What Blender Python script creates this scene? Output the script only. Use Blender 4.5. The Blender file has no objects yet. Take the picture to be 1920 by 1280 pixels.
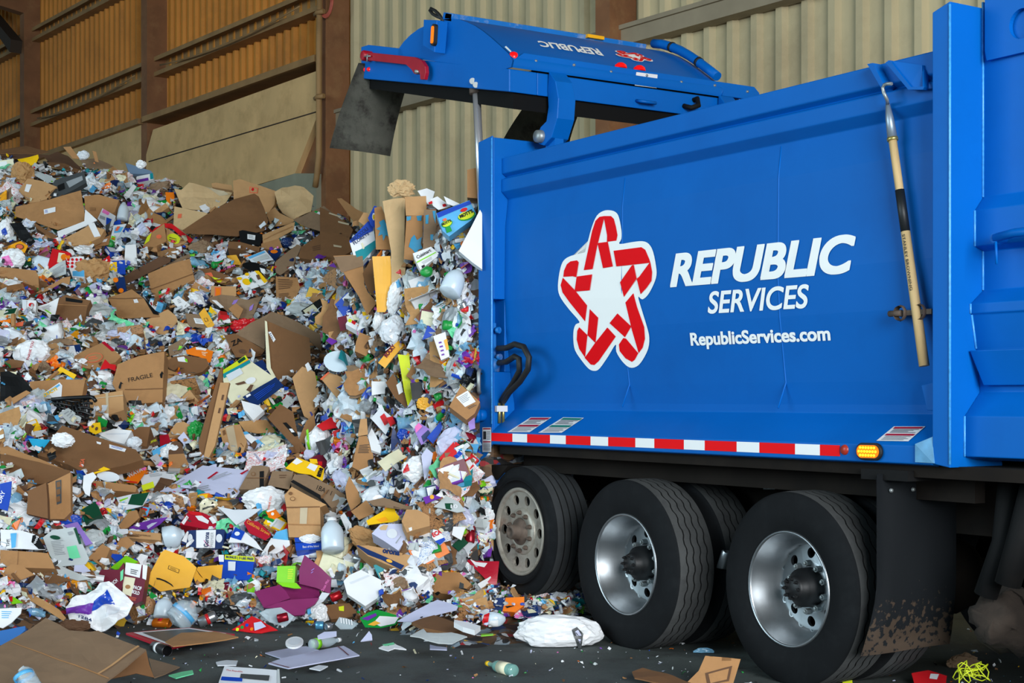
import bpy, bmesh, math, random
from mathutils import Vector, Matrix, noise

SC = bpy.context.scene
COL = SC.collection
# ------------------------------------------------------------------ camera
FPX = 2850.0
CAM = Vector((5.8, -5.41, 1.47))
A_CAM = math.atan(1834.0 / FPX)
CA, SA = math.cos(A_CAM), math.sin(A_CAM)
FW = Vector((-CA, SA, 0)); RT = Vector((SA, CA, 0)); UP = Vector((0, 0, 1))
cd = bpy.data.cameras.new('camera'); cam = bpy.data.objects.new('camera', cd); COL.objects.link(cam)
cd.sensor_width = 36.0; cd.lens = 36.0 * FPX / 1920.0; cd.shift_y = 107.0 / 1920.0
cd.clip_end = 300
m = Matrix((RT, UP, -FW)).transposed().to_4x4(); m.translation = CAM
cam.matrix_world = m
SC.camera = cam
# ------------------------------------------------------------------ view, world, lights
SC.view_settings.view_transform = 'Standard'; SC.view_settings.look = 'None'
SC.view_settings.gamma = 1.0; SC.view_settings.use_curve_mapping = False
SC.view_settings.exposure = 0.18
wd = bpy.data.worlds.new('world'); SC.world = wd; wd.use_nodes = True
bg = wd.node_tree.nodes['Background']; bg.inputs[0].default_value = (0.54, 0.83, 1.0, 1); bg.inputs[1].default_value = 0.44

def area(name, loc, target, sx, sy, power, col):
    l = bpy.data.lights.new(name, 'AREA'); l.shape = 'RECTANGLE'; l.size = sx; l.size_y = sy
    l.energy = power; l.color = col
    o = bpy.data.objects.new(name, l); COL.objects.link(o)
    o.location = loc
    o.rotation_euler = (Vector(target) - Vector(loc)).to_track_quat('-Z', 'Y').to_euler()
    return o
area('door_daylight', (17, -6.0, 5.0), (-3, 1.0, 1.5), 9, 7, 3700, (0.95, 0.98, 1.0))
area('bay_daylight', (-6, -19, 6.5), (-7, 6, 2.0), 14, 7, 1800, (0.74, 0.92, 1.0))
area('added_wall_light', (9.5, 20.5, 7.0), (-26, 17, 8.0), 9, 9, 17000, (1.0, 0.88, 0.68))  # added lamp beyond the truck, brightens the wall and its ribs

# ------------------------------------------------------------------ helpers
def unproj_dir(u, v):
    return FW + RT * ((u - 960.0) / FPX) + UP * ((747.0 - v) / FPX)
def on_y(u, v, y=0.0):
    d = unproj_dir(u, v); return CAM + d * ((y - CAM.y) / d.y)
def on_x(u, v, x=0.0):
    d = unproj_dir(u, v); return CAM + d * ((x - CAM.x) / d.x)
def on_z(u, v, z=0.0):
    d = unproj_dir(u, v); return CAM + d * ((z - CAM.z) / d.z)
def on_depth(u, v, dep):
    return CAM + unproj_dir(u, v) * dep
def on_plane(u, v, p, n):
    d = unproj_dir(u, v); return CAM + d * ((p - CAM).dot(n) / d.dot(n))
def project(p):
    r = p - CAM; z = r.dot(FW)
    return 960 + FPX * r.dot(RT) / z, 747 - FPX * r.z / z

WLOC = {}
def srgb(c):
    f = lambda x: x / 12.92 if x <= 0.04045 else ((x + 0.055) / 1.055) ** 2.4
    return tuple(f(x / 255.0) for x in c)

_M = {}
def mat(name, rgb=None, rough=0.6, metal=0.0, spec=0.5, var=0.0, scale=8.0, dirt=None, dirt_amt=0.0, dirt_scale=6.0,
        bump=0.0, bump_scale=40.0, trans=0.0, emit=None, emit_s=0.0, coat=0.0, two=None, stretch=None):
    if name in _M: return _M[name]
    m = bpy.data.materials.new(name); m.use_nodes = True
    nt = m.node_tree; b = nt.nodes['Principled BSDF']; L = nt.links.new
    c = (*srgb(rgb), 1)
    b.inputs['Base Color'].default_value = c
    b.inputs['Roughness'].default_value = rough; b.inputs['Metallic'].default_value = metal
    b.inputs['Specular IOR Level'].default_value = spec
    b.inputs['Coat Weight'].default_value = coat; b.inputs['Coat Roughness'].default_value = 0.12
    if emit is not None:
        b.inputs['Emission Color'].default_value = (*srgb(emit), 1); b.inputs['Emission Strength'].default_value = emit_s
    if trans: b.inputs['Transmission Weight'].default_value = trans
    tc = None
    if var or dirt is not None or bump:
        tc = nt.nodes.new('ShaderNodeTexCoord'); src = tc.outputs['Object']
        if stretch:
            mp = nt.nodes.new('ShaderNodeMapping'); mp.inputs['Scale'].default_value = stretch
            L(src, mp.inputs['Vector']); src = mp.outputs['Vector']
    last = None
    if var:
        n = nt.nodes.new('ShaderNodeTexNoise'); n.inputs['Scale'].default_value = scale; n.inputs['Detail'].default_value = 5
        L(src, n.inputs['Vector'])
        r = nt.nodes.new('ShaderNodeMapRange'); r.inputs['From Min'].default_value = 0.3; r.inputs['From Max'].default_value = 0.7
        r.inputs['To Min'].default_value = 1 - var; r.inputs['To Max'].default_value = 1 + var
        L(n.outputs['Fac'], r.inputs['Value'])
        mx = nt.nodes.new('ShaderNodeVectorMath'); mx.operation = 'SCALE'; mx.inputs[0].default_value = c[:3]
        L(r.outputs['Result'], mx.inputs['Scale']); last = mx.outputs['Vector']
    if dirt is not None:
        n = nt.nodes.new('ShaderNodeTexNoise'); n.inputs['Scale'].default_value = dirt_scale; n.inputs['Detail'].default_value = 8
        n.inputs['Roughness'].default_value = 0.7
        L(src, n.inputs['Vector'])
        r = nt.nodes.new('ShaderNodeMapRange'); r.inputs['From Min'].default_value = 0.5; r.inputs['From Max'].default_value = 0.68
        r.inputs['To Max'].default_value = dirt_amt
        L(n.outputs['Fac'], r.inputs['Value'])
        mx = nt.nodes.new('ShaderNodeMix'); mx.data_type = 'RGBA'
        L(r.outputs['Result'], mx.inputs['Factor'])
        if last is not None: L(last, mx.inputs['A'])
        else: mx.inputs['A'].default_value = c
        mx.inputs['B'].default_value = (*srgb(dirt), 1); last = mx.outputs['Result']
    if last is not None: L(last, b.inputs['Base Color'])
    if bump:
        n = nt.nodes.new('ShaderNodeTexNoise'); n.inputs['Scale'].default_value = bump_scale; n.inputs['Detail'].default_value = 4
        L(src, n.inputs['Vector'])
        bp = nt.nodes.new('ShaderNodeBump'); bp.inputs['Strength'].default_value = bump; bp.inputs['Distance'].default_value = 0.01
        L(n.outputs['Fac'], bp.inputs['Height']); L(bp.outputs['Normal'], b.inputs['Normal'])
    _M[name] = m
    return m

def clear_mat(name, rgb=(235, 245, 250), body=0.25, rough=0.08):
    if name in _M: return _M[name]
    m = bpy.data.materials.new(name); m.use_nodes = True
    nt = m.node_tree; L = nt.links.new
    b = nt.nodes['Principled BSDF']; b.inputs['Base Color'].default_value = (*srgb(rgb), 1); b.inputs['Roughness'].default_value = rough
    t = nt.nodes.new('ShaderNodeBsdfTransparent'); t.inputs[0].default_value = (*[0.55 + 0.45 * x for x in srgb(rgb)], 1)
    mx = nt.nodes.new('ShaderNodeMixShader'); mx.inputs[0].default_value = min(1, body + .14)
    L(t.outputs[0], mx.inputs[1]); L(b.outputs[0], mx.inputs[2])
    L(mx.outputs[0], nt.nodes['Material Output'].inputs['Surface'])
    _M[name] = m
    return m

class MB:
    def __init__(s): s.bm = bmesh.new()
    def face(s, pts, mi=0):
        vs = [s.bm.verts.new(p) for p in pts]
        try:
            f = s.bm.faces.new(vs); f.material_index = mi; return f
        except ValueError: return None
    def mesh(s, verts, faces, mi=0):
        vs = [s.bm.verts.new(p) for p in verts]
        for f in faces:
            try:
                g = s.bm.faces.new([vs[i] for i in f]); g.material_index = mi
            except ValueError: pass
        return vs
    def box(s, lo, hi, mi=0, M=None):
        x0, y0, z0 = lo; x1, y1, z1 = hi
        v = [Vector(p) for p in ((x0,y0,z0),(x1,y0,z0),(x1,y1,z0),(x0,y1,z0),(x0,y0,z1),(x1,y0,z1),(x1,y1,z1),(x0,y1,z1))]
        if M is not None: v = [M @ p for p in v]
        s.mesh(v, [(0,3,2,1),(4,5,6,7),(0,1,5,4),(1,2,6,5),(2,3,7,6),(3,0,4,7)], mi)
    def prism(s, poly, vec, mi=0):
        """closed 3D polygon swept along vec"""
        n = len(poly); vec = Vector(vec)
        a = [Vector(p) for p in poly]; b = [p + vec for p in a]
        s.mesh(a + b, [tuple(range(n))[::-1], tuple(range(n, 2*n))] + [(i, (i+1) % n, n + (i+1) % n, n + i) for i in range(n)], mi)
    def sweep_open(s, poly, vec, mi=0):
        n = len(poly); vec = Vector(vec); a = [Vector(p) for p in poly]; b = [p + vec for p in a]
        s.mesh(a + b, [(i, i+1, n+i+1, n+i) for i in range(n-1)], mi)
    def tube(s, path, r, n=10, mi=0, caps=True):
        path = [Vector(p) for p in path]; rings = []
        rr = r if isinstance(r, (list, tuple)) else [r] * len(path)
        prev = None
        for i, p in enumerate(path):
            t = (path[min(i+1, len(path)-1)] - path[max(i-1, 0)])
            if t.length < 1e-9: t = Vector((0, 0, 1))
            t.normalize()
            if prev is None:
                x = t.orthogonal().normalized()
            else:
                x = prev - t * prev.dot(t)
                x = x.normalized() if x.length > 1e-6 else t.orthogonal().normalized()
            prev = x; y = t.cross(x)
            rings.append([s.bm.verts.new(p + (x * math.cos(2*math.pi*k/n) + y * math.sin(2*math.pi*k/n)) * rr[i]) for k in range(n)])
        for a, b in zip(rings, rings[1:]):
            for k in range(n):
                f = s.bm.faces.new((a[k], a[(k+1) % n], b[(k+1) % n], b[k])); f.material_index = mi; f.smooth = True
        if caps:
            for rg, fl in ((rings[0], True), (rings[-1], False)):
                f = s.bm.faces.new(rg[::-1] if fl else rg); f.material_index = mi
    def lathe(s, prof, org, axis, n=48, mi=0, close=False, smooth=True, mats=None):
        """prof: (r, h) along axis from org"""
        axis = Vector(axis).normalized(); org = Vector(org)
        x = axis.orthogonal().normalized() if abs(axis.z) > 0.9 else Vector((0, 0, 1)) - axis * axis.z
        x.normalize(); y = axis.cross(x)
        rings = []
        for r, h in prof:
            if r < 1e-6: rings.append([s.bm.verts.new(org + axis * h)])
            else: rings.append([s.bm.verts.new(org + axis * h + (x * math.cos(2*math.pi*k/n) + y * math.sin(2*math.pi*k/n)) * r) for k in range(n)])
        pr = list(zip(rings, rings[1:])) + ([(rings[-1], rings[0])] if close else [])
        for j, (a, b) in enumerate(pr):
            q = mats[j] if mats else mi
            for k in range(n):
                k2 = (k + 1) % n
                if len(a) == 1 and len(b) == 1: continue
                vs = (a[0], b[k2], b[k]) if len(a) == 1 else (a[k], a[k2], b[0]) if len(b) == 1 else (a[k], a[k2], b[k2], b[k])
                try:
                    f = s.bm.faces.new(vs); f.material_index = q; f.smooth = smooth
                except ValueError: pass
    def build(s, name, m, parent=None, origin=None, bevel=0.0, fix=True, label=None):
        if fix: bmesh.ops.recalc_face_normals(s.bm, faces=s.bm.faces)
        me = bpy.data.meshes.new(name)
        if origin is None:
            if parent is not None: origin = WLOC[parent.name]
            else: origin = Vector((0, 0, 0))
        origin = Vector(origin)
        if origin.length > 0: bmesh.ops.translate(s.bm, vec=-origin, verts=s.bm.verts)
        s.bm.to_mesh(me); s.bm.free()
        for q in (m if isinstance(m, (list, tuple)) else [m]): me.materials.append(q)
        o = bpy.data.objects.new(name, me); COL.objects.link(o)
        WLOC[o.name] = origin
        if parent is not None:
            o.parent = parent; o.location = origin - WLOC[parent.name]
        else: o.location = origin
        if bevel:
            bv = o.modifiers.new('edge', 'BEVEL'); bv.width = bevel; bv.segments = 2; bv.limit_method = 'ANGLE'; bv.angle_limit = math.radians(35)
        if label: o['label'] = label
        return o

def tag(o, label=None, cat=None, group=None, kind=None):
    if label: o['label'] = label
    if cat: o['category'] = cat
    if group: o['group'] = group
    if kind: o['kind'] = kind
    return o
def empty(name, loc, parent=None):
    o = bpy.data.objects.new(name, None); COL.objects.link(o); o.empty_display_size = 0.1
    WLOC[o.name] = Vector(loc)
    if parent is not None:
        o.parent = parent; o.location = Vector(loc) - WLOC[parent.name]
    else: o.location = loc
    return o

_T = {}
def text2d(s, bold=0.0, shear=0.0, res=3):
    """outline-filled text as (verts2d, faces, width, capheight=~0.73)"""
    k = (s, bold, shear, res)
    if k in _T: return _T[k]
    cu = bpy.data.curves.new('lettering', 'FONT'); cu.body = s; cu.offset = bold; cu.shear = shear; cu.resolution_u = res; cu.space_character = 1.22 if res == 5 else 1.0
    cu.fill_mode = 'FRONT'
    ob = bpy.data.objects.new('lettering_tmp', cu)
    me = ob.to_mesh()
    v = [(p.co.x, p.co.y) for p in me.vertices]; f = [tuple(q.vertices) for q in me.polygons]
    ob.to_mesh_clear(); bpy.data.objects.remove(ob); bpy.data.curves.remove(cu)
    if not v: v = [(0, 0), (0.1, 0), (0.1, 0.1)]; f = [(0, 1, 2)]
    x0 = min(p[0] for p in v); x1 = max(p[0] for p in v); y0 = min(p[1] for p in v); y1 = max(p[1] for p in v)
    _T[k] = (v, f, x0, x1, y0, y1)
    return _T[k]
def add_text(mb, s, P0, ex, ey, bold=0.0, shear=0.0, mi=0):
    """P0 lower-left corner, ex full width vector, ey full height vector"""
    v, f, x0, x1, y0, y1 = text2d(s, bold, shear)
    vs = [Vector(P0) + Vector(ex) * ((a - x0) / (x1 - x0)) + Vector(ey) * ((b - y0) / max(1e-6, y1 - y0)) for a, b in v]
    mb.mesh(vs, f, mi)
# ------------------------------------------------------------------ building
M_floor = mat('floor_concrete', (74, 82, 80), 0.75, var=0.30, scale=1.3, dirt=(38, 37, 36), dirt_amt=0.8, dirt_scale=2.2, bump=0.35, bump_scale=60)
M_panel = mat('wall_sheet', (208, 136, 48), 0.6, var=0.12, scale=0.8, dirt=(140, 92, 40), dirt_amt=0.5, dirt_scale=0.5)
M_panel2 = mat('wall_sheet_pale', (196, 180, 142), 0.6, var=0.10, scale=0.8, dirt=(140, 118, 88), dirt_amt=0.4, dirt_scale=0.5)
M_steel = mat('red_oxide_steel', (136, 90, 56), 0.7, var=0.2, scale=2, dirt=(160, 118, 76), dirt_amt=0.5, dirt_scale=3)
M_girt = mat('dusty_girt', (160, 122, 76), 0.7, var=0.2, scale=2)
M_pale_girt = mat('pale_girt', (150, 136, 112), 0.7, var=0.15, scale=2)
M_push = mat('push_wall_concrete', (226, 184, 126), 0.85, var=0.12, scale=1.5, dirt=(190, 150, 98), dirt_amt=0.6, dirt_scale=1.6, bump=0.3, bump_scale=12)
M_grey = mat('grey_concrete', (150, 148, 126), 0.85, var=0.15, scale=2)
M_dark = mat('dark_roof', (58, 44, 32), 0.8)

B_W = math.atan(2160.0 / FPX)
DW = FW * math.cos(B_W) - RT * math.sin(B_W)      # receding along the wall
NW = -(FW * math.sin(B_W) + RT * math.cos(B_W))   # out of the wall, into the hall
W0 = on_depth(1195, 747, 20.9); W0.z = 0
def wp(s, n, z): return W0 + DW * s + NW * n + UP * z

mb = MB(); mb.face([(40, -30, 0), (40, 40, 0), (-60, 40, 0), (-60, -30, 0)])
tag(mb.build('floor', M_floor), kind='structure')

def corrugated(name, s0, s1, z0, z1, pitch, m, dep=0.085):
    mb = MB(); s = s0; pts = []
    while s < s1:
        for f, n in ((0, 0), (0.30, 0), (0.38, dep), (0.62, dep), (0.70, 0)):
            pts.append((s + f * pitch, n))
        s += pitch
    pts.append((s1, 0)); pts = [p for p in pts if p[0] <= s1]
    mb.sweep_open([wp(a, n, z0) for a, n in pts], (0, 0, z1 - z0))
    return tag(mb.build(name, m, fix=False), kind='structure')
corrugated('wall_back', -26, 7.6, 0, 12.6, 0.42, M_panel2)
corrugated('wall_far', 7.6, 60, 0, 12.6, 0.30, M_panel)

def wbox(mb, s0, s1, n0, n1, z0, z1):
    mb.mesh([wp(a, b, c) for c in (z0, z1) for a, b in ((s0, n0), (s1, n0), (s1, n1), (s0, n1))],
            [(0,3,2,1),(4,5,6,7),(0,1,5,4),(1,2,6,5),(2,3,7,6),(3,0,4,7)])
for k in range(-2, 6):
    s = 7.6 * k; mb = MB()
    # H section: two flanges and a web, standing off the sheeting
    wbox(mb, s, s + 0.30, 0.46, 0.50, 0, 12.4); wbox(mb, s, s + 0.30, 0.02, 0.06, 0, 12.4); wbox(mb, s + 0.0, s + 0.03, 0.06, 0.46, 0, 12.4)
    tag(mb.build('column_%d' % (k + 3), M_steel), kind='structure')
ng = 0
def channel(s0, s1, z0, z1, m, dep=0.24):
    global ng; ng += 1
    mb = MB(); t = 0.025
    wbox(mb, s0, s1, 0.05, 0.07, z0, z1)
    wbox(mb, s0, s1, 0.07, dep, z1 - t, z1); wbox(mb, s0, s1, 0.07, dep, z0, z0 + t)
    wbox(mb, s0, s1, dep - t, dep, z1 - 0.09, z1 - t); wbox(mb, s0, s1, dep - t, dep, z0 + t, z0 + 0.09)
    tag(mb.build('trim_%d' % ng, m), kind='structure')
for k in range(1, 6):
    a, b = 7.6 * k + 0.30, 7.6 * (k + 1) + 0.0
    channel(a - .1, b, 8.42, 8.84, M_girt, 0.34)
    channel(a - .1, b, 10.6, 10.95, M_girt, 0.30)
    ng += 1; mb = MB(); wbox(mb, a - .1, b, 0.05, 0.62, 7.40, 7.52)
    tag(mb.build('trim_%d' % ng, M_girt), kind='structure')
for k in range(-3, 1):
    a, b = 7.6 * k + 0.30, 7.6 * (k + 1)
    ng += 1; mb = MB(); wbox(mb, a - .3, b + .0, 0.06, 0.30, 6.28, 6.55); wbox(mb, a - .3, b, .28, .34, 6.49, 6.55)
    tag(mb.build('trim_%d' % ng, M_pale_girt), kind='structure')
# push wall below the lowest girt: plates between columns, the last one cut on the slant
mb = MB(); wbox(mb, 15.2 + .3, 60, 0.06, 0.5, 0, 7.40); tag(mb.build('wall_push', M_push), kind='structure')
pl = W0 + NW * 0.52
def onw(u, v, n=0.52): return on_plane(u, v, W0 + NW * n, NW)
mb = MB()
poly = [onw(u, v) for u, v in ((287, 243), (594, 133), (593, 222), (553, 325), (430, 362), (300, 400), (274, 400), (274, 290))]
mb.prism(poly, NW * -0.12); tag(mb.build('wall_push_plate', M_push), kind='structure')
mb = MB(); poly = [onw(u, v, .40) for u, v in ((590, 210), (598, 210), (598, 430), (540, 430), (540, 330))]
mb.prism(poly, NW * -0.1); tag(mb.build('trim_60', M_steel), kind='structure')
mb = MB(); poly = [onw(u, v, .60) for u, v in ((553, 325), (593, 325), (593, 440), (300, 440), (300, 402), (430, 364))]
mb.prism(poly, NW * -0.1); tag(mb.build('wall_base_block', M_grey), kind='structure')
mb = MB()
for v0 in (305,):
    mb.tube([onw(279, 303, .525), onw(592, 210, .525)], 0.012, 6)
tag(mb.build('trim_61', M_dark), kind='structure')
# roof and rafters
mb = MB(); mb.prism([wp(-40, -0.5, 12.3), wp(70, -0.5, 12.3), wp(70, 34, 17.5), wp(-40, 34, 17.5)], (0, 0, 0.2))
tag(mb.build('ceiling', M_dark), kind='structure')
for i, k in enumerate((-1, 0, 1, 2, 3, 4)):
    s = 7.6 * k; mb = MB()
    mb.prism([wp(s, 0.5, 12.3), wp(s, 30, 16.8), wp(s, 30, 16.1), wp(s, 0.5, 11.3)], DW * 0.3)
    tag(mb.build('beam_%d' % (i + 1), M_steel), kind='structure')
mb = MB()
mb.prism([wp(22.9, 0.5, 10.6), wp(25.9, 0.5, 12.4), wp(26.2, 0.5, 12.4), wp(23.0, 0.5, 10.3)], NW * .3)
tag(mb.build('beam_8', M_dark), kind='structure')
# conduit pipe down the column, with clamps
cp = tag(empty('conduit_pipe', onw(597, 400, .6)), 'thin dusty conduit pipe running down the brown column at the slanted plate', 'pipe')
mb = MB(); mb.tube([onw(600, -60, .62), onw(598, 100, .62), onw(598, 290, .62), onw(594, 330, .62), onw(591, 350, .6)], 0.055, 8); mb.build('pipe_run', M_girt, cp)
for v in (24, 182):
    mb = MB(); p = onw(600, v, .62); mb.tube([p - DW * .14, p + DW * -.0 + NW * .05, p - DW * -.16], 0.045, 6); mb.build('pipe_clamp', M_girt, cp)
# coiled red cable on the column top
mb = MB()
for q in range(3):
    r = 0.22 - q * 0.03; c = onw(612, 2 + q * 1.5, .58)
    mb.tube([c + DW * (-r * math.cos(t * math.pi / 12)) + UP * (r * 1.3 * math.sin(t * math.pi / 12)) for t in range(25)], 0.016, 6)
tag(mb.build('hanging_cable', mat('red_cable', (190, 90, 70), .6), origin=onw(612, 2, .58)), 'coil of faded red cable hung at the top of the brown column', 'cable')
# slack wire ropes under the girts
for i, ((u0, v0), (u1, v1), d) in enumerate((((300, 122), (562, 12), 14), ((70, 222), (252, 142), 10))):
    mb = MB(); p, q = onw(u0, v0, .42), onw(u1, v1, .42)
    mb.tube([p.lerp(q, t / 10) - UP * (0.14 * 4 * (t / 10) * (1 - t / 10)) for t in range(11)], 0.018, 5)
    tag(mb.build('wire_rope', M_girt, origin=p), ('thin slack wire under the channel beside the conduit pipe', 'thin slack wire under the channel in the second bay from the conduit pipe')[i], 'wire')
# ------------------------------------------------------------------ refuse truck
BLUE = mat('truck_blue', (0, 98, 184), 0.45, spec=0.18, var=0.05, scale=1.6, coat=0.0, dirt=(0, 80, 158), dirt_amt=0.25, dirt_scale=1.2)
BLUE_W = mat('truck_blue_weld_highlight', (70, 160, 230), 0.35, var=0.2, scale=60)  # lighter blue paints the highlight along the welded edges
BLUE_SC = mat('truck_blue_scuffed', (10, 112, 190), 0.5, var=0.1, scale=3, dirt=(190, 190, 180), dirt_amt=0.6, dirt_scale=7)
BLACK = mat('chassis_black', (9, 9, 10), 0.8, spec=.3, var=0.2, scale=3, dirt=(34, 27, 22), dirt_amt=0.35, dirt_scale=3)
BROWN = mat('dusty_frame', (30, 25, 21), 0.9, spec=.2, var=0.25, scale=3, dirt=(22, 19, 18), dirt_amt=0.8, dirt_scale=4)
MUD = mat('caked_mud', (50, 41, 34), 0.95, var=0.3, scale=8, bump=0.6, bump_scale=30)
RUB = mat('tire_rubber', (12, 15, 18), 0.85, spec=.25, var=0.15, scale=5, dirt=(30, 33, 35), dirt_amt=0.35, dirt_scale=9)
TREAD = mat('tire_tread', (66, 68, 68), 0.85, var=0.2, scale=6, dirt=(44, 44, 46), dirt_amt=0.6, dirt_scale=8, bump=0.2, bump_scale=80)
GROOVE = mat('tire_groove', (12, 12, 13), 0.9)
ALU = mat('polished_rim', (168, 174, 178), 0.36, metal=0.95, var=0.06, scale=4, dirt=(130, 126, 120), dirt_amt=0.35, dirt_scale=3)
ALU_D = mat('dull_rim', (176, 170, 158), 0.5, metal=0.55, var=0.15, scale=8, dirt=(104, 94, 82), dirt_amt=0.6, dirt_scale=9)
HUBB = mat('hub_black', (16, 17, 19), 0.5, var=.2, scale=20)
RUST = mat('rusty_hub', (98, 84, 74), 0.75, metal=0.3, var=0.3, scale=20)
CHROME = mat('chrome', (240, 240, 242), 0.28, metal=.8)
WHITE = mat('decal_white', (250, 252, 250), 0.5, spec=.2)
RED = mat('decal_red', (236, 0, 14), 0.5, spec=.15)
TRED = mat('tape_red', (240, 6, 16), 0.45, spec=.2)
TWHITE = mat('tape_white', (248, 250, 250), 0.4)
LEVER = mat('lever_red', (165, 10, 34), 0.4, var=0.1, scale=8)
HOSE = mat('rubber_hose', (18, 20, 20), 0.6)
BRASS = mat('brass_fitting', (196, 180, 110), 0.35, metal=0.8)
BOLT = mat('zinc_bolt', (150, 156, 156), 0.45, metal=0.6)
LRED = mat('lamp_red', (220, 14, 20), 0.25, emit=(255, 20, 20), emit_s=0.35)
LAMB = mat('lamp_amber', (235, 120, 10), 0.25, emit=(255, 120, 0), emit_s=0.5)
LED = mat('lamp_led_on', (255, 190, 30), 0.3, emit=(255, 190, 20), emit_s=2.5)
FLAP = mat('rubber_flap', (116, 116, 106), 0.85, var=0.2, scale=8, dirt=(40, 34, 30), dirt_amt=0.85, dirt_scale=5, bump=0.5, bump_scale=160)
FLAPB = mat('mud_flap_black', (30, 34, 38), 0.7, var=0.2, scale=6)
STK = mat('sticker_paper', (226, 226, 226), 0.5)
SRED = mat('sticker_red', (170, 24, 50), 0.5); SGRN = mat('sticker_green', (20, 120, 104), 0.5); SGRY = mat('sticker_print', (130, 130, 134), 0.5); SBLK = mat('sticker_black', (30, 30, 30), 0.5)

TR = tag(empty('garbage_truck', (-1.0, 1.2, 0)), 'blue recycling truck with raised tailgate, white lettering and red striped edge tape', 'truck')
XL, XR = -2.854, 0.966
# side wall, extruded along X
prof = [(.30, 3.10), (.076, 3.09), (.076, 2.985), (.112, 2.962), (.072, 2.945), (.072, 2.862), (.125, 2.812), (.104, 2.63), (.098, 2.13), (.112, 1.9), (.156, 1.555), (.176, 1.44), (.178, 1.395), (0, 1.25), (0, 1.165), (.05, 1.155), (.05, 1.18), (.30, 1.18), (.30, 3.10)]
mb = MB(); mb.prism([(XL, y, z) for y, z in prof[:-1]], (XR - XL, 0, 0))
side = mb.build('body_side', BLUE, TR, bevel=0.006)
def panel_y(z):
    for (y0, z0), (y1, z1) in zip(prof[6:], prof[7:12]):
        if z1 <= z <= z0: return y0 + (y1 - y0) * (z0 - z) / (z0 - z1)
    return 0.1
def on_panel(u, v, off=0.004):
    p = on_y(u, v, 0.10)
    for _ in range(6): p = on_y(u, v, panel_y(p.z))
    p.y -= off; return p
# creases in the panel
for u0 in (1167, 1459):
    x = on_panel(u0, 400).x; mb = MB()
    mb.tube([(x, panel_y(z) + .002, z) for z in (2.80, 2.63, 2.3, 2.13, 1.9, 1.7, 1.555, 1.42)], 0.005, 6)
    mb.build('panel_crease', BLUE, side)
# rest of the box: roof, far wall, floor, front bulkhead
mb = MB(); mb.box((XL, .30, 3.0), (2.9, 2.16, 3.06)); mb.build('body_roof', BLUE, TR)
mb = MB(); mb.box((XL, 2.16, 1.16), (2.9, 2.40, 3.10)); mb.build('body_far_side', BLUE, TR)
mb = MB(); mb.box((XL, .06, 1.10), (2.9, 2.3, 1.158)); mb.build('body_floor', BROWN, TR)
mb = MB(); mb.box((2.9, .1, 1.16), (2.96, 2.35, 3.1)); mb.build('body_bulkhead', BLUE, TR)
# rear post with slot, and hoop
mb = MB()
x0, x1 = -3.03, -2.854
za, zb = on_x(940, 697, x1).z, on_x(940, 561, x1).z
ya, yb = 0.012, on_x(946, 600, x1).y
mb.prism([(x0, 0, 1.16), (x1, 0, 1.16), (x1, 0, 3.235), (x0, 0, 3.215)], (0, .012, 0))
mb.box((x0, .012, 1.16), (x1 - .12, .34, 3.215))
mb.box((x1 - .12, .012, 1.16), (x1, .34, za)); mb.box((x1 - .12, .012, zb), (x1, .34, 3.225)); mb.box((x1 - .12, yb, za), (x1, .34, zb))
post = mb.build('rear_post', BLUE, TR, bevel=0.004)
mb = MB(); mb.prism([(x0 + .0, 0, 1.16), (x0 + .14, 0, 1.16), (x0 + .0, 0, 1.03), (x0, 0, 1.02), (x0 - .0, 0, 1.16)][:4], (0, .03, 0)); mb.build('post_foot', BLUE, post)
mb = MB(); mb.tube([(x1 - .006, .002, z) for z in (1.3, 2, 2.7, 3.22)], .006, 6); mb.build('weld_bead', BLUE_W, post)
mb = MB(); mb.box((x0, .34, 3.02), (x1 - .01, 2.4, 3.22)); mb.box((x1 - .02, .34, 3.03), (x1, .45, 3.18)); mb.box((x0, 2.2, 1.16), (x1, 2.4, 3.2))
mb.build('rear_hoop', BLUE, TR, bevel=0.006)
# forward post
mb = MB(); x0, x1 = 0.966, 1.069
mb.prism([(x0, 0, 1.17), (x1, 0, 1.155), (x1, 0, 3.275), (x0, 0, 3.245)], (0, .36, 0)); fpost = mb.build('forward_post', BLUE, TR, bevel=0.004)
mb = MB(); mb.tube([(x1, .0, z) for z in (1.17, 2, 2.7, 3.26)], .006, 6); mb.build('weld_bead', BLUE_W, fpost)
# forward bay panel with stepped ribs
pf = [(.222, 3.30), (.222, 2.40), (.166, 2.335), (.166, 2.17), (.222, 2.15), (.222, 1.97), (.137, 1.905), (.137, 1.86), (.145, 1.855), (.175, 1.70), (.20, 1.5), (.097, 1.39), (.097, 1.205), (.16, 1.19), (.36, 1.19), (.36, 3.30)]
mb = MB(); mb.prism([(1.069, y, z) for y, z in pf], (1.83, 0, 0)); fbay = mb.build('forward_body_side', BLUE, TR, bevel=0.005)
for i0, i1 in ((0, 1), (2, 3), (4, 5), (6, 7), (8, 9), (11, 12)):
    mb = MB(); mb.tube([(1.072, pf[i0][0] - .002, pf[i0][1]), (1.072, pf[i1][0] - .002, pf[i1][1])], .006, 6); mb.build('weld_bead', BLUE_W, fbay)
mb = MB()  # angled step plate
mb.prism([(1.08, .118, 1.69), (1.12, .165, 1.53), (1.9, .165, 1.53), (1.9, .118, 1.69)], (0, .02, 0)); mb.prism([(1.12, .165, 1.53), (1.9, .165, 1.53), (1.9, .22, 1.53), (1.12, .22, 1.53)], (0, 0, .015)); mb.build('step_plate', BLUE, TR, bevel=.004)
mb = MB(); p = on_y(1880, 447, .15); mb.tube([(p.x, .17, p.z), (p.x, .09, p.z)], .022, 12); mb.tube([(p.x, .1, p.z), (p.x + .12, .08, p.z + .01), (p.x + .5, .08, p.z + .01)], .02, 8)
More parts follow.
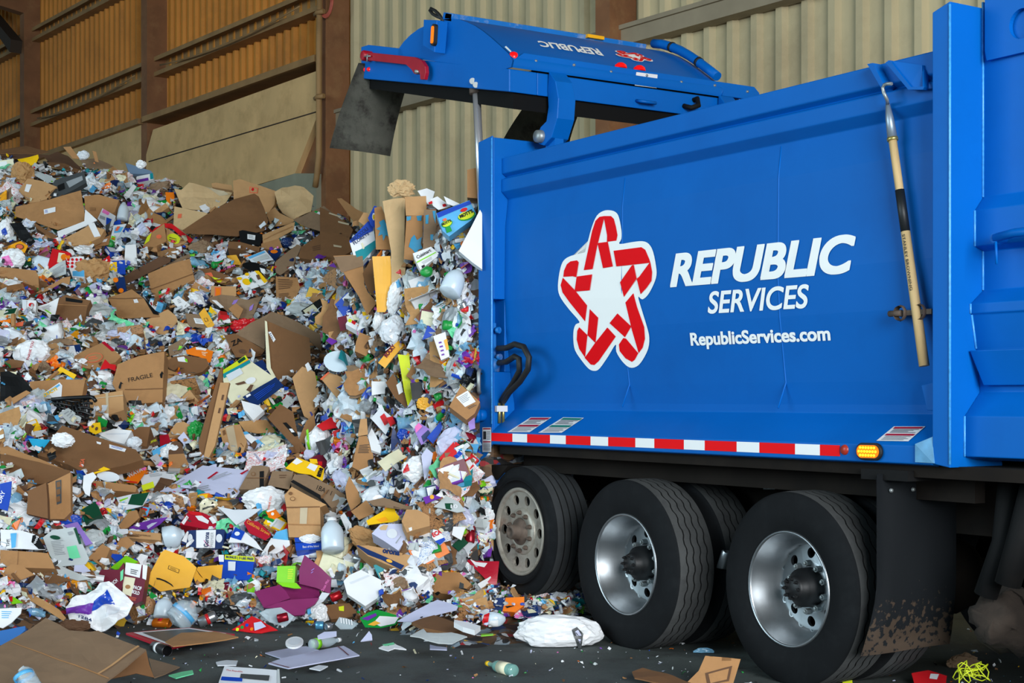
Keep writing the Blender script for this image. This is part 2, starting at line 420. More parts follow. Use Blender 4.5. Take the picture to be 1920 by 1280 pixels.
mb.tube([(p.x + .02, .08, p.z - .02), (p.x + .025, .08, p.z - .12)], .006, 6); mb.build('latch_handle', BLUE, TR)
# lifting plate with a round hole
mb = MB(); cx, cz, r = on_y(1921, 45, .215).x, on_y(1921, 45, .215).z, .068
N = 32; outer = []
x0p, z0p, z1p = on_y(1852, 40, .215).x, 3.02, 3.62
for k in range(N):
    t = 2 * math.pi * k / N; c, s_ = math.cos(t), math.sin(t)
    kx = ((cx - x0p) / -c) if c < -1e-6 else ((cx + .5 - cx) / c if c > 1e-6 else 1e9)
    kz = ((z1p - cz) / s_) if s_ > 1e-6 else ((z0p - cz) / s_ if s_ < -1e-6 else 1e9)
    kk = min(kx, kz); outer.append((cx + c * kk, cz + s_ * kk))
ring = [(cx + r * math.cos(2*math.pi*k/N), cz + r * math.sin(2*math.pi*k/N)) for k in range(N)]
vs = []
for y in (.195, .22):
    vs += [(a, y, b) for a, b in outer] + [(a, y, b) for a, b in ring]
fs = []
for k in range(N):
    q = (k + 1) % N
    fs += [(k, q, N+q, N+k), (2*N+q, 2*N+k, 3*N+k, 3*N+q), (N+k, N+q, 3*N+q, 3*N+k), (k, 2*N+k, 2*N+q, q)]
mb.mesh(vs, fs); mb.build('lifting_plate', BLUE, TR)
mb = MB(); mb.box((1.2, .6, 3.0), (2.2, .62, 3.75)); mb.build('roof_guard', BLUE, TR)
# end plate of the skirt and small wedge
mb = MB(); mb.prism([on_y(1719, 866, .0), on_y(1753, 868, .0), on_y(1753, 818, .02), on_y(1719, 832, .0)], (0, .02, 0)); 
for v_ in mb.bm.verts: v_.co.y -= .012
mb.build('skirt_end_plate', mat('mottled_pale_blue', (90, 150, 190), .5, var=.2, scale=14), TR)  # mottled blue, paler than the body
mb = MB(); mb.prism([on_y(1727, 722, .06), on_y(1757, 714, .06), on_y(1757, 770, .06), on_y(1738, 769, .06)], (0, .12, 0)); mb.build('gusset_wedge', BLUE, TR, bevel=.003)

# reflective tape: each length its own part
us = [922, 961.5, 989, 1032, 1061.5, 1108, 1141, 1192, 1227.5, 1283, 1322, 1382, 1424.5, 1491.5, 1538, 1575]
for i, (a, b) in enumerate(zip(us, us[1:])):
    xa, xb = on_y(a, 830, 0).x, on_y(b, 840, 0).x
    mb = MB(); mb.box((xa, -.003, 1.186), (xb, .0, 1.240))
    mb.build('reflective_tape', TRED if i % 2 == 0 else TWHITE, TR, label=('red' if i % 2 == 0 else 'white') + ' length of reflective tape on the body edge')
# round reflector and amber lamp
p = on_y(1584, 843, 0); mb = MB(); mb.lathe([(0, -.012), (.022, -.01), (.026, 0)], p, (0, 1, 0), 20); mb.build('round_reflector', mat('reflector_red', (170, 50, 34), .35), TR)
def oval(mb, c, w, h, y0, y1, n=28):
    pts = []
    for k in range(n):
        t = 2 * math.pi * k / n
        dx = (w - h) * (1 if math.cos(t) > 0 else -1)
        pts.append((c.x + dx + h * math.cos(t), y0, c.z + h * math.sin(t)))
    mb.prism(pts, (0, y1 - y0, 0))
p = on_y(1633, 846, 0)
mb = MB(); oval(mb, p, .083, .042, -.02, .0); lamp = mb.build('side_marker_lamp', HOSE, TR, bevel=.006)
mb = MB(); oval(mb, p, .070, .031, -.026, -.0195); mb.build('lamp_lens', LAMB, lamp)
mb = MB()
for j, nn in enumerate((6, 7, 6)):
    for k in range(nn):
        c = p + Vector(((k - (nn-1)/2) * .018, -.026, (j - 1) * .018)); mb.lathe([(0, -.004), (.006, -.003), (.0065, .001)], c, (0, 1, 0), 8)
mb.build('lamp_diodes', LED, lamp)

# skirt and post stickers
def sticker(pts, y_fun, bars, name='warning_sticker'):
    mb = MB(); mb.face([y_fun(u, v, 0.004) for u, v in pts]); st = mb.build(name, STK, TR, fix=False)
    a, b, c, d = [Vector((u, v, 0)) for u, v in pts]   # top-left, top-right, bottom-right, bottom-left
    for (t0, t1, s0, s1, m_) in bars:
        q = lambda t, s: (a.lerp(b, s)).lerp(d.lerp(c, s), t)
        mb = MB(); mb.face([y_fun(*q(t, s)[:2], 0.007) for t, s in ((t0, s0), (t0, s1), (t1, s1), (t1, s0))]); mb.build('sticker_print', m_, st, fix=False)
N_sk = Vector((0, -(1.395 - 1.25), .178)).normalized()
def on_skirt(u, v, off=.004): return on_plane(u, v, Vector((0, 0, 1.25)) + N_sk * off, N_sk)
tx = [(.18 + .07 * k, .22 + .07 * k, .1, .9 - .13 * (k % 3), SGRY) for k in range(4)] + [(.66 + .075 * k, .69 + .075 * k, .1, .9 - .1 * (k % 2), SGRY) for k in range(4)]
sticker([(995, 782), (1034, 782), (993, 810), (951, 810)], on_skirt, [(.03, .15, .05, .95, SRED), (.5, .62, .05, .95, SRED)] + tx)
sticker([(1056, 782), (1095, 783), (1053, 811), (1009, 811)], on_skirt, [(.03, .15, .05, .95, SGRN), (.5, .62, .05, .95, SGRN)] + tx)
sticker([(1676, 799), (1735, 799), (1703, 827), (1643, 826)], on_skirt, [(.03, .15, .05, .95, SRED), (.5, .62, .05, .95, SRED)] + tx)
on_post = lambda u, v, off: on_y(u, v, -off)
sticker([(904.5, 801), (921, 801), (921, 847), (904.5, 847)], on_post, [(.03, .08, .08, .92, SRED), (.16, .48, .1, .42, SBLK), (.56, .61, .08, .92, SRED)] + [(.16 + .06 * k, .19 + .06 * k, .5, .9, SGRY) for k in range(6)] + [(.66 + .06 * k, .69 + .06 * k, .1, .9, SGRY) for k in range(5)])
# lettering
def panel_text(s, bl, br, hpx, bold, shear):
    a, b = on_panel(*bl), on_panel(*br); top = on_panel(bl[0], bl[1] - hpx)
    mb = MB(); v, f, x0, x1, y0, y1 = text2d(s, bold, shear, 10); 
    for i, (ex, ey) in enumerate(((0, 0), (1, 0), (-1, 0), (0, 1), (0, -1), (1, 1), (-1, -1), (1, -1), (-1, 1)) if bold else ((0, 0),)):   # stroke weight
        vs = []
        for px, py in v:
            q = a.lerp(b, (px + ex * bold - x0) / (x1 - x0)); z = q.z + (top.z - a.z) * (py + ey * bold * .8 - y0) / (y1 - y0); vs.append((q.x, panel_y(z) - .004 - i * .00015, z))
        mb.mesh(vs, f)
    return mb.build('lettering', WHITE, side, fix=False, label='white lettering on the body side')
panel_text('REPUBLIC', (1259, 538), (1604, 510), 61, .020, .22)
panel_text('SERVICES', (1329, 588), (1519, 577), 41, .010, .22)
panel_text('RepublicServices.com', (1298, 655), (1559, 646), 31, .016, 0)
# star emblem traced in panel space (crop coordinates / 3.688 + origin)
def cr(pts): return [(880 + x / 3.688, 380 + y / 3.688) for x, y in pts]
def smooth_poly(pts, k=3):
    out = []; n = len(pts)
    for i in range(n):
        p0, p1, p2, p3 = pts[i-1], pts[i], pts[(i+1) % n], pts[(i+2) % n]
        for j in range(k):
            t = j / k
            out.append(tuple(.5 * ((2*p1[q]) + (-p0[q]+p2[q])*t + (2*p0[q]-5*p1[q]+4*p2[q]-p3[q])*t*t + (-p0[q]+3*p1[q]-3*p2[q]+p3[q])*t**3) for q in (0, 1)))
    return out
border = [(787,402),(812,310),(850,170),(885,90),(930,57),(975,52),(1015,65),(1038,100),(1055,190),(1055,250),(1042,285),(1130,272),(1200,266),(1245,285),(1275,340),(1295,440),(1298,500),(1280,560),(1240,635),(1200,668),(1172,650),(1190,720),(1230,850),(1248,930),(1240,1010),(1200,1090),(1160,1132),(1110,1138),(1060,1095),(1020,1030),(1015,980),(965,1060),(905,1145),(870,1162),(830,1148),(780,1090),(735,1020),(723,950),(725,880),(740,840),(765,822),(700,745),(640,665),(617,600),(622,510),(640,430),(665,390),(710,366),(748,361),(772,377)]
reds = [
 [(797,466),(855,195),(878,125),(905,98),(937,92),(937,110),(897,272),(893,285),(858,458)],
 [(937,92),(985,92),(1005,112),(1020,170),(1030,225),(1022,262),(957,270),(958,225),(937,110)],
 [(897,278),(963,270),(998,440),(930,452),(893,285)],
 [(1003,332),(1195,307),(1222,325),(1250,390),(1258,415),(1022,440)],
 [(1258,415),(1270,480),(1265,540),(1230,590),(1190,632),(1163,525),(1180,512),(1250,417)],
 [(1130,432),(1143,430),(1162,525),(1075,652),(1048,550)],
 [(655,512),(660,470),(680,425),(705,405),(750,398),(762,412),(745,515),(720,508)],
 [(748,510),(855,495),(838,605),(733,614)],
 [(652,518),(735,605),(820,710),(806,820),(700,690),(650,620),(637,570)],
 [(838,735),(897,795),(878,970),(822,915)],
 [(765,860),(822,915),(806,1070),(765,1010),(748,945),(752,885)],
 [(960,862),(1018,925),(900,1095),(870,1122),(845,1118),(803,1072),(873,972)],
 [(1030,765),(1125,855),(1082,930),(975,832)],
 [(1140,625),(1165,720),(1215,860),(1220,940),(1205,1000),(1177,1040),(1130,880),(1085,690)],
 [(1070,935),(1088,938),(1174,1040),(1150,1085),(1130,1100),(1085,1075),(1045,1025),(1040,980)]]
def panel_poly(name, polys, m, off, par):
    mb = MB()
    for pl_ in polys:
        bm2 = bmesh.new(); f = bm2.faces.new([bm2.verts.new((u, v, 0)) for u, v in cr(pl_)])
        bmesh.ops.triangulate(bm2, faces=bm2.faces)
        for vv in (560, 624, 680):
            bmesh.ops.bisect_plane(bm2, geom=bm2.verts[:] + bm2.edges[:] + bm2.faces[:], plane_co=(0, vv, 0), plane_no=(0, 1, 0))
        bm2.verts.index_update()
        mb.mesh([on_panel(q.co.x, q.co.y, off) for q in bm2.verts], [[q.index for q in f.verts] for f in bm2.faces]); bm2.free()
    return mb.build(name, m, par, fix=False)
star = panel_poly('star_emblem', [smooth_poly(border)], WHITE, .004, TR)
panel_poly('emblem_strokes', [p for p in reds], RED, .0065, star)

# ------------------------------------------------ tailgate, swung up over the rear
Y2 = 2.25
yz = lambda u, v, y=0.0: on_y(u, v, y)
Ab, At = yz(955, 172), yz(955, 129); Bb, Bt = yz(677, 147), yz(677, 101)
TG = MB()
def beam(mb, y0, y1): mb.prism([Ab + Vector((0, y0, 0)), At + Vector((0, y0, 0)), Bt + Vector((0, y0, 0)), Bb + Vector((0, y0, 0))], (0, y1 - y0, 0))
beam(TG, 0, .22); beam(TG, Y2 - .22, Y2)
d = (Bb - Ab).normalized()
for q0, q1 in ((Ab, Ab + d * .22), (Bb - d * .22, Bb)):
    h = (At - Ab).length
    TG.prism([q0 + Vector((0, .22, 0)), q1 + Vector((0, .22, 0)), q1 + Vector((0, .22, h)), q0 + Vector((0, .22, h))], (0, Y2 - .44, 0))
tg = TG.build('tailgate', BLUE, TR, bevel=.006)
# bulged skin: arc end panel and curved sheet
arc = [(747, 92), (757, 78), (770, 65), (785, 54), (800, 47), (817, 40), (835, 36), (846, 35), (860, 36), (875, 41), (890, 48), (905, 58), (920, 70), (938, 86), (953, 100), (961, 113), (958, 126)]
arcp = [yz(u, v) for u, v in arc]
mb = MB(); mb.prism([p for p in arcp] + [yz(940, 131), yz(747, 106)], (0, .012, 0)); mb.build('tailgate_end_panel', BLUE, tg)
mb = MB(); Yb = 1.80; mb.sweep_open(arcp, (0, Yb, 0)); mb.prism([p + Vector((0, Yb, 0)) for p in arcp], (0, .012, 0))
for f in mb.bm.faces: f.smooth = len(f.verts) == 4
skin = mb.build('tailgate_skin', BLUE, tg, fix=False)
# ridge beam along the top
mb = MB(); a, b, c, e = yz(848, 25), yz(846, 37), yz(833, 36), yz(835, 23)
mb.prism([a, b, c, e], (0, 1.72, 0)); mb.build('ridge_beam', BLUE_SC, tg, bevel=.006)
mb = MB(); mb.prism([yz(832, 23), yz(847, 27), yz(846, 40), yz(829, 37)], (0, .03, 0)); mb.build('ridge_end_box', BLUE, tg)
mb = MB(); p0 = yz(829, 37); mb.tube([p0 + Vector((.02, -.0, -.02)), yz(824, 28), yz(816, 20), yz(808, 16), yz(806, 19), yz(811, 26), yz(820, 31), yz(828, 34)], .012, 8); mb.build('cable_loop', HOSE, tg)
# far edge pipe with clips
fa = [p + Vector((0, 1.79, .02)) for p in arcp[7:15]]
mb = MB(); mb.tube([p + Vector((.01, 0, .03)) for p in fa], .035, 10); mb.build('edge_pipe', BLUE, tg)
for j in (2, 5):
    mb = MB(); t = (fa[j+1] - fa[j]).normalized(); q = fa[j] + Vector((.01, 0, .03)); mb.tube([q, q + t * .025], .039, 10); mb.build('pipe_clip', HOSE, tg)
# hinge side plates
fxp = At.x + .012
mb = MB(); z0, z1 = on_x(975, 126, fxp).z, on_x(981, 99, fxp).z
ya, yb = on_x(961, 124, fxp).y, on_x(1424, 176, fxp).y
mb.prism([(fxp, ya, z0), (fxp, ya, z1 - .06), (fxp, ya + .09, z1), (fxp, yb - .05, z1), (fxp, yb, z1 - .04), (fxp, yb, z0)], (-.03, 0, 0)); band = mb.build('hinge_cover', BLUE, tg, bevel=.003)
for k in range(7):
    mb = MB(); mb.lathe([(0, .012), (.009, .01), (.011, 0)], (fxp, .2 + k * .31, z0 + .055 + .01 * (k % 2)), (1, 0, 0), 8); mb.build('bolt', BOLT, band)
mb = MB(); mb.face([on_x(u, v, fxp + .004) for u, v in ((1193, 135), (1233, 140), (1231, 165), (1190, 160))]); pl_ = mb.build('white_plate', STK, tg, fix=False)
mb = MB(); mb.face([on_x(u, v, fxp + .007) for u, v in ((1202, 147), (1223, 150), (1223, 153), (1202, 150))]); mb.build('plate_slot', SBLK, pl_, fix=False)
mb = MB(); p, q = on_x(1193, 189, Ab.x), on_x(1223, 193, Ab.x); mb.tube([p, p + Vector((.05, .01, -.01)), q + Vector((.05, -.01, -.01)), q], .012, 8); mb.build('grab_handle', BLUE, tg)
mb = MB(); p = on_x(1290, 205, Ab.x); mb.tube([p + Vector((0, -.04, .02)), p + Vector((.06, -.02, 0)), p + Vector((.07, .04, .02)), p + Vector((.03, .06, .08)), p + Vector((0, .05, .07))], .018, 8); mb.build('hook_latch', BLACK, tg)
# dark inner face under the frame
mb = MB(); q = [Ab + d * .03, Bb - d * .05]
mb.prism([q[0] + Vector((0, .05, .02)), q[1] + Vector((0, .05, .02)), q[1] + Vector((0, .05, -.07)), q[0] + Vector((0, .05, -.11))], (0, Y2 - .1, 0)); mb.build('inner_face', mat('inner_black', (7, 7, 7), .8, spec=.2), tg)  # near-black, darker than the chassis
mb = MB(); mb.box((At.x - .10, .24, At.z - .06), (At.x - .02, Y2 - .24, z1 - .02)); mb.build('gap_filler', BLACK, tg)
# upper corner box, red latch lever and lamps
mb = MB(); mb.prism([yz(677, 101), yz(677, 88), yz(690, 84), yz(753, 91), yz(757, 106)], (0, .18, 0)); mb.build('corner_box', BLUE, tg, bevel=.004)
mb = MB()
lev = [(690, 98), (777, 107), (790, 113), (797, 124), (798, 136), (795, 149), (788, 149), (787, 139), (783, 131), (780, 139), (776, 138), (771, 130), (761, 121), (690, 113)]
mb.prism([yz(u, v, -.06) for u, v in lev], (0, .03, 0)); c = yz(681, 104, -.065); mb.lathe([(0, -.01), (.035, -.01), (.04, 0), (.04, .07)], c, (0, 1, 0), 20); mb.build('latch_lever', LEVER, tg, bevel=.003)
mb = MB(); mb.lathe([(0, -.01), (.013, -.008), (.014, .03)], yz(780, 134, -.07), (0, 1, 0), 10); mb.build('lever_pin', BOLT, tg)
mb = MB(); mb.tube([yz(689, 101, -.075), yz(688, 116, -.075)], .005, 6); mb.tube([yz(684, 106, -.075), yz(694, 105, -.075)], .006, 6); mb.build('cotter_pin', BOLT, tg)
def dome(u, v, r, m_, name, ax=(0, -1, 0), y=0.0):
    mb = MB(); mb.lathe([(r * 1.1, 0), (r * .9, .008), (r * .6, .016), (0, .020)], yz(u, v, y), ax, 16); return mb.build(name, m_, tg)
dome(681, 130, .026, LRED, 'tail_lamp'); dome(692, 130, .016, LRED, 'tail_lamp')
dome(962, 104, .03, LRED, 'marker_lamp', (.6, -.6, .5), .03)
for u, v, y in ((1167, 125, 1.0), (1202, 130, 1.2)):
    p = on_x(u, v, fxp); mb = MB(); mb.lathe([(.045, 0), (.04, .02), (.02, .035), (0, .038)], (p.x - .02, p.y, z1), (0, 0, 1), 14); mb.build('marker_lamp', LRED, tg)
mb = MB(); mb.prism([yz(815, 40), yz(840, 41), yz(835, 101), yz(813, 88)], (0, -.09, 0))
for v_ in mb.bm.verts:
    pass
brk = mb.build('lamp_bracket', BLUE, tg, bevel=.003)
c = yz(817, 66, -.09)
def vo(mb, c, w, h, y0, y1, n=24):
    pts = []
    for k in range(n):
        t = 2 * math.pi * k / n; dz = (h - w) * (1 if math.sin(t) > 0 else -1)
        pts.append((c.x + w * math.cos(t) + dz * .12, y0, c.z + dz + w * math.sin(t)))
    mb.prism(pts, (0, y1 - y0, 0))
mb = MB(); vo(mb, c, .026, .075, -.115, -.088); mb.build('lamp_gasket', HOSE, tg)
mb = MB(); vo(mb, c, .016, .06, -.122, -.112); mb.build('amber_lamp', LAMB, tg)
mb = MB(); mb.face([on_y(u, v, -.005) for u, v in ((946, 88), (949, 86), (959, 96), (957, 98))]); mb.build('white_tick', STK, tg, fix=False)
mb = MB(); p = on_y(1120, 71, .9); mb.box((arcp[7].x - .04, 1.15, arcp[7].z + .01), (arcp[7].x + .04, 1.3, arcp[7].z + .035)); mb.build('yellow_marker', mat('marker_yellow', (240, 170, 10), .4), tg)
# mirrored lettering and emblem on the bulged skin (upright when the gate is shut)
def on_skin(u, v):
    best = None; dd = unproj_dir(u, v)
    for p, q in zip(arcp[7:], arcp[8:15]):
        n = Vector((-(q.z - p.z), 0, q.x - p.x)).normalized()
        h = on_plane(u, v, p + n * .005, n); t = (h - p).dot(q - p) / (q - p).length_squared
        if -.02 <= t <= 1.02 and -.05 < h.y < 2.1: best = h if best is None or (h - CAM).length < (best - CAM).length else best
    return best
mb = MB(); v, f, x0, x1, y0, y1 = text2d('REPUBLIC', .035, .0); vs = []
# letter heads point to the lower edge: reading direction runs from far to near
for px, py in v:
    s_, t_ = (px - x0) / (x1 - x0), (py - y0) / (y1 - y0)
    base = Vector((1120, 91, 0)).lerp(Vector((1007, 76, 0)), s_); head = Vector((1133, 105, 0)).lerp(Vector((1014, 87, 0)), s_)
    w = base.lerp(head, t_); vs.append(on_skin(w.x, w.y) or arcp[9])
mb.mesh(vs, f); mb.build('lettering', WHITE, tg, fix=False)
def skin_poly(name, polys, m_, up):
    mb = MB()
    for pl_ in polys:
        out = []
        for x, y in pl_:
            a_, b_ = (x - 617) / 680.0, (y - 52) / 1110.0
            w = Vector((1232, 122, 0)).lerp(Vector((1160, 108, 0)), a_).lerp(Vector((1215, 103, 0)).lerp(Vector((1145, 92, 0)), a_), b_)
            h = on_skin(w.x, w.y)
            if h is not None: out.append(h + Vector((up, -up * .3, up)))
        if len(out) > 2: mb.face(out)
    bmesh.ops.triangulate(mb.bm, faces=mb.bm.faces)
    return mb.build(name, m_, tg, fix=False)
skin_poly('star_emblem', [border], WHITE, 0.0); skin_poly('emblem_strokes', reds, RED, .003)
# hinge arms
for y in (.30, 1.78):
    mb = MB(); X = Ab.x
    pr = [(X + .02, 3.66), (X + .10, 3.58), (X + .135, 3.46), (X + .12, 3.33), (X + .05, 3.21), (X - .04, 3.17), (X - .10, 3.19), (X - .12, 3.25), (X - .08, 3.30), (X - .01, 3.33), (X + .015, 3.42), (X + .005, 3.54)]
    mb.prism([(a, y, b) for a, b in pr], (0, .14, 0)); arm = mb.build('hinge_arm', BLUE, TR, bevel=.005)
    mb = MB(); mb.lathe([(0, -.03), (.04, -.03), (.045, 0), (.045, .16)], (X - .07, y - .01, 3.235), (0, 1, 0), 18); mb.build('hinge_pin', BOLT, arm)
    mb = MB(); mb.box((X - .06, y + .03, 3.05), (X + .05, y + .10, 3.24)); mb.build('hinge_lug', BLUE, arm)
# lift cylinder
p, q = yz(893, 165, .06), yz(905, 412, .06)
mb = MB(); mb.tube([p, q], .028, 16); rod = mb.build('lift_rod', CHROME, TR)
mb = MB(); mb.tube([yz(886, 152, -.01), yz(886, 152, .05)], .022, 14); mb.tube([yz(892, 159, -.01), yz(892, 159, .05)], .02, 14); mb.build('rod_end', BOLT, rod)
mb = MB(); mb.tube([yz(893, 165, .06), yz(893.5, 176, .06)], .05, 12); mb.build('rod_eye', RUST, rod)
# tailgate flaps
def flap(u_tl, v_t, u_tr, u_bl, v_bl, u_br, v_br, x, name):
    mb = MB(); T0, T1 = on_x(u_tl, v_t, x), on_x(u_tr, v_t + 10, x); b0, b1 = on_x(u_bl, v_bl, x), on_x(u_br, v_br, x)
    n = 8; vs = []
    for i in range(n + 1):
        t = i / n; bulge = -.10 * math.sin(t * math.pi * .6)
        for j in range(5):
            s_ = j / 4; p_ = T0.lerp(T1, s_).lerp(b0.lerp(b1, s_), t); vs.append(p_ + Vector((bulge + .03 * math.sin(s_ * 3), 0, 0)))
    mb.mesh(vs, [(i*5+j, i*5+j+1, i*5+j+6, i*5+j+5) for i in range(n) for j in range(4)])
    bmesh.ops.solidify(mb.bm, geom=mb.bm.faces[:], thickness=.012); 
    for f in mb.bm.faces: f.smooth = True
    return mb.build(name, FLAP, TR)
flap(672, 118, 772, 628, 274, 742, 290, Bb.x + .06, 'tailgate_flap')
flap(1008, 165, 1100, 950, 268, 1075, 285, Bb.x + .06, 'tailgate_flap')
# hoses beside the slot
mb = MB(); mb.tube([on_x(934, 653, -2.85), on_y(950, 652, .02), on_y(965, 645, -.02), on_y(982, 650, -.02), on_y(992, 670, -.02), on_y(990, 692, -.02), on_y(975, 715, .0), on_y(955, 735, .03), on_y(944, 752, .05)], .020, 10); mb.build('hydraulic_hose', HOSE, TR)
mb = MB(); mb.tube([on_x(936, 680, -2.85), on_y(950, 678, .02), on_y(965, 668, .0), on_y(973, 672, -.0), on_y(974, 695, .0), on_y(962, 718, .03), on_y(948, 738, .06), on_y(940, 752, .06)], .020, 10); mb.build('hydraulic_hose', HOSE, TR)
for u in (936.5, 943.5):
    mb = MB(); mb.tube([on_x(u, 755, -2.84), on_x(u, 793, -2.84)], .011, 8); mb.build('hose_pipe', BRASS, TR)
mb = MB(); p = on_x(940, 766, -2.835); mb.box(p - Vector((.01, .045, .02)), p + Vector((.015, .04, .02))); mb.build('pipe_clamp', STK, TR)
mb = MB(); mb.box((-2.93, .03, za + .05), (-2.90, .06, za + .33)); mb.tube([(-2.87, .04, za + .28), (-2.84, .05, za + .28)], .022, 8); mb.tube([(-2.87, .05, za + .1), (-2.84, .06, za + .1)], .022, 8); mb.tube([(-2.93, .05, za - .02), (-2.9, .05, za + .1)], .045, 12); mb.build('cylinder_base', BLUE_SC, TR)
mb = MB(); p = on_y(907, 778, 0); mb.tube([p + Vector((.0, -.06, 0)), p + Vector((0, .02, 0))], .04, 14); mb.tube([p + Vector((0, -.085, 0)), p + Vector((0, -.05, 0))], .055, 14); mb.build('post_pin', BLUE, TR)
mb = MB(); p = on_y(907, 715, 0); mb.tube([p + Vector((-.02, -.02, .08)), p + Vector((0, -.04, .06)), p + Vector((0, -.04, -.06)), p + Vector((-.02, -.02, -.08))], .014, 8); mb.build('post_hook', BOLT, TR)

# ------------------------------------------------ wheels
def tire_mesh(mb, c, R, w, rim_r, ax, zig=True, N=120):
    """c: centre of outer face plane; tyre extends along +Y by w"""
    ys = []
    half = w / 2
    side_o = [(rim_r, .012), (rim_r + .02, .0), (rim_r + .07, -.012), (R - .10, -.014), (R - .055, -.002), (R - .018, .010), (R - .004, .022)]
    prof = [(r, y, 0, 0) for r, y in side_o]
    t0, t1 = .022, w - .022
    gn = 4
    centers = [t0 + (t1 - t0) * (k + 1) / (gn + 1) for k in range(gn)]
    g = .0045
    for cc in centers:
        prof += [(R, cc - g, 0, 1), (R - .012, cc - g * .6, 2, 1), (R - .012, cc + g * .6, 2, 1), (R, cc + g, 1, 1)]
    prof += [(r, w - y, 0 if i else 1, 0) for i, (r, y) in enumerate(side_o[::-1])]
    rings = []
    for r, y, mi, z in prof:
        ring = []
        for k in range(N):
            t = 2 * math.pi * k / N
            dy = 0
            if z and zig: dy = .005 * (1 if (k // 1) % 4 < 2 else -1)
            ring.append(mb.bm.verts.new((c[0] + r * math.cos(t), c[1] + y + dy, c[2] + r * math.sin(t))))
        rings.append(ring)
    for j, (a, b) in enumerate(zip(rings, rings[1:])):
        tread = 6 <= j < 6 + 4 * gn + 1
        mi = 0
        if tread: mi = 2 if (j - 7) % 4 in (0, 1, 2) and j >= 7 and (j - 7) < 4 * gn and (j - 7) % 4 != 3 else 1
        for k in range(N):
            f = mb.bm.faces.new((a[k], b[k], b[(k+1) % N], a[(k+1) % N])); f.material_index = mi; f.smooth = not tread
def nut(mb, p, ax=(0, -1, 0), r=.016, h=.03):
    mb.lathe([(0, h + .012), (r * .55, h + .01), (r * .6, h), (r, h), (r * 1.05, 0)], p, ax, 6, smooth=False)
def holes_disc(mb, c, r0, r1, y0, y1, hr, nh, hrad, N=240):
    """annular disc from r0 to r1 with nh round holes on radius hr"""
    seg = 24
    # polar grid that warps around each hole: build per-sector annulus patches
    for k in range(nh):
        t0 = 2 * math.pi * k / nh; dt = math.pi / nh
        def P(rr, tt): 
            f = (rr - r0) / (r1 - r0); return Vector((c[0] + rr * math.cos(tt), y0 + (y1 - y0) * f, c[2] + rr * math.sin(tt)))
        inner, outer_ = [], []
        for q in range(seg):
            an = 2 * math.pi * q / seg; ca, sa = math.cos(an), math.sin(an)
            inner.append(P(hr + hrad * ca, t0 + hrad * sa / hr))
            # clip direction to sector rectangle
            kr = ((r1 - hr) / ca) if ca > 1e-6 else ((r0 - hr) / ca if ca < -1e-6 else 1e9)
            kt = (dt * hr / abs(sa)) if abs(sa) > 1e-6 else 1e9
            kk = min(kr, kt); outer_.append(P(hr + kk * ca, t0 + kk * sa / hr))
        for q in range(seg):
            e = (q + 1) % seg
            mb.face([inner[q], inner[e], outer_[e], outer_[q]])
            d_ = Vector((0, .02, 0)); mb.face([inner[q], inner[e], inner[e] + d_, inner[q] + d_])
        # sector corners
        for sr in (-1, 1):
            for st in (-1, 1):
                pass
        for qa in range(seg):
            e = (qa + 1) % seg
            A_, B_ = outer_[qa], outer_[e]
            ra = math.hypot(A_.x - c[0], A_.z - c[2]); rb = math.hypot(B_.x - c[0], B_.z - c[2])
            ea = abs(ra - r1) < 1e-3 or abs(ra - r0) < 1e-3; eb = abs(rb - r1) < 1e-3 or abs(rb - r0) < 1e-3
            if ea != eb:
                rr = r1 if max(abs(ra - r1) < 1e-3, abs(rb - r1) < 1e-3) else r0
                an = 2 * math.pi * (qa + .5) / seg; st = 1 if math.sin(an) > 0 else -1
                mb.face([A_, B_, P(rr, t0 + st * dt)])
    bmesh.ops.remove_doubles(mb.bm, verts=mb.bm.verts, dist=1e-5)
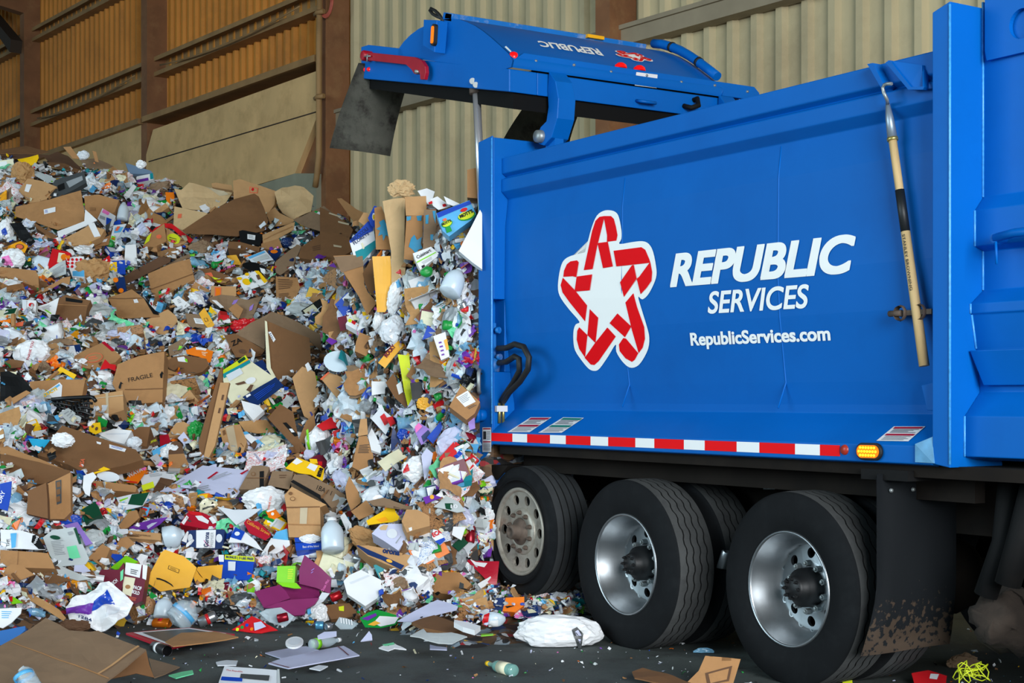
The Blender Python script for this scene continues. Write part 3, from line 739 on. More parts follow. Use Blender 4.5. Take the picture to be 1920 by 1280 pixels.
def wheel_dual(cx, cz, R, lab):
    W = empty('wheel', (cx, .15, cz), TR)
    mb = MB(); tire_mesh(mb, (cx, 0.0, cz), R, .29, .295, 1); mb.build('tire', [RUB, TREAD, GROOVE], W, fix=True)
    mb = MB(); tire_mesh(mb, (cx, .345, cz), R, .28, .295, 1); mb.build('tire', [RUB, TREAD, GROOVE], W)
    mb = MB(); mb.lathe([(.302, .016), (.300, .002), (.290, .0), (.283, .012), (.280, .05), (.262, .075), (.258, .12), (.240, .145), (.236, .168), (.222, .178)], (cx, 0, cz), (0, 1, 0), 64)
    mb.lathe([(.222, .178), (.236, .25), (.29, .30)], (cx, 0, cz), (0, 1, 0), 48)
    holes_disc(mb, (cx, .178, cz), .135, .222, .165, .178, .178, 8, .028)
    mb.lathe([(.135, .165), (.12, .16), (.10, .165)], (cx, 0, cz), (0, 1, 0), 40)
    mb.build('rim', ALU, W)
    mb = MB(); mb.lathe([(0, .035), (.055, .035), (.065, .05), (.075, .09), (.10, .10), (.105, .17)], (cx, 0, cz), (0, 1, 0), 24)
    for k in range(8):
        t = 2 * math.pi * k / 8; nut(mb, (cx + .05 * math.cos(t), .035, cz + .05 * math.sin(t)), r=.009, h=.012)
    mb.build('hub', HUBB, W, fix=True)
    for k in range(10):
        t = 2 * math.pi * (k + .5) / 10; mb = MB(); nut(mb, (cx + .125 * math.cos(t), .165, cz + .125 * math.sin(t)), r=.016, h=.035); mb.build('lug_nut', BOLT, W)
    mb = MB(); mb.lathe([(.29, .30), (.05, .30)], (cx, 0, cz), (0, 1, 0), 32); mb.lathe([(.21, .26), (.21, .34)], (cx, 0, cz), (0, 1, 0), 32); mb.build('brake_drum', BLACK, W)
    # opposite pair
    for y in (1.75, 2.10):
        mb = MB(); tire_mesh(mb, (cx, y, cz), R, .28, .295, 1, N=48); mb.build('tire', [RUB, TREAD, GROOVE], W)
    mb = MB(); mb.tube([(cx, .30, cz), (cx, 1.0, cz)], .075, 14); mb.lathe([(0, -.2), (.12, -.17), (.2, -.08), (.22, 0), (.2, .08), (.12, .17), (0, .2)], (cx, 1.2, cz), (0, 1, 0), 20); mb.tube([(cx, 1.4, cz), (cx, 1.9, cz)], .075, 14); mb.build('axle', BROWN, W)
wheel_dual(0.0, .492, .502, 'front'); wheel_dual(-1.385, .492, .502, 'middle')
# lift axle wheel: single tyre with flush dished disc
cx, cz, R = -2.62, .592, .432; Y0 = .06
W = empty('wheel', (cx, Y0, cz), TR)
mb = MB(); tire_mesh(mb, (cx, Y0, cz), R, .30, .283, 1, zig=False); mb.build('tire', [RUB, mat('worn_tread', (50, 53, 55), .8, var=.2, scale=10), GROOVE], W)
mb = MB(); mb.lathe([(.292, .016), (.290, .0), (.278, -.004), (.268, .008), (.262, .02)], (cx, Y0, cz), (0, 1, 0), 64)
holes_disc(mb, (cx, Y0 + .02, cz), .155, .262, Y0 + .03, Y0 + .02, .213, 10, .033)
mb.lathe([(.155, .03), (.15, .018), (.09, .012), (.085, .03)], (cx, Y0, cz), (0, 1, 0), 48)
mb.build('rim', ALU_D, W)
mb = MB(); mb.lathe([(0, -.055), (.022, -.055), (.026, -.07), (.042, -.07), (.048, -.06), (.05, -.01), (.085, .0), (.095, .02)], (cx, Y0, cz), (0, 1, 0), 28); mb.build('hub', RUST, W)
for k in range(10):
    t = 2 * math.pi * (k + .5) / 10; mb = MB(); nut(mb, (cx + .125 * math.cos(t), Y0 + .014, cz + .125 * math.sin(t)), r=.015, h=.018); mb.build('lug_nut', RUST, W)
mb = MB(); mb.lathe([(.262, .12), (.05, .12)], (cx, Y0, cz), (0, 1, 0), 32); mb.build('brake_drum', BLACK, W)
mb = MB(); tire_mesh(mb, (cx, 2.05, cz), R, .30, .283, 1, zig=False, N=48); mb.build('tire', [RUB, TREAD, GROOVE], W)
mb = MB(); mb.tube([(cx, .2, cz), (cx, 2.1, cz)], .07, 12); mb.build('axle', BLACK, W)

# ------------------------------------------------ chassis
for y in (.72, 1.52):
    mb = MB(); mb.box((-3.0, y, .78), (3.4, y + .09, 1.06)); mb.box((-3.0, y - .06, 1.03), (3.4, y + .12, 1.06)); mb.build('frame_rail', BROWN, TR)
for x in (-2.9, -2.0, -.7, .7, 1.8):
    mb = MB(); mb.box((x, .40, 1.02), (x + .12, 2.3, 1.10)); mb.build('cross_member', BROWN, TR)
mb = MB(); mb.box((-2.85, .25, .98), (1.0, .32, 1.10)); mb.build('sill_beam', BROWN, TR)
for x in (-1.385, 0.0):
    mb = MB(); mb.lathe([(0, -.1), (.13, -.08), (.15, 0), (.13, .08), (0, .1)], (x - .45, .5, .74), (0, 0, 1), 18); mb.build('air_bag', BLACK, TR)
    mb = MB(); mb.box((x - .55, .44, .50), (x + .1, .56, .56)); mb.build('suspension_arm', BROWN, TR)
mb = MB(); mb.prism([(-3.0, .06, 1.02), (-2.75, .06, 1.02), (-2.9, .06, .92)], (0, .6, 0)); mb.build('rear_bumper_bracket', BROWN, TR)
mb = MB(); mb.prism([(-2.95, .08, .96), (-2.70, .08, .98), (-2.74, .08, .86), (-2.96, .08, .86)], (0, .05, 0)); mb.build('blue_bracket', BLUE, TR)
# forward mud flap
mb = MB(); mb.box((.50, .02, 1.08), (.80, .62, 1.13)); mb.box((.60, .02, 1.04), (.64, .60, 1.10)); fh = mb.build('flap_hanger', BLACK, TR)
for k in range(4):
    mb = MB(); mb.lathe([(0, .012), (.009, .01), (.011, 0)], (.655, .06 + k * .15, 1.03), (1, 0, 0), 8); mb.build('bolt', BOLT, fh)
n = 10; vs = []
for i in range(n + 1):
    t = i / n; z = 1.11 - t * .885; bend = -.14 * max(0, t - .62) ** 1.3 * 2.6
    for j in range(6):
        s_ = j / 5; vs.append((.64 + bend * (1 - .6 * s_) + .01 * math.sin(6 * s_), -.02 + s_ * .56, z + (.02 * s_ if i == n else 0)))
mb = MB(); mb.mesh(vs, [(i*6+j, i*6+j+1, i*6+j+7, i*6+j+6) for i in range(n) for j in range(5)]); bmesh.ops.solidify(mb.bm, geom=mb.bm.faces[:], thickness=.012)
for f in mb.bm.faces: f.smooth = True
def flap_mat():
    m_ = mat('mud_flap_caked', (30, 34, 38), .75, var=.2, scale=6); nt = m_.node_tree; L = nt.links.new; b = nt.nodes['Principled BSDF']
    tc = nt.nodes.new('ShaderNodeTexCoord'); sp = nt.nodes.new('ShaderNodeSeparateXYZ'); L(tc.outputs['Object'], sp.inputs[0])
    nz = nt.nodes.new('ShaderNodeTexNoise'); nz.inputs['Scale'].default_value = 34; nz.inputs['Detail'].default_value = 6; L(tc.outputs['Object'], nz.inputs['Vector'])
    r = nt.nodes.new('ShaderNodeMapRange'); r.inputs['From Min'].default_value = .62; r.inputs['From Max'].default_value = .25; r.inputs['To Min'].default_value = -.22; r.inputs['To Max'].default_value = .16
    L(sp.outputs['Z'], r.inputs['Value'])
    ad = nt.nodes.new('ShaderNodeMath'); L(nz.outputs['Fac'], ad.inputs[0]); L(r.outputs['Result'], ad.inputs[1])
    cl = nt.nodes.new('ShaderNodeMapRange'); cl.inputs['From Min'].default_value = .52; cl.inputs['From Max'].default_value = .58; L(ad.outputs[0], cl.inputs['Value'])
    mx = nt.nodes.new('ShaderNodeMix'); mx.data_type = 'RGBA'; L(cl.outputs['Result'], mx.inputs['Factor'])
    mx.inputs['A'].default_value = (*srgb((28, 33, 38)), 1); mx.inputs['B'].default_value = (*srgb((96, 80, 66)), 1); L(mx.outputs['Result'], b.inputs['Base Color'])
    return m_
mb.build('mud_flap', flap_mat(), TR)
# forward running gear seen past the flap
mb = MB(); mb.lathe([(0, -.3), (.24, -.28), (.27, -.2), (.27, .9), (.24, .98), (0, 1.0)], (1.35, .8, .72), (1, 0, 0), 28); mb.build('air_tank', BLACK, TR)
mb = MB(); mb.tube([(1.12, .35, 1.08), (1.10, .33, .8), (1.02, .3, .55)], .055, 12); mb.build('exhaust_pipe', BLACK, TR)
mb = MB(); mb.tube([(1.30, .30, 1.10), (1.24, .28, .85), (1.18, .26, .62)], .06, 12); mb.build('shock_absorber', BLACK, TR)
mb = MB(); mb.lathe([(0, .14), (.05, .13), (.09, .10), (.11, .05), (.13, 0), (.15, -.10), (.16, -.14), (0, -.16)], (1.0, .42, .42), (.3, -.9, .1), 28); mb.tube([(1.0, .5, .42), (1.1, 1.6, .42)], .13, 14); mb.lathe([(0, -.12), (.12, -.1), (.16, 0), (.12, .1), (0, .12)], (1.28, .62, .46), (0, 1, 0), 18); 
for v_ in mb.bm.verts: v_.co += noise.noise_vector(v_.co * 9) * .04 + noise.noise_vector(v_.co * 26) * .025
mb.build('drive_housing', MUD, TR)
for q in (0, 1):
    mb = MB(); tire_mesh(mb, (2.6, .02 + q * 2.05, .50), .50, .30, .295, 1, N=48); mb.build('tire', [RUB, TREAD, GROOVE], TR)
mb = MB(); mb.box((.35, 2.15, .22), (2.9, 2.38, 1.14)); mb.build('far_blocker', BLACK, TR, bevel=.01)  # added box, hides the lit floor beyond the truck
mb = MB(); mb.box((1.55, .45, .35), (2.0, .9, 1.0)); mb.build('battery_box', BLACK, TR, bevel=.02)
mb = MB(); mb.face([on_y(u, v, .70) for u, v in ((1431, 902), (1453, 902), (1453, 917), (1431, 917))]); sp_ = mb.build('spec_sticker', STK, TR, fix=False)
mb = MB(); mb.lathe([(.020, 0), (.014, 0)], on_y(1437, 909.5, .697), (0, 1, 0), 16); mb.build('sticker_print', SBLK, sp_)

# ------------------------------------------------ hook pole strapped on the side
tp, bt = on_y(1660, 165, .045), on_y(1733, 686, .06)
HP = tag(empty('hook_pole', bt), 'long wooden handled hook pole strapped upright against the blue truck side', 'tool')
WOODM = mat('worn_ash_wood', (206, 176, 124), .7, var=.15, scale=14, stretch=(1, 1, .1), dirt=(150, 112, 66), dirt_amt=.4, dirt_scale=10)
def pl(v):
    t = (v - 200) / (686 - 200.0); return on_y(1665 + (1733 - 1665) * t, v, .05 + .005 * t)
rr = .022
mb = MB(); mb.tube([pl(262), pl(400)], rr * .9, 14); mb.build('handle', WOODM, HP)
mb = MB(); mb.tube([pl(356), pl(434)], rr * 1.02, 14); mb.build('grip_sleeve', mat('sleeve_black', (22, 26, 28), .5), HP, label='black sleeve on the handle')
mb = MB(); mb.tube([pl(434), pl(686)], [rr, rr * 1.12], 14); mb.build('handle', WOODM, HP)
mb = MB(); mb.tube([pl(192), pl(222), pl(258)], [.009, .02, .024], 12); mb.build('ferrule', mat('zinc_ferrule', (150, 165, 178), .4, metal=.6), HP)
mb = MB(); mb.tube([pl(258), pl(264)], .027, 12); mb.build('ferrule_ring', BRASS, HP)
mb = MB(); mb.tube([pl(195)] + [on_y(u, v, -.01) for u, v in ((1663, 186), (1657, 174), (1655, 165), (1658, 159), (1664, 157), (1672, 157))], .0085, 8); mb.build('hook', BOLT, HP)
a, b = pl(440), pl(545); ax = (b - a); yd = Vector((ax.z, 0, -ax.x)).normalized() * -.018
mb = MB(); add_text(mb, 'STANLEY BROWNING', a + Vector((.004, -.0255, 0)) - yd * .3, ax, yd * 1.0, .01); mb.build('lettering', SBLK, HP, fix=False)
# pole brackets on the truck
mb = MB(); c = on_y(1712, 586, .07); mb.box(c + Vector((-.12, -.02, -.012)), c + Vector((.13, .05, .012)))
for s_ in (-1, 1): mb.lathe([(.035, -.015), (.04, 0), (.03, .015)], c + Vector((s_ * .06, -.02, 0)), (0, 1, 0), 10)
mb.tube([c + Vector((-.13, -.02, 0)), c + Vector((-.05, -.02, 0))], .015, 8); mb.build('pole_clamp', RUST, TR)
mb = MB()
mb.prism([on_y(1626, 120, .02), on_y(1636, 118, .02), on_y(1658, 160, .02), on_y(1652, 165, .02)], (0, .09, 0))
mb.prism([on_y(1660, 117, .02), on_y(1668, 113, .02), on_y(1708, 163, .02), on_y(1730, 162, .02), on_y(1729, 125, .07), on_y(1732, 125, .07), on_y(1733, 163, .02), on_y(1730, 168, .02), on_y(1703, 168, .02)], (0, .03, 0))
mb.build('hook_bracket', BLUE, TR)
mb = MB(); mb.prism([on_y(1664, 113, .03), on_y(1729, 122, .06), on_y(1730, 163, .05), on_y(1703, 167, .03)], (0, .02, 0)); mb.build('bracket_plate', BLUE, TR)
# ------------------------------------------------------------------ the heap: its real surface
random.seed(11)
def interp(x, tab):
    if x <= tab[0][0]: return tab[0][1]
    for (a, p), (b, q) in zip(tab, tab[1:]):
        if x <= b: return p + (q - p) * (x - a) / (b - a)
    return tab[-1][1]
T_TOE = [(-400, 8.6), (0, 8.75), (150, 9.3), (280, 9.95), (600, 10.05), (900, 10.3), (1000, 10.6), (1080, 11.0)]
T_CRZ = [(-400, 20.5), (0, 19.5), (300, 19.0), (600, 17.0), (700, 16.0), (1100, 16.0)]
T_CRV = [(-400, 282), (0, 292), (80, 300), (150, 306), (200, 318), (300, 342), (400, 356), (500, 366), (600, 392), (660, 410), (750, 430), (1100, 470)]
def fbm(x, y, z=0.0):
    return noise.noise((x, y, z)) + .5 * noise.noise((x * 2.1, y * 2.1, z + 7)) + .25 * noise.noise((x * 4.3, y * 4.3, z + 13))
def H(x, y, rough=True):
    rx, ry = x - CAM.x, y - CAM.y
    z = rx * FW.x + ry * FW.y
    if z < 5: return 0.0
    u = 960 + FPX * (rx * RT.x + ry * RT.y) / z
    z0 = interp(u, T_TOE); zc = interp(u, T_CRZ); hc = 1.47 + (747 - interp(u, T_CRV)) / FPX * zc
    t = (z - z0) / (zc - z0)
    h = -0.02 if t <= 0 else hc * min(1, t) ** .95
    if t > 1: h = hc - .12 * (z - zc)
    if x > -3.2: h *= max(0.0, 1 - (x + 3.2) / .6)     # nothing deep under the truck
    # block pushed out of the body
    b = -1.0
    if -6.6 < x < -1.6:
        g = min(1.0, max(0.0, (x + 6.3) / 1.3))
        if y > .14: bz = 2.93 if y < 2.3 else 2.93 - (y - 2.3) * 2
        else:
            d = .14 - y
            bz = 2.93 - d * 6.5 if d < .26 else (1.24 - (d - .26) * 1.75)
        if x > -2.98: bz = min(bz, .17 * max(0.0, 1 - (x + 2.98) / 1.3) + .02)
        elif x > -3.05: pass
        b = bz * g ** .7
    h = max(h, b)
    if h > .06 and rough: h += min(h, .5) * .22 * fbm(x * 1.9, y * 1.9)
    return h
def hit(u, v, rough=True):
    d = unproj_dir(u, v); z = 7.0
    while z < 34:
        p = CAM + d * z
        if p.z <= max(0.0, H(p.x, p.y, rough)): break
        z += .06
    else: return None
    lo, hi = z - .06, z
    for _ in range(7):
        mi = .5 * (lo + hi); p = CAM + d * mi
        if p.z <= max(0.0, H(p.x, p.y, rough)): hi = mi
        else: lo = mi
    return CAM + d * hi
def normal_at(p):
    e = .12
    n = Vector((H(p.x - e, p.y, False) - H(p.x + e, p.y, False), H(p.x, p.y - e, False) - H(p.x, p.y + e, False), 2 * e))
    return n.normalized()

# compacted mass that carries everything else
def base_mat():
    m_ = bpy.data.materials.new('packed_refuse'); m_.use_nodes = True; nt = m_.node_tree; L = nt.links.new; b = nt.nodes['Principled BSDF']
    tc = nt.nodes.new('ShaderNodeTexCoord')
    mp = nt.nodes.new('ShaderNodeMapping'); mp.inputs['Scale'].default_value = (1, 1, 1.8); L(tc.outputs['Object'], mp.inputs[0])
    nz = nt.nodes.new('ShaderNodeTexNoise'); nz.inputs['Scale'].default_value = 3; L(mp.outputs[0], nz.inputs['Vector'])
    ad = nt.nodes.new('ShaderNodeVectorMath'); ad.operation = 'MULTIPLY_ADD'; L(nz.outputs['Color'], ad.inputs[0]); ad.inputs[1].default_value = (.3, .3, .3); L(mp.outputs[0], ad.inputs[2])
    cols = []
    for sc in (9, 19):
        vo_ = nt.nodes.new('ShaderNodeTexVoronoi'); vo_.inputs['Scale'].default_value = sc; L(ad.outputs[0], vo_.inputs['Vector'])
        sp = nt.nodes.new('ShaderNodeSeparateColor'); L(vo_.outputs['Color'], sp.inputs[0])
        cr_ = nt.nodes.new('ShaderNodeValToRGB'); cr_.color_ramp.interpolation = 'CONSTANT'
        stops = [(0, (96, 70, 46)), (.2, (70, 52, 38)), (.34, (150, 158, 164)), (.42, (90, 98, 106)), (.50, (36, 34, 33)), (.66, (120, 88, 58)), (.80, (130, 146, 156)), (.86, (36, 60, 110)), (.89, (150, 40, 44)), (.92, (200, 160, 40)), (.95, (40, 96, 70)), (.97, (220, 222, 222))]  # palette darkened to stand for shade in the gaps of the heap
        e = cr_.color_ramp.elements; e[0].position = 0; e[0].color = (*srgb(stops[0][1]), 1); e[1].position = stops[1][0]; e[1].color = (*srgb(stops[1][1]), 1)
        for q, c in stops[2:]:
            k = e.new(q); k.color = (*srgb(c), 1)
        L(sp.outputs[0], cr_.inputs[0]); cols.append((cr_, sp))
    mx = nt.nodes.new('ShaderNodeMix'); mx.data_type = 'RGBA'; gt = nt.nodes.new('ShaderNodeMath'); gt.operation = 'GREATER_THAN'; gt.inputs[1].default_value = .45
    L(cols[0][1].outputs[1], gt.inputs[0]); L(gt.outputs[0], mx.inputs['Factor']); L(cols[0][0].outputs[0], mx.inputs['A']); L(cols[1][0].outputs[0], mx.inputs['B'])
    L(mx.outputs['Result'], b.inputs['Base Color']); b.inputs['Roughness'].default_value = .7
    return m_
st = .085; nL, nZ = int(19 / st), int(26 / st)
vid = {}; vs = []; fs = []
hh = {}
for j in range(nZ):
    z = 8.0 + j * st
    for i in range(nL):
        l = -15 + i * st
        if l > -2 and z > 17: continue
        if abs(960 + FPX * l / z - 420) > 900: continue
        p = CAM + FW * z + RT * l
        h = H(p.x, p.y)
        if h <= -.015 or (p - W0).dot(NW) < .75: continue
        if p.x > -2.9 and p.y > 2.2: continue
        vid[(i, j)] = len(vs)
        vs.append((p.x, p.y, max(-.01, h - .05 + .05 * noise.noise((p.x * 7, p.y * 7, 3)))))
for (i, j), a in vid.items():
    q = [vid.get(k) for k in ((i + 1, j), (i + 1, j + 1), (i, j + 1))]
    if None not in q: fs.append((a, *q))
mb = MB(); mb.mesh(vs, fs)
tag(mb.build('refuse_mound', base_mat(), fix=False), 'packed mass of mixed refuse that the loose rubbish lies on', 'refuse', kind='stuff')
# ------------------------------------------------------------------ named rubbish: builders
PAL = dict(card=(170,124,78), card_d=(122,84,50), card_l=(190,146,98), card_g=(136,110,84), pale=(204,172,126), kraft=(180,136,86), white=(232,234,236), paper=(214,220,226), lilac=(196,200,226),
  news=(186,194,194), grey=(150,156,160), dgrey=(70,74,76), black=(20,22,24), blue=(20,70,180), navy=(14,44,96), sky=(90,176,226), cyan=(40,170,214), teal=(20,140,150), red=(206,26,34), crimson=(176,18,44),
  maroon=(104,18,44), magenta=(128,36,92), orange=(238,122,20), coral=(232,110,76), yellow=(246,196,20), gold=(240,178,60), amber=(250,168,30), lime=(130,214,30), yelgreen=(214,226,40), green=(20,150,60), dgreen=(10,70,46),
  mint=(110,214,160), purple=(110,50,160), violet=(150,120,200), pink=(236,120,190), brown=(96,66,44), cream=(226,222,190), tape=(196,180,150), snow=(40,140,180))
def pm(c):
    rough = .42
    if c in ('card', 'card_d', 'card_l', 'card_g', 'pale', 'kraft', 'brown'): return mat('board_' + c, PAL[c], .85, var=.10, scale=5, dirt=tuple(int(x * .78) for x in PAL[c]), dirt_amt=.5, dirt_scale=3)
    if c in ('news', 'paper', 'lilac', 'white'): return mat('paper_' + c, PAL[c], .6, var=.04, scale=5)
    return mat('print_' + c, PAL[c], rough, var=.05, scale=9)
def bagm(c): 
    return mat('film_' + c, PAL[c], .32, spec=.6, var=.05, scale=6)
CLEAR = clear_mat('clear_plastic', (226, 240, 246), .22, .08)
MILKY = mat('milky_plastic', (206, 222, 232), .28, spec=.6, var=.04, scale=6)
CLEARB = clear_mat('clear_blue_plastic', (150, 206, 236), .35, .1)
GLASSG = clear_mat('pale_green_glass', (150, 206, 196), .45, .05)
HERO_OBJ = []
HERO_POLY = []      # (pixel outline, name) of everything placed by name, for labels and for keeping loose rubbish off it
REFS = []
HN = Vector((-FW.x, -FW.y, 0)).normalized()
CATS = dict(cardboard_box='box', cardboard_sheet='cardboard', cardboard_strip='cardboard', cardboard_flap='cardboard', paper_sheet='paper', newspaper='newspaper', magazine='magazine', padded_mailer='envelope', snack_bag='packet',
  food_carton='carton', plastic_bag='bag', milk_jug='jug', plastic_bottle='bottle', drink_can='can', plastic_cover='lid', crumpled_paper='paper', foam_tray='tray', plastic_tray='tray', pizza_box='box', tote_bag='bag', plastic_tub='tub', foam_block='foam', plastic_sheet='plastic sheet', wrapper='wrapper', drink_carton='carton', paper_plate='plate', tin='tin', net='net', jar='jar', glass_bottle='bottle', framed_sign='sign', sack='sack', clamshell_box='box', ball='ball', rag='rag', twine='string', book='book', gift_box='box')
def inpoly(x, y, poly):
    c = False; n = len(poly)
    for i in range(n):
        x0, y0 = poly[i]; x1, y1 = poly[i - 1]
        if (y0 > y) != (y1 > y) and x < (x1 - x0) * (y - y0) / (y1 - y0) + x0: c = not c
    return c
def grid2d(pts, nd=6):
    bm = bmesh.new(); bm.faces.new([bm.verts.new((x, y, 0)) for x, y in pts]); bmesh.ops.triangulate(bm, faces=bm.faces[:])
    xs = [p[0] for p in pts]; ys = [p[1] for p in pts]
    for lo, hi, ax in ((min(xs), max(xs), 0), (min(ys), max(ys), 1)):
        for k in range(1, nd):
            co = [0, 0, 0]; co[ax] = lo + (hi - lo) * k / nd; no = [0, 0, 0]; no[ax] = 1
            bmesh.ops.bisect_plane(bm, geom=bm.verts[:] + bm.edges[:] + bm.faces[:], plane_co=co, plane_no=no, dist=1e-4)
    bm.verts.index_update()
    v = [(q.co.x, q.co.y) for q in bm.verts]; f = [[q.index for q in g.verts] for g in bm.faces]
    b = [(e.verts[0].index, e.verts[1].index) for e in bm.edges if len(e.link_faces) == 1]
    # keep edge direction of its face
    bd = []
    for e in bm.edges:
        if len(e.link_faces) == 1:
            l = e.link_loops[0]; bd.append((l.vert.index, l.link_loop_next.vert.index))
    bm.free(); return v, f, bd
SEED = [0]
def plane_for(pts, tilt, yaw, lift, flat=None):
    us = [p[0] for p in pts]; vs_ = [p[1] for p in pts]
    ti, ya = math.radians(tilt), math.radians(yaw)
    hd = Matrix.Rotation(ya, 3, 'Z') @ HN
    n = (hd * math.sin(ti) + UP * math.cos(ti)).normalized()
    if flat is not None: return Vector((0, 0, flat)), n
    cu = sum(us) / len(us); v1 = max(vs_); v0 = min(vs_)
    p0 = hit(cu, v1 - .15 * (v1 - v0)) or hit(cu, v1 + 8) or hit(cu, v1 + 40)
    if p0 is None: p0 = on_depth(cu, v1, 18)
    p0 = p0 + HN * lift
    need = 0
    for u, v in list(pts) + [(cu, .5 * (v0 + v1))]:
        s_ = hit(u, v)
        if s_ is None: continue
        q = on_plane(u, v, p0, n); dq = (q - CAM).dot(FW); ds = (s_ - CAM).dot(FW)
        need = max(need, dq - ds + .02)
    return p0 + HN * min(need, .45), n
def S(name, pts, col, label, ref=None, tilt=55, yaw=0, th=.006, bend=.018, lift=.03, deco=(), flat=None, group=None, nd=6, parent=None, freq=2.6, cat=None):
    SEED[0] += 1; sd = SEED[0] * 3.7
    P0, n = plane_for(pts, tilt, yaw, lift, flat)
    def mp(u, v, off=0.0):
        p = on_plane(u, v, P0, n)
        q = p * freq
        return p + n * (bend * (noise.noise((q.x + sd, q.y, q.z)) + .5 * noise.noise((q.x * 2.3, q.y * 2.3 + sd, q.z * 2.3))) + off)
    v, f, bd = grid2d(pts, nd); nv = len(v)
    front = [mp(a, b) for a, b in v]; back = [mp(a, b, -th) for a, b in v]
    mb = MB(); mb.mesh(front + back, f + [[nv + i for i in g][::-1] for g in f] + [(b, a, nv + a, nv + b) for a, b in bd])
    org = sum(front, Vector()) / nv
    m_ = pm(col) if isinstance(col, str) else col
    o = mb.build(name, m_, parent, origin=org)
    if parent is None:
        tag(o, label, cat or CATS.get(name, 'rubbish'), group)
        HERO_POLY.append(list(pts)); HERO_OBJ.append(o)
        if ref: REFS.append((sum(p[0] for p in pts) / len(pts), sum(p[1] for p in pts) / len(pts), ref))
    elif label: o['label'] = label
    ez = .0025 + (front[0] - CAM).length * .00012
    for k, d_ in enumerate(deco):
        off = ez * (1 + .35 * k)
        mb = MB()
        if d_[0] == 'p':
            vv, ff, _ = grid2d(d_[1], max(2, nd - 2)); mb.mesh([mp(a, b, off) for a, b in vv], ff); c = d_[2]; nm = d_[3] if len(d_) > 3 else 'printed_panel'
        elif d_[0] == 't':
            _, s_, bl, br, hp, c = d_[:6]; bold = d_[6] if len(d_) > 6 else .02
            tv, tf, x0, x1, y0, y1 = text2d(s_, bold, 0.0)
            ex = Vector((br[0] - bl[0], br[1] - bl[1])); ey = Vector((ex.y, -ex.x)).normalized() * hp
            vv = []
            for px, py in tv:
                w = Vector(bl) + ex * ((px - x0) / (x1 - x0)) + ey * ((py - y0) / (y1 - y0)); vv.append(mp(w.x, w.y, off + .0015))
            mb.mesh(vv, tf); nm = 'lettering'
        elif d_[0] == 'l':      # printed lines: corners TL,TR,BR,BL, count
            a, b, c_, e = [Vector(q) for q in d_[1]]; c = d_[3]; nm = 'printed_lines'; k_ = d_[2]
            for r_ in range(k_):
                t0, t1 = (r_ + .2) / k_, (r_ + .6) / k_; w = .7 + .3 * random.random()
                q = [a.lerp(e, t0), a.lerp(e, t0).lerp(b.lerp(c_, t0), w), a.lerp(e, t1).lerp(b.lerp(c_, t1), w), a.lerp(e, t1)]
                mb.face([mp(x, y, off) for x, y in q])
        mb.build(nm, pm(c), o, fix=False)
    return o
def Bx(name, pts, col, label, ref=None, depth=.18, **k):
    k.setdefault('bend', .008)
    return S(name, pts, col, label, ref, th=depth, **k)
def O(cx, cy, rx, ry, rot=0, n=16):
    c, s_ = math.cos(math.radians(rot)), math.sin(math.radians(rot))
    return [(cx + rx * math.cos(2*math.pi*k/n) * c - ry * math.sin(2*math.pi*k/n) * s_, cy + rx * math.cos(2*math.pi*k/n) * s_ + ry * math.sin(2*math.pi*k/n) * c) for k in range(n)]
def blob(w, h, d, crumple=.3, sub=4, seed=0.0, sharp=1.0):
    bm = bmesh.new(); bmesh.ops.create_icosphere(bm, subdivisions=sub, radius=1.0)
    for v in bm.verts:
        p = v.co.copy()
        a = 1 - abs(noise.noise((p.x * 1.6 + seed, p.y * 1.6, p.z * 1.6))) * 2
        b = 1 - abs(noise.noise((p.x * 3.4, p.y * 3.4 + seed, p.z * 3.4))) * 2
        c = 1 - abs(noise.noise((p.x * 7, p.y * 7, p.z * 7 + seed))) * 2
        r = 1 + crumple * (.55 * a + .35 * b + .2 * c * sharp - .5) + .2 * noise.noise((p.x + seed, p.y, p.z))
        v.co = Vector((p.x * r * w / 2, p.y * r * h / 2, p.z * r * d / 2))
    return bm
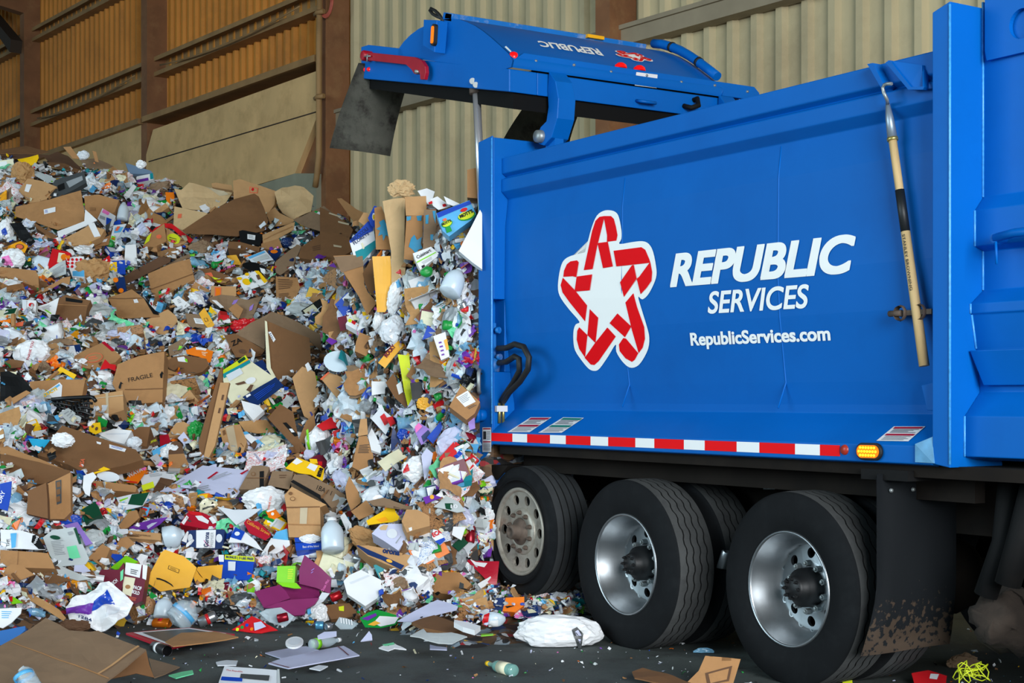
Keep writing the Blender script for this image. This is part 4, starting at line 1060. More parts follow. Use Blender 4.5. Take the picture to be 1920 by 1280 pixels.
def G(name, cu, cv, wpx, hpx, col, label, ref=None, rot=0, crumple=.3, deco=(), dep=.6, lift=0.0, flat=False, m_=None, cat=None):
    SEED[0] += 1
    p = hit(cu, cv + hpx * .25) or hit(cu, cv + hpx) or on_depth(cu, cv, 17)
    z = (p - CAM).dot(FW); w, h = wpx * z / FPX, hpx * z / FPX; d = min(w, h) * dep
    c = on_depth(cu, cv, z - d * .3 - lift)
    bm = blob(w * .93, h * .93, d, crumple, 4, SEED[0] * 5.3)
    a = math.radians(-rot); X = RT * math.cos(a) + UP * math.sin(a); Y = -RT * math.sin(a) + UP * math.cos(a); Zv = X.cross(Y)
    M = Matrix((X, Y, Zv)).transposed().to_4x4(); M.translation = c
    bmesh.ops.transform(bm, matrix=M, verts=bm.verts)
    if c.z < .6:
        for v in bm.verts: v.co.z = max(v.co.z, .006)
    mb = MB(); mb.bm.free(); mb.bm = bm
    for f in bm.faces: f.smooth = False
    o = mb.build(name, m_ or bagm(col), origin=c); tag(o, label, cat or CATS.get(name, 'bag'))
    HERO_POLY.append(O(cu, cv, wpx * .46, hpx * .46, rot)); HERO_OBJ.append(o)
    if ref: REFS.append((cu, cv, ref))
    if deco:
        from mathutils.bvhtree import BVHTree
        bv = BVHTree.FromPolygons([v.co + c for v in o.data.vertices], [tuple(q.vertices) for q in o.data.polygons])
        for d_ in deco:
            mb = MB()
            def on(u, v):
                dr = unproj_dir(u, v).normalized(); r = bv.ray_cast(CAM, dr)
                q = r[0] if r[0] is not None else on_depth(u, v, z - d * .5)
                return q - dr * .006
            if d_[0] == 'p':
                vv, ff, _ = grid2d(d_[1], 7); mb.mesh([on(a_, b_) for a_, b_ in vv], ff); nm = 'printed_panel'; cc = d_[2]
            else:
                _, s_, bl, br, hp, cc = d_[:6]; tv, tf, x0, x1, y0, y1 = text2d(s_, .02, 0.0); ex = Vector((br[0]-bl[0], br[1]-bl[1])); ey = Vector((ex.y, -ex.x)).normalized() * hp
                vv = [Vector(bl) + ex * ((px - x0) / (x1 - x0)) + ey * ((py - y0) / (y1 - y0)) for px, py in tv]; mb.mesh([on(q.x, q.y) for q in vv], tf); nm = 'lettering'
            mb.build(nm, pm(cc), o, fix=False)
    return o
PROF = dict(
  bottle=[(0, 0), (.8, 0), (1, .03), (1, .12), (.93, .16), (1, .2), (1, .30), (.94, .33), (1, .36), (1, .55), (.9, .66), (.6, .78), (.36, .86), (.34, .93)],
  glass=[(0, 0), (.9, 0), (1, .03), (1, .56), (.9, .64), (.5, .73), (.38, .80), (.36, .93)],
  jug=[(0, 0), (.9, 0), (1, .04), (1, .55), (.85, .72), (.5, .86), (.3, .92), (.3, .96)],
  can=[(0, .03), (.75, .03), (.82, 0), (1, .06), (1, .92), (.84, 1.0), (.8, .985), (0, .97)],
  jar=[(.92, .98), (.92, .1), (0, .1), (0, 0), (.9, 0), (1, .04), (1, .9), (.97, .92), (.97, 1.0), (.92, .98)],
  tub=[(.86, .98), (.7, .06), (0, .06), (0, 0), (.72, 0), (.9, .95), (1, .96), (1, 1.0), (.86, .98)],
  lidp=[(0, .2), (.8, .2), (.85, .5), (1, .5), (1, .8), (.9, 1), (.8, .8), (0, .7)])
def Cy(name, p1, p2, rpx, kind, m_, label, ref=None, cap=None, band=None, tilt=62, lift=.02, dent=.0, n=20, zfloor=False):
    """p1 base pixel, p2 mouth pixel"""
    u, v = .5 * (p1[0] + p2[0]), .5 * (p1[1] + p2[1])
    P0 = hit(u, max(p1[1], p2[1]) + rpx * .5) or hit(u, v + 20)
    z = (P0 - CAM).dot(FW); r = rpx * z / FPX
    ti = math.radians(tilt); nn = (HN * math.sin(ti) + UP * math.cos(ti)).normalized()
    base = on_depth(u, v, z - lift)
    if zfloor: base = on_z(u, v, r); nn = UP.copy(); r = rpx * (base - CAM).dot(FW) / FPX
    a, b = on_plane(*p1, base, nn), on_plane(*p2, base, nn); ax = b - a; ln = ax.length
    mb = MB(); mb.lathe([(q * r, t * ln) for q, t in PROF[kind]], a, ax, n)
    if dent:
        for vtx in mb.bm.verts:
            q = vtx.co * 14; vtx.co += Vector((noise.noise(q), noise.noise(q + Vector((5, 0, 0))), noise.noise(q + Vector((0, 9, 0))))) * dent * r
    o = mb.build(name, m_, origin=(a + b) / 2); tag(o, label, CATS.get(name, 'bottle'))
    if cap:
        mb = MB(); mb.lathe([(.40 * r, .90 * ln), (.42 * r, .90 * ln), (.42 * r, 1.0 * ln), (0, 1.005 * ln)], a, ax, n); mb.build('cap', pm(cap), o)
    if band:
        t0, t1, c = band; mb = MB(); mb.lathe([(1.0 * r, t0 * ln), (1.03 * r, t0 * ln), (1.03 * r, t1 * ln), (1.0 * r, t1 * ln)], a, ax, n); mb.build('label', pm(c), o)
    w = abs(p1[0] - p2[0]) / 2 + rpx; h = abs(p1[1] - p2[1]) / 2 + rpx
    HERO_POLY.append(O(u, v, w * .85, h * .85)); HERO_OBJ.append(o)
    if ref: REFS.append((u, v, ref))
    return o
# ------------------------------------------------------------------ named rubbish: upper heap
S('cardboard_sheet', [(29,386),(90,374),(152,358),(161,415),(108,430),(67,417),(28,405)], 'card', 'large flat tan box side with a white barcode label, upper end of the heap', 'large tan box side', deco=[('p',[(82,393),(104,388),(104,397),(83,402)],'white'),('l',[(84,394),(90,393),(90,399),(84,400)],3,'blue')])
S('cardboard_flap', [(83,295),(107,283),(127,292),(152,315),(147,318),(93,305)], 'brown', 'folded dark brown carton leaf on the crest beside the yellow packet', 'dark brown leaf', tilt=35, lift=.12)
S('cardboard_flap', [(86,303),(120,305),(148,318),(146,322),(96,312)], 'card_d', 'second folded brown carton leaf under the dark brown leaf on the crest', tilt=30)
S('snack_bag', [(32,297),(55,294),(72,291),(73,297),(67,307),(50,310),(40,307)], 'yellow', 'bright yellow plastic packet lying near the top of the crest', 'yellow crest packet', lift=.08, bend=.04)
S('cardboard_flap', [(0,281),(25,277),(50,274),(82,282),(93,286),(70,289),(0,287)], 'card_d', 'long brown cardboard leaf forming the very top edge of the crest', 'crest edge leaf', tilt=30)
S('cardboard_flap', [(0,288),(60,287),(95,290),(60,297),(0,296)], 'brown', 'shaded dark cardboard leaf directly under the crest edge leaf', tilt=30)  # shade beneath the edge leaf is put into the dark brown
G('crumpled_paper', 42,326,42,44,'kraft','crumpled tan kraft paper wad below the yellow crest packet','tan kraft wad',crumple=.5,m_=pm('kraft'))
Bx('cardboard_box', [(52,335),(83,340),(107,350),(83,360),(88,373),(73,378),(55,381),(55,363),(35,357)], 'card_l', 'torn tan box with open flaps and a white sticker above the large tan box side', 'torn flapped box', depth=.1, deco=[('p',[(50,346),(60,347),(54,361),(46,359)],'white')])
Bx('plastic_tray', [(103,337),(157,321),(162,343),(110,370),(87,365)], 'dgrey', 'dark grey moulded plastic tray leaning behind the large tan box side', 'dark grey tray', depth=.06, deco=[('p',[(124,341),(154,330),(156,338),(130,352)],'grey'),('p',[(108,348),(120,343),(122,354),(110,359)],'black')])
S('cardboard_sheet', [(62,318),(105,335),(104,343),(86,340),(64,327)], 'news', 'pale carton edge with a white lining beside the dark grey tray', tilt=40)
Bx('cardboard_box', [(158,368),(185,365),(223,375),(215,397),(182,410),(160,395)], 'card', 'tan carton with faint printed lines right of the large tan box side', 'faintly printed carton', deco=[('l',[(168,389),(182,389),(182,396),(168,396)],3,'card_d')])
S('paper_sheet', [(160,393),(182,412),(110,447),(107,434),(158,414)], 'white', 'big white sheet sticking out beneath the large tan box side', 'white sheet under the box side', lift=.0)
Bx('cardboard_box', [(117,448),(167,423),(197,430),(188,445),(163,457),(127,462)], 'card_l', 'tan flattened box with a strip of white tape under the big white sheet', 'white taped flat box', depth=.08, deco=[('p',[(165,420),(177,418),(189,443),(177,445)],'white','tape_strip')])
S('cardboard_sheet', [(165,455),(208,440),(203,458),(173,463)], 'card', 'small tan panel with a white sticker below the white taped flat box', deco=[('p',[(189,450),(202,447),(199,453),(190,454)],'white')])
Bx('cardboard_box', [(64,417),(85,430),(107,442),(107,448),(98,448),(67,427)], 'card_d', 'narrow brown box end sunk in papers under the large tan box side', depth=.15)
S('magazine', [(192,390),(217,405),(212,423),(198,427),(183,410)], 'paper', 'glossy magazine with pink and blue pictures beside the faintly printed carton', 'pink magazine', deco=[('p',[(194,392),(206,399),(203,404),(191,398)],'pink'),('p',[(200,408),(210,412),(207,422),(199,422)],'blue'),('p',[(188,404),(198,408),(197,414),(187,410)],'grey')])
S('magazine', [(213,422),(237,420),(217,455),(207,450)], 'paper', 'folded magazine with red and green pictures below the pink magazine', 'green cornered magazine', deco=[('p',[(216,427),(232,426),(226,436),(214,438)],'sky'),('p',[(220,425),(226,425),(221,434),(216,434)],'coral'),('p',[(210,443),(218,446),(216,453),(208,450)],'lime')])
S('wrapper', [(212,417),(225,409),(227,418),(217,425)], 'blue', 'small bright blue packet between the two magazines', 'blue packet', lift=.06)
Cy('milk_jug', (228,412),(233,380),10,'jug',MILKY,'cloudy white plastic jug standing beside the pink magazine','cloudy jug',dent=.15)
Bx('plastic_tub', [(255,331),(287,325),(288,337),(257,343)], 'white', 'white tub with a teal lid and purple base lying on the crest', 'teal lidded tub', depth=.12, lift=.1, deco=[('p',[(281,326),(287,325),(288,336),(282,337)],'teal','lid'),('p',[(256,338),(278,334),(279,339),(257,343)],'purple')])
Bx('cardboard_box', [(235,305),(283,320),(287,325),(260,326),(242,325)], mat('print_slate',(110,134,160),.6), 'slate blue box lying open on the crest behind the teal lidded tub', 'slate blue box', depth=.1)
Bx('food_carton', [(310,360),(326,360),(327,380),(312,381)], 'orange', 'small square orange box near the pale crushed carton', 'orange square box', depth=.1, lift=.08)
S('paper_sheet', [(232,367),(250,345),(256,350),(242,370)], 'white', 'stiff white label card tilted below the teal lidded tub', 'white label card', lift=.1)
G('plastic_bag', 265,308,18,14,'white','small white plastic bag poking over the crest beside the slate blue box',crumple=.5)
G('plastic_bag', 156,291,24,18,'paper','cloudy translucent bag bulging over the crest near the upright brown flap','cloudy crest bag')
S('cardboard_flap', [(118,275),(132,274),(150,298),(137,298)], 'card', 'upright brown flap standing on the crest beside the cloudy crest bag', 'upright crest flap', tilt=75)
S('cardboard_flap', [(173,282),(180,284),(185,304),(178,302)], 'card', 'thin brown flap standing on the crest between cloudy bag and slate box', tilt=80)
S('cardboard_flap', [(150,298),(180,296),(213,312),(200,318),(160,316)], 'card_g', 'dull grey brown sheet draped over the crest behind the white papers', tilt=40)
S('snack_bag', [(3,462),(38,450),(53,462),(47,476),(25,462),(6,470)], 'amber', 'orange yellow printed bag with a dark round mark above the pink bag', 'orange printed bag', bend=.04, deco=[('p',O(37,463,9,6,20),'brown'),('p',O(37,463,7,4.5,20),'coral')])
S('plastic_sheet', [(18,418),(40,417),(67,455),(57,463),(36,446)], 'black', 'shiny black plastic sheet running down beside the white and blue bag', 'black plastic sheet', bend=.05)
G('plastic_bag', 11,430,30,40,'white','white carrier bag with blue print high beside the black plastic sheet','white and blue bag',deco=[('p',[(2,432),(10,426),(14,438),(6,444)],'blue')])
Bx('drink_carton', [(268,462),(278,440),(308,419),(312,452),(290,463)], 'card', 'brown fruit box end with a printed red ring beside its arched red rim', 'red rimmed fruit box', deco=[('p',O(298,444,5,4),'coral'),('p',[(270,459),(276,444),(284,437),(280,452)],'yelgreen')])
S('cardboard_strip', [(308,418),(322,419),(362,449),(356,455),(322,428),(308,426),(290,437),(278,452),(276,446),(290,428)], 'red', 'curved red rim of the fruit box arching above its brown sides', lift=.06)
Bx('drink_carton', [(312,427),(350,452),(340,462),(312,458)], 'card_l', 'side of the fruit box with a big yellow printed arc', 'yellow arc box side', deco=[('p',O(326,448,13,9,20),'yelgreen'),('l',[(318,444),(336,449),(334,455),(317,452)],2,'brown')])
# crest to the right of the slate box
S('cardboard_sheet', [(327,355),(340,357),(355,344),(380,348),(407,355),(436,363),(423,380),(393,395),(342,390)], 'pale', 'pale crushed carton with clear tape on the heap top near the leaning plate', 'pale crushed carton', bend=.06, lift=.05, deco=[('p',[(385,350),(420,358),(430,366),(412,366)],'tape','tape_strip')])
Bx('cardboard_box', [(327,387),(383,398),(413,407),(378,420),(342,431),(325,423)], 'pale', 'pale tan box with a small red mark below the pale crushed carton', 'pale red marked box', depth=.08, deco=[('p',[(334,402),(341,401),(340,409),(333,410)],'coral')])
S('cardboard_sheet', [(403,392),(440,374),(477,363),(485,368),(495,390),(503,413),(495,432),(445,443),(350,438),(343,432),(413,405)], 'card_d', 'very large curved brown carton wall in front of the red logo box', 'large curved carton wall', tilt=48, lift=.06)
Bx('cardboard_box', [(437,338),(450,335),(517,358),(515,383),(502,402),(485,368),(475,363),(438,373)], 'card_l', 'tan box with a red square logo in front of the slanted wall plate', 'red logo box', depth=.12, deco=[('p',[(468,350),(484,353),(483,363),(468,362)],'coral'),('p',[(469.5,351.5),(482.5,354.5),(482,361.5),(469.5,361)],'card_l'),('p',O(474,356,2.5,3),'red')])
Bx('cardboard_box', [(396,343),(406,342),(434,347),(436,357),(398,350)], 'card_l', 'narrow tan box top behind the pale crushed carton', depth=.1)
S('cardboard_sheet', [(515,362),(530,353),(553,348),(570,353),(588,368),(583,397),(550,412),(530,400),(522,388)], 'pale', 'pale rounded bulging carton with a torn lower edge by the grey block', 'pale bulging carton', bend=.05, lift=.08)
S('cardboard_sheet', [(500,400),(515,388),(524,398),(553,414),(545,420),(508,424)], 'card_l', 'tan folded panel wedged under the pale bulging carton', tilt=45)
S('cardboard_sheet', [(550,412),(607,387),(625,400),(640,412),(655,430),(600,433),(565,422)], 'card_g', 'grey brown flattened box with a green and white sticker', 'green stickered flat box', lift=.08, deco=[('p',[(592,396),(606,401),(603,405),(589,399)],'white'),('p',[(592,396),(597,398),(594,401),(589,399)],'green')])
Bx('cardboard_box', [(565,463),(608,433),(650,440),(652,470),(600,490),(558,483)], 'card_d', 'brown box with dark print under the green stickered flat box', 'dark printed box', deco=[('l',[(585,462),(612,456),(614,466),(587,472)],3,'brown')])
Bx('plastic_tray', [(448,433),(455,431),(492,438),(488,460),(450,453)], 'black', 'black tray lid with a square white label in front of the curved carton wall', 'black labelled tray', depth=.05, lift=.1, deco=[('p',[(464,439),(479,441),(478,450),(464,448)],'white'),('l',[(466,441),(477,442),(477,448),(466,447)],3,'grey')])
Bx('cardboard_box', [(428,453),(450,453),(487,463),(485,472),(427,465)], 'card_d', 'long low brown box just below the black labelled tray', 'long low box', lift=.05)
S('cardboard_flap', [(492,440),(547,417),(553,415),(550,430),(523,447),(493,460)], 'card_l', 'ribbed tan flap slanting beside the black labelled tray', 'ribbed tan flap', deco=[('p',[(494,448),(548,423),(548,425),(494,450)],'card')])
Bx('cardboard_box', [(490,457),(523,447),(532,470),(490,466)], 'card', 'tan open box under the ribbed tan flap with a shoe box inside', depth=.15)
G('wrapper', 538,454,24,20,'navy','navy and white striped wrapper in the open tan box', 'navy striped wrapper')
S('magazine', [(463,482),(497,470),(513,488),(477,497)], 'paper', 'open catalogue page with pale blue pictures beside the navy packet', 'blue catalogue page', deco=[('p',[(465,482),(495,472),(498,475),(468,486)],'sky'),('p',[(473,487),(500,478),(506,486),(479,493)],'news')])
S('snack_bag', [(502,470),(525,465),(528,473),(515,492),(505,480)], 'navy', 'dark navy packet with an orange picture beside the catalogue page', 'navy packet', deco=[('p',O(514,472,7,3.5),'orange')])
S('padded_mailer', [(425,478),(443,477),(453,496),(432,495)], 'gold', 'short golden mailer among papers below the long low box', 'short golden mailer')
S('plastic_cover', O(477,500,23,8,8), 'black', 'oval black plastic lid lying above the lemon pouch', 'oval black lid', tilt=40, lift=.08)
S('cardboard_sheet', [(515,492),(558,457),(565,460),(550,498),(525,515),(517,510)], 'card_g', 'big dull carton wall leaning right of the navy packet', 'dull leaning carton wall', lift=.05)
G('crumpled_paper', 378,466,44,30,'kraft','wad of creased brown paper left of the oval black lid','creased brown wad',crumple=.5,m_=pm('card_g'))
Bx('cardboard_box', [(277,513),(320,495),(356,485),(365,525),(320,545),(290,558),(283,545)], 'card', 'large tan box with a fold line and small green white label at its lower corner', 'large folded tan box', depth=.12, lift=.06, deco=[('p',[(297,547),(315,540),(316,546),(298,552)],'white'),('p',[(297,547),(302,545),(303,550),(298,552)],'green'),('p',[(288,540),(363,513),(363,514.5),(288,541.5)],'card_d')])
S('cardboard_strip', [(300,502),(355,477),(358,482),(318,500),(300,508)], 'card_g', 'bent grey brown strip along the top of the large folded tan box', tilt=40, lift=.1)
S('cardboard_strip', [(392,427),(408,432),(388,458),(365,460),(383,440)], 'brown', 'stack of dark carton leaves on edge below the curved carton wall', 'dark stacked leaves', tilt=60, lift=.14)
# ---- second band
Bx('cardboard_box', [(0,500),(67,507),(72,517),(73,540),(53,533),(0,517)], 'card', 'long tan box at the very edge of the view below the pink bag', 'long tan box', depth=.15)
Bx('food_carton', [(98,465),(128,472),(133,475),(122,492),(100,500),(88,503)], 'red', 'red cereal carton leaning against the fruit box with red dots', 'red cereal carton', depth=.08, lift=.08, deco=[('p',[(110,473),(122,475),(116,492),(107,492)],'cream'),('p',O(120,482,6,6),'orange')])
Bx('food_carton', [(123,482),(157,480),(158,507),(158,520),(135,518)], 'white', 'white carton with red fruit dots and a blue base', 'red dotted carton', depth=.08, lift=.12, deco=[('p',[(136,508),(158,506),(158,519),(136,517)],'sky')]+[('p',O(128+8*(k%4),487+7*(k//4),2.6,2.6),'red') for k in range(10)]+[('p',[(125,481),(132,481),(132,487),(125,487)],'orange')])
S('newspaper', [(90,505),(123,488),(125,515),(103,520)], 'news', 'grey folded newsprint propped in front of the red cereal carton', 'folded newsprint', bend=.05, deco=[('l',[(98,506),(121,495),(122,511),(104,516)],6,'grey')])
G('plastic_bag', 25,484,48,36,'white','white plastic bag with a pink tied corner','pink cornered bag',deco=[('p',[(3,482),(16,478),(22,490),(26,499),(4,497)],'pink')])
S('wrapper', [(182,493),(205,477),(207,488),(200,494),(195,500),(190,497)], 'red', 'ragged bright red wrapper above the crumpled kraft paper', 'ragged red wrapper', lift=.08)
Bx('foam_tray', [(235,460),(255,458),(257,495),(233,493)], 'white', 'upright blank white panel beside the dark cardboard layers', 'blank white panel', depth=.04, lift=.08)
G('crumpled_paper', 172,508,66,46,'kraft','big crumpled kraft paper below the ragged red wrapper','big kraft crumple',crumple=.55,rot=-10,m_=pm('kraft'))
S('cardboard_strip', [(68,548),(117,520),(132,518),(130,533),(117,528),(72,553)], 'card', 'angled brown box edge slanting left of the big kraft crumple', 'angled box edge', lift=.08)
Bx('drink_carton', [(213,522),(233,518),(237,548),(222,547)], 'navy', 'navy juice carton with two oranges printed on it', 'orange fruit carton', depth=.06, lift=.08, deco=[('p',O(217,525,5,4.5),'orange'),('p',O(227,545,5,4.5),'orange')])
S('cardboard_strip', [(228,520),(300,480),(320,483),(318,490),(262,520),(236,532)], 'brown', 'bundle of dark brown carton leaves slanting beside the blank white panel', 'slanting dark leaves', lift=.02)
Bx('cardboard_box', [(105,560),(123,552),(170,563),(163,577),(158,610),(103,600)], 'card_d', 'brown box with an open lid and black tape across it', 'black taped box', depth=.14, lift=.08, deco=[('p',[(123,557),(155,563),(154,568),(123,564)],'black','tape_strip'),('p',[(104,570),(163,573),(163,574),(104,571.5)],'card'),('l',[(118,598),(146,602),(146,607),(118,603)],1,'brown')])
S('cardboard_sheet', [(202,558),(247,543),(270,560),(300,593),(222,597)], 'card', 'wide flat brown carton with a small white label beside the black taped box', 'wide flat carton', tilt=40, lift=.06, deco=[('p',[(250,562),(257,561),(260,567),(252,568)],'white'),('p',[(203,558.5),(268,559),(268,560.5),(203,560)],'card_d'),('p',[(271,562),(276,566),(299,591),(288,590)],'black')])
S('cardboard_sheet', [(273,598),(315,580),(330,592),(334,602),(310,628),(295,625)], 'card_l', 'tan carton panel right of the wide flat carton', 'plain tan panel', lift=.06)
Bx('food_carton', [(42,562),(68,563),(67,585),(42,583)], 'white', 'small white carton with a red berry picture', 'berry carton', depth=.06, lift=.06, deco=[('p',O(59,572,5,4),'red'),('p',[(43,563),(50,563),(49,583),(43,582)],'paper')])
S('paper_sheet', [(66,577),(90,570),(112,560),(103,590),(98,593)], 'white', 'white printed leaflet with green streaks beside the black taped box', 'green streaked leaflet', bend=.04, deco=[('l',[(78,578),(100,570),(97,586),(84,584)],5,'grey'),('p',[(86,582),(97,588),(96,590),(85,584)],'lime')])
S('snack_bag', [(0,602),(28,598),(30,605),(0,608)], 'orange', 'orange packet at the edge of the view below the berry carton', 'orange edge packet')
S('snack_bag', [(0,613),(45,603),(43,612),(0,615)], 'coral', 'flat coral red packet under the orange edge packet', 'coral packet')
G('plastic_bag', 60,662,70,50,'white','large white carrier bag with a red thank you message','red lettered carrier',rot=-15,deco=[('t','THANK YOU',(54,676),(64,640),5,'crimson')])
Bx('pizza_box', [(138,668),(160,655),(195,640),(227,667),(217,678),(160,698),(142,678)], 'card', 'brown pizza box with red edges and a red ring stamp', 'pizza box', depth=.05, lift=.08, tilt=45, deco=[('p',[(190,642),(196,640),(216,657),(210,659)],'crimson'),('p',[(139,672),(143,678),(161,696),(158,697)],'crimson'),('p',O(176,671,17,9,-12),'coral'),('p',O(176,671,15.5,7.8,-12),'card'),('l',[(166,670),(186,666),(186,673),(167,677)],2,'coral')])
Bx('cardboard_box', [(220,682),(260,667),(285,662),(308,658),(305,755),(263,757),(247,764),(233,762),(230,730),(210,718),(218,692)], 'card', 'tall brown box stamped with a black fragile warning and two arrows', 'fragile box', depth=.16, lift=.12, tilt=65, bend=.02, deco=[('t','FRAGILE',(241,716),(287,707),8,'black',.0),('p',[(222,725),(226,715),(231,719),(228,719),(226,728),(223,728)],'black'),('p',[(300,703),(304,696),(307.5,702),(305.5,702),(305,710),(302,710)],'black'),('p',[(234,729),(307,729),(307,730.5),(234,730.5)],'card_d')])
Bx('cardboard_box', [(167,743),(230,731),(232,768),(200,778),(170,777)], 'card_l', 'small tan box with clear tape down its middle next to the fragile box', 'clear taped box', depth=.15, lift=.15, deco=[('p',[(198,737),(203,736),(204,777),(200,778)],'tape','tape_strip'),('p',[(168,748),(231,740),(231,741.5),(168,749.5)],'tape'),('p',[(191,760),(200,760),(200,765),(191,765)],'white')])
Bx('cardboard_box', [(55,715),(110,711),(160,712),(153,747),(117,747),(58,738)], 'card', 'wide brown box carrying a white and yellow printed panel beside the tote bag', 'yellow printed box', depth=.1, lift=.08, deco=[('p',[(75,742),(112,717),(117,723),(115,747),(77,747)],'white'),('p',[(78,742),(111,720),(113,723),(84,743)],'sky'),('t','DUCTI',(84,745),(108,732),6.5,'yellow',.05)])
S('tote_bag', [(0,696),(15,693),(40,703),(60,728),(60,730),(30,742),(0,752)], 'black', 'black fabric tote bag with small pale lettering and a looped strap', 'black tote bag', lift=.14, bend=.05, deco=[('t','this',(1,718),(9,722),4,'sky'),])
S('cardboard_flap', [(0,757),(50,733),(58,737),(4,768)], 'card', 'tan board edge just under the black tote bag', 'tote board')
S('cardboard_flap', [(0,680),(22,672),(45,676),(38,686),(20,688)], 'card_d', 'dark open carton flap above the black tote bag', 'dark carton flap')
S('cardboard_sheet', [(95,708),(113,687),(143,702),(138,710),(117,697)], 'yellow', 'bright yellow angled card above the yellow printed box', 'yellow angled card', lift=.1, tilt=70)
S('wrapper', [(187,693),(197,673),(206,682),(217,683),(216,695),(204,690)], 'red', 'shiny red bow shaped wrapper beside the fragile box', 'red bow wrapper', lift=.30)
Bx('food_carton', [(42,680),(62,677),(58,688),(42,688)], 'white', 'small white and green box near the red lettered carrier', depth=.05, deco=[('p',[(59,677.5),(62,677),(58.5,688),(55,688)],'lime')])
S('newspaper', [(113,778),(128,765),(152,782),(148,797),(130,795)], 'news', 'loosely folded newspaper below the black netting', 'netting newspaper', bend=.06, lift=.08, deco=[('l',[(120,778),(130,770),(148,784),(143,793)],5,'grey')])
Bx('snack_bag', [(48,793),(68,785),(75,798),(55,805)], 'yellow', 'yellow tissue packet on white paper left of the netting newspaper', 'yellow tissue packet', depth=.05, lift=.08, deco=[('p',[(51,794),(66,788),(69,793),(55,799)],'white')])
S('snack_bag', [(167,793),(188,792),(192,813),(180,817),(167,808)], 'yellow', 'torn yellow bag with dark spots beside the white foam pieces', 'torn yellow bag', lift=.08, bend=.04, deco=[('p',O(182,806,3,4),'brown'),('p',O(174,800,2.5,3),'brown')])
G('plastic_bag', 118,825,42,26,'white','ragged white plastic bag on the long brown box','ragged white bag',crumple=.45,lift=.45)
Bx('foam_block', [(183,813),(213,803),(247,807),(233,832),(207,825)], 'white', 'stepped white foam packing block above the long brown box', 'white foam block', depth=.1, lift=.06, deco=[('p',[(198,812),(238,812),(236,814),(200,815)],'paper')])
S('plastic_sheet', [(53,822),(93,822),(72,848),(62,838)], 'cyan', 'piece of bright cyan film left of the long brown box', 'cyan film', bend=.05, lift=.06)
Bx('cardboard_box', [(70,852),(117,798),(160,812),(217,830),(255,843),(268,862),(233,873),(160,888),(127,870)], 'card_d', 'very long brown flattened box with red print and two white labels', 'long brown box', depth=.08, tilt=42, lift=.06, deco=[('p',[(205,833),(237,842),(234,848),(205,840)],'white'),('l',[(209,835),(234,842),(232,846),(209,839)],2,'blue'),('p',[(181,828),(190,830),(189,834),(182,832)],'white'),('t','MSA',(156,878),(160,862),8,'coral')])
S('sack', [(275,832),(293,815),(297,832),(283,838)], 'brown', 'dark little printed sack with yellow lettering beside the open brown box', 'dark printed sack', lift=.08, deco=[('t','COFFEE',(278,833),(294,826),4,'yelgreen')])
Bx('cardboard_box', [(235,820),(260,800),(282,800),(275,837),(242,832)], 'card_d', 'brown box with raised flaps holding a bubble pouch', 'bubble pouch box', depth=.15)
G('plastic_bag', 252,829,28,20,'paper','pale bubble wrap pouch in front of the raised flap box', 'bubble pouch',lift=.45)
S('snack_bag', [(298,813),(315,812),(320,828),(300,835)], 'crimson', 'glossy dark red packet right of the dark printed sack', 'dark red packet', bend=.05, lift=.06)
Bx('food_carton', [(285,845),(312,832),(318,850),(304,866),(290,868)], 'sky', 'sky blue printed box broken open beside the long brown box', 'sky blue box', depth=.1, lift=.1, deco=[('p',[(291,856),(303,850),(304,855),(293,862)],'card')])
S('cardboard_flap', O(330,846,14,20,0,12)[6:]+[(345,852),(330,868),(316,852)], 'brown', 'rounded dark brown tab standing beside the sky blue box', 'rounded brown tab', lift=.1)
Bx('cardboard_box', [(316,852),(345,850),(354,870),(342,886),(316,882)], 'card', 'plain tan box corner below the rounded brown tab', 'plain box corner', depth=.1)
# ---- middle
S('padded_mailer', [(443,518),(480,507),(485,508),(502,528),(498,533),(458,545),(450,532)], 'white', 'white lemon juice pouch covered with yellow lemons', 'lemon pouch', lift=.14, bend=.025, deco=[('p',[(477,507.5),(485,508),(502,528),(496,532)],'yellow'),('p',O(462,528,8,6,20),'yellow'),('p',O(449,522,5,3),'yellow'),('p',O(463,514,4,3),'yellow'),('p',O(470,526,2.5,4,-20),'green'),('p',[(480,517),(486,516),(489,524),(484,526)],'brown'),('t','Lemon',(466,521),(478,532),5,'dgreen')])
S('padded_mailer', [(396,536),(443,537),(443,555),(420,558),(395,562)], 'card_l', 'small kraft mailer with an orange block stamp', 'orange stamped mailer', lift=.1, deco=[('p',[(403,539),(415,539),(414,558),(403,558)],'coral'),('p',[(405,541),(413,541),(412.5,556),(405,556)],'orange')])
S('cardboard_sheet', [(370,502),(393,503),(442,520),(440,530),(422,532),(403,528)], 'card_d', 'brown fruit crate side with red and green print', 'red green crate side', lift=.08, deco=[('p',[(384,512),(396,510),(400,518),(386,518)],'coral'),('p',[(396,518),(416,523),(424,530),(408,528)],'yelgreen')])
S('sack', [(393,562),(415,554),(438,553),(465,560),(490,552),(482,575),(473,597),(443,595),(420,578),(395,570)], 'card_g', 'torn brown paper sack with a white label below the lemon pouch', 'torn brown sack', bend=.06, lift=.08, deco=[('p',[(398,567),(407,567),(420,576),(414,579)],'white'),('p',[(438,560),(446,558),(440,567),(434,567)],'violet'),('p',[(468,575),(476,570),(473,580),(467,582)],'violet')])
S('cardboard_sheet', [(428,578),(442,567),(456,578),(447,597)], 'card', 'small square brown flap lying on the torn brown sack', lift=.14)
Bx('sack', [(517,518),(557,517),(562,537),(553,562),(518,567),(517,547)], 'card', 'creased brown bag covered in dark lines of print', 'line printed bag', depth=.1, lift=.08, bend=.04, deco=[('l',[(521,522),(548,521),(550,538),(522,542)],6,'brown'),('l',[(522,548),(546,546),(546,558),(522,562)],5,'brown')])
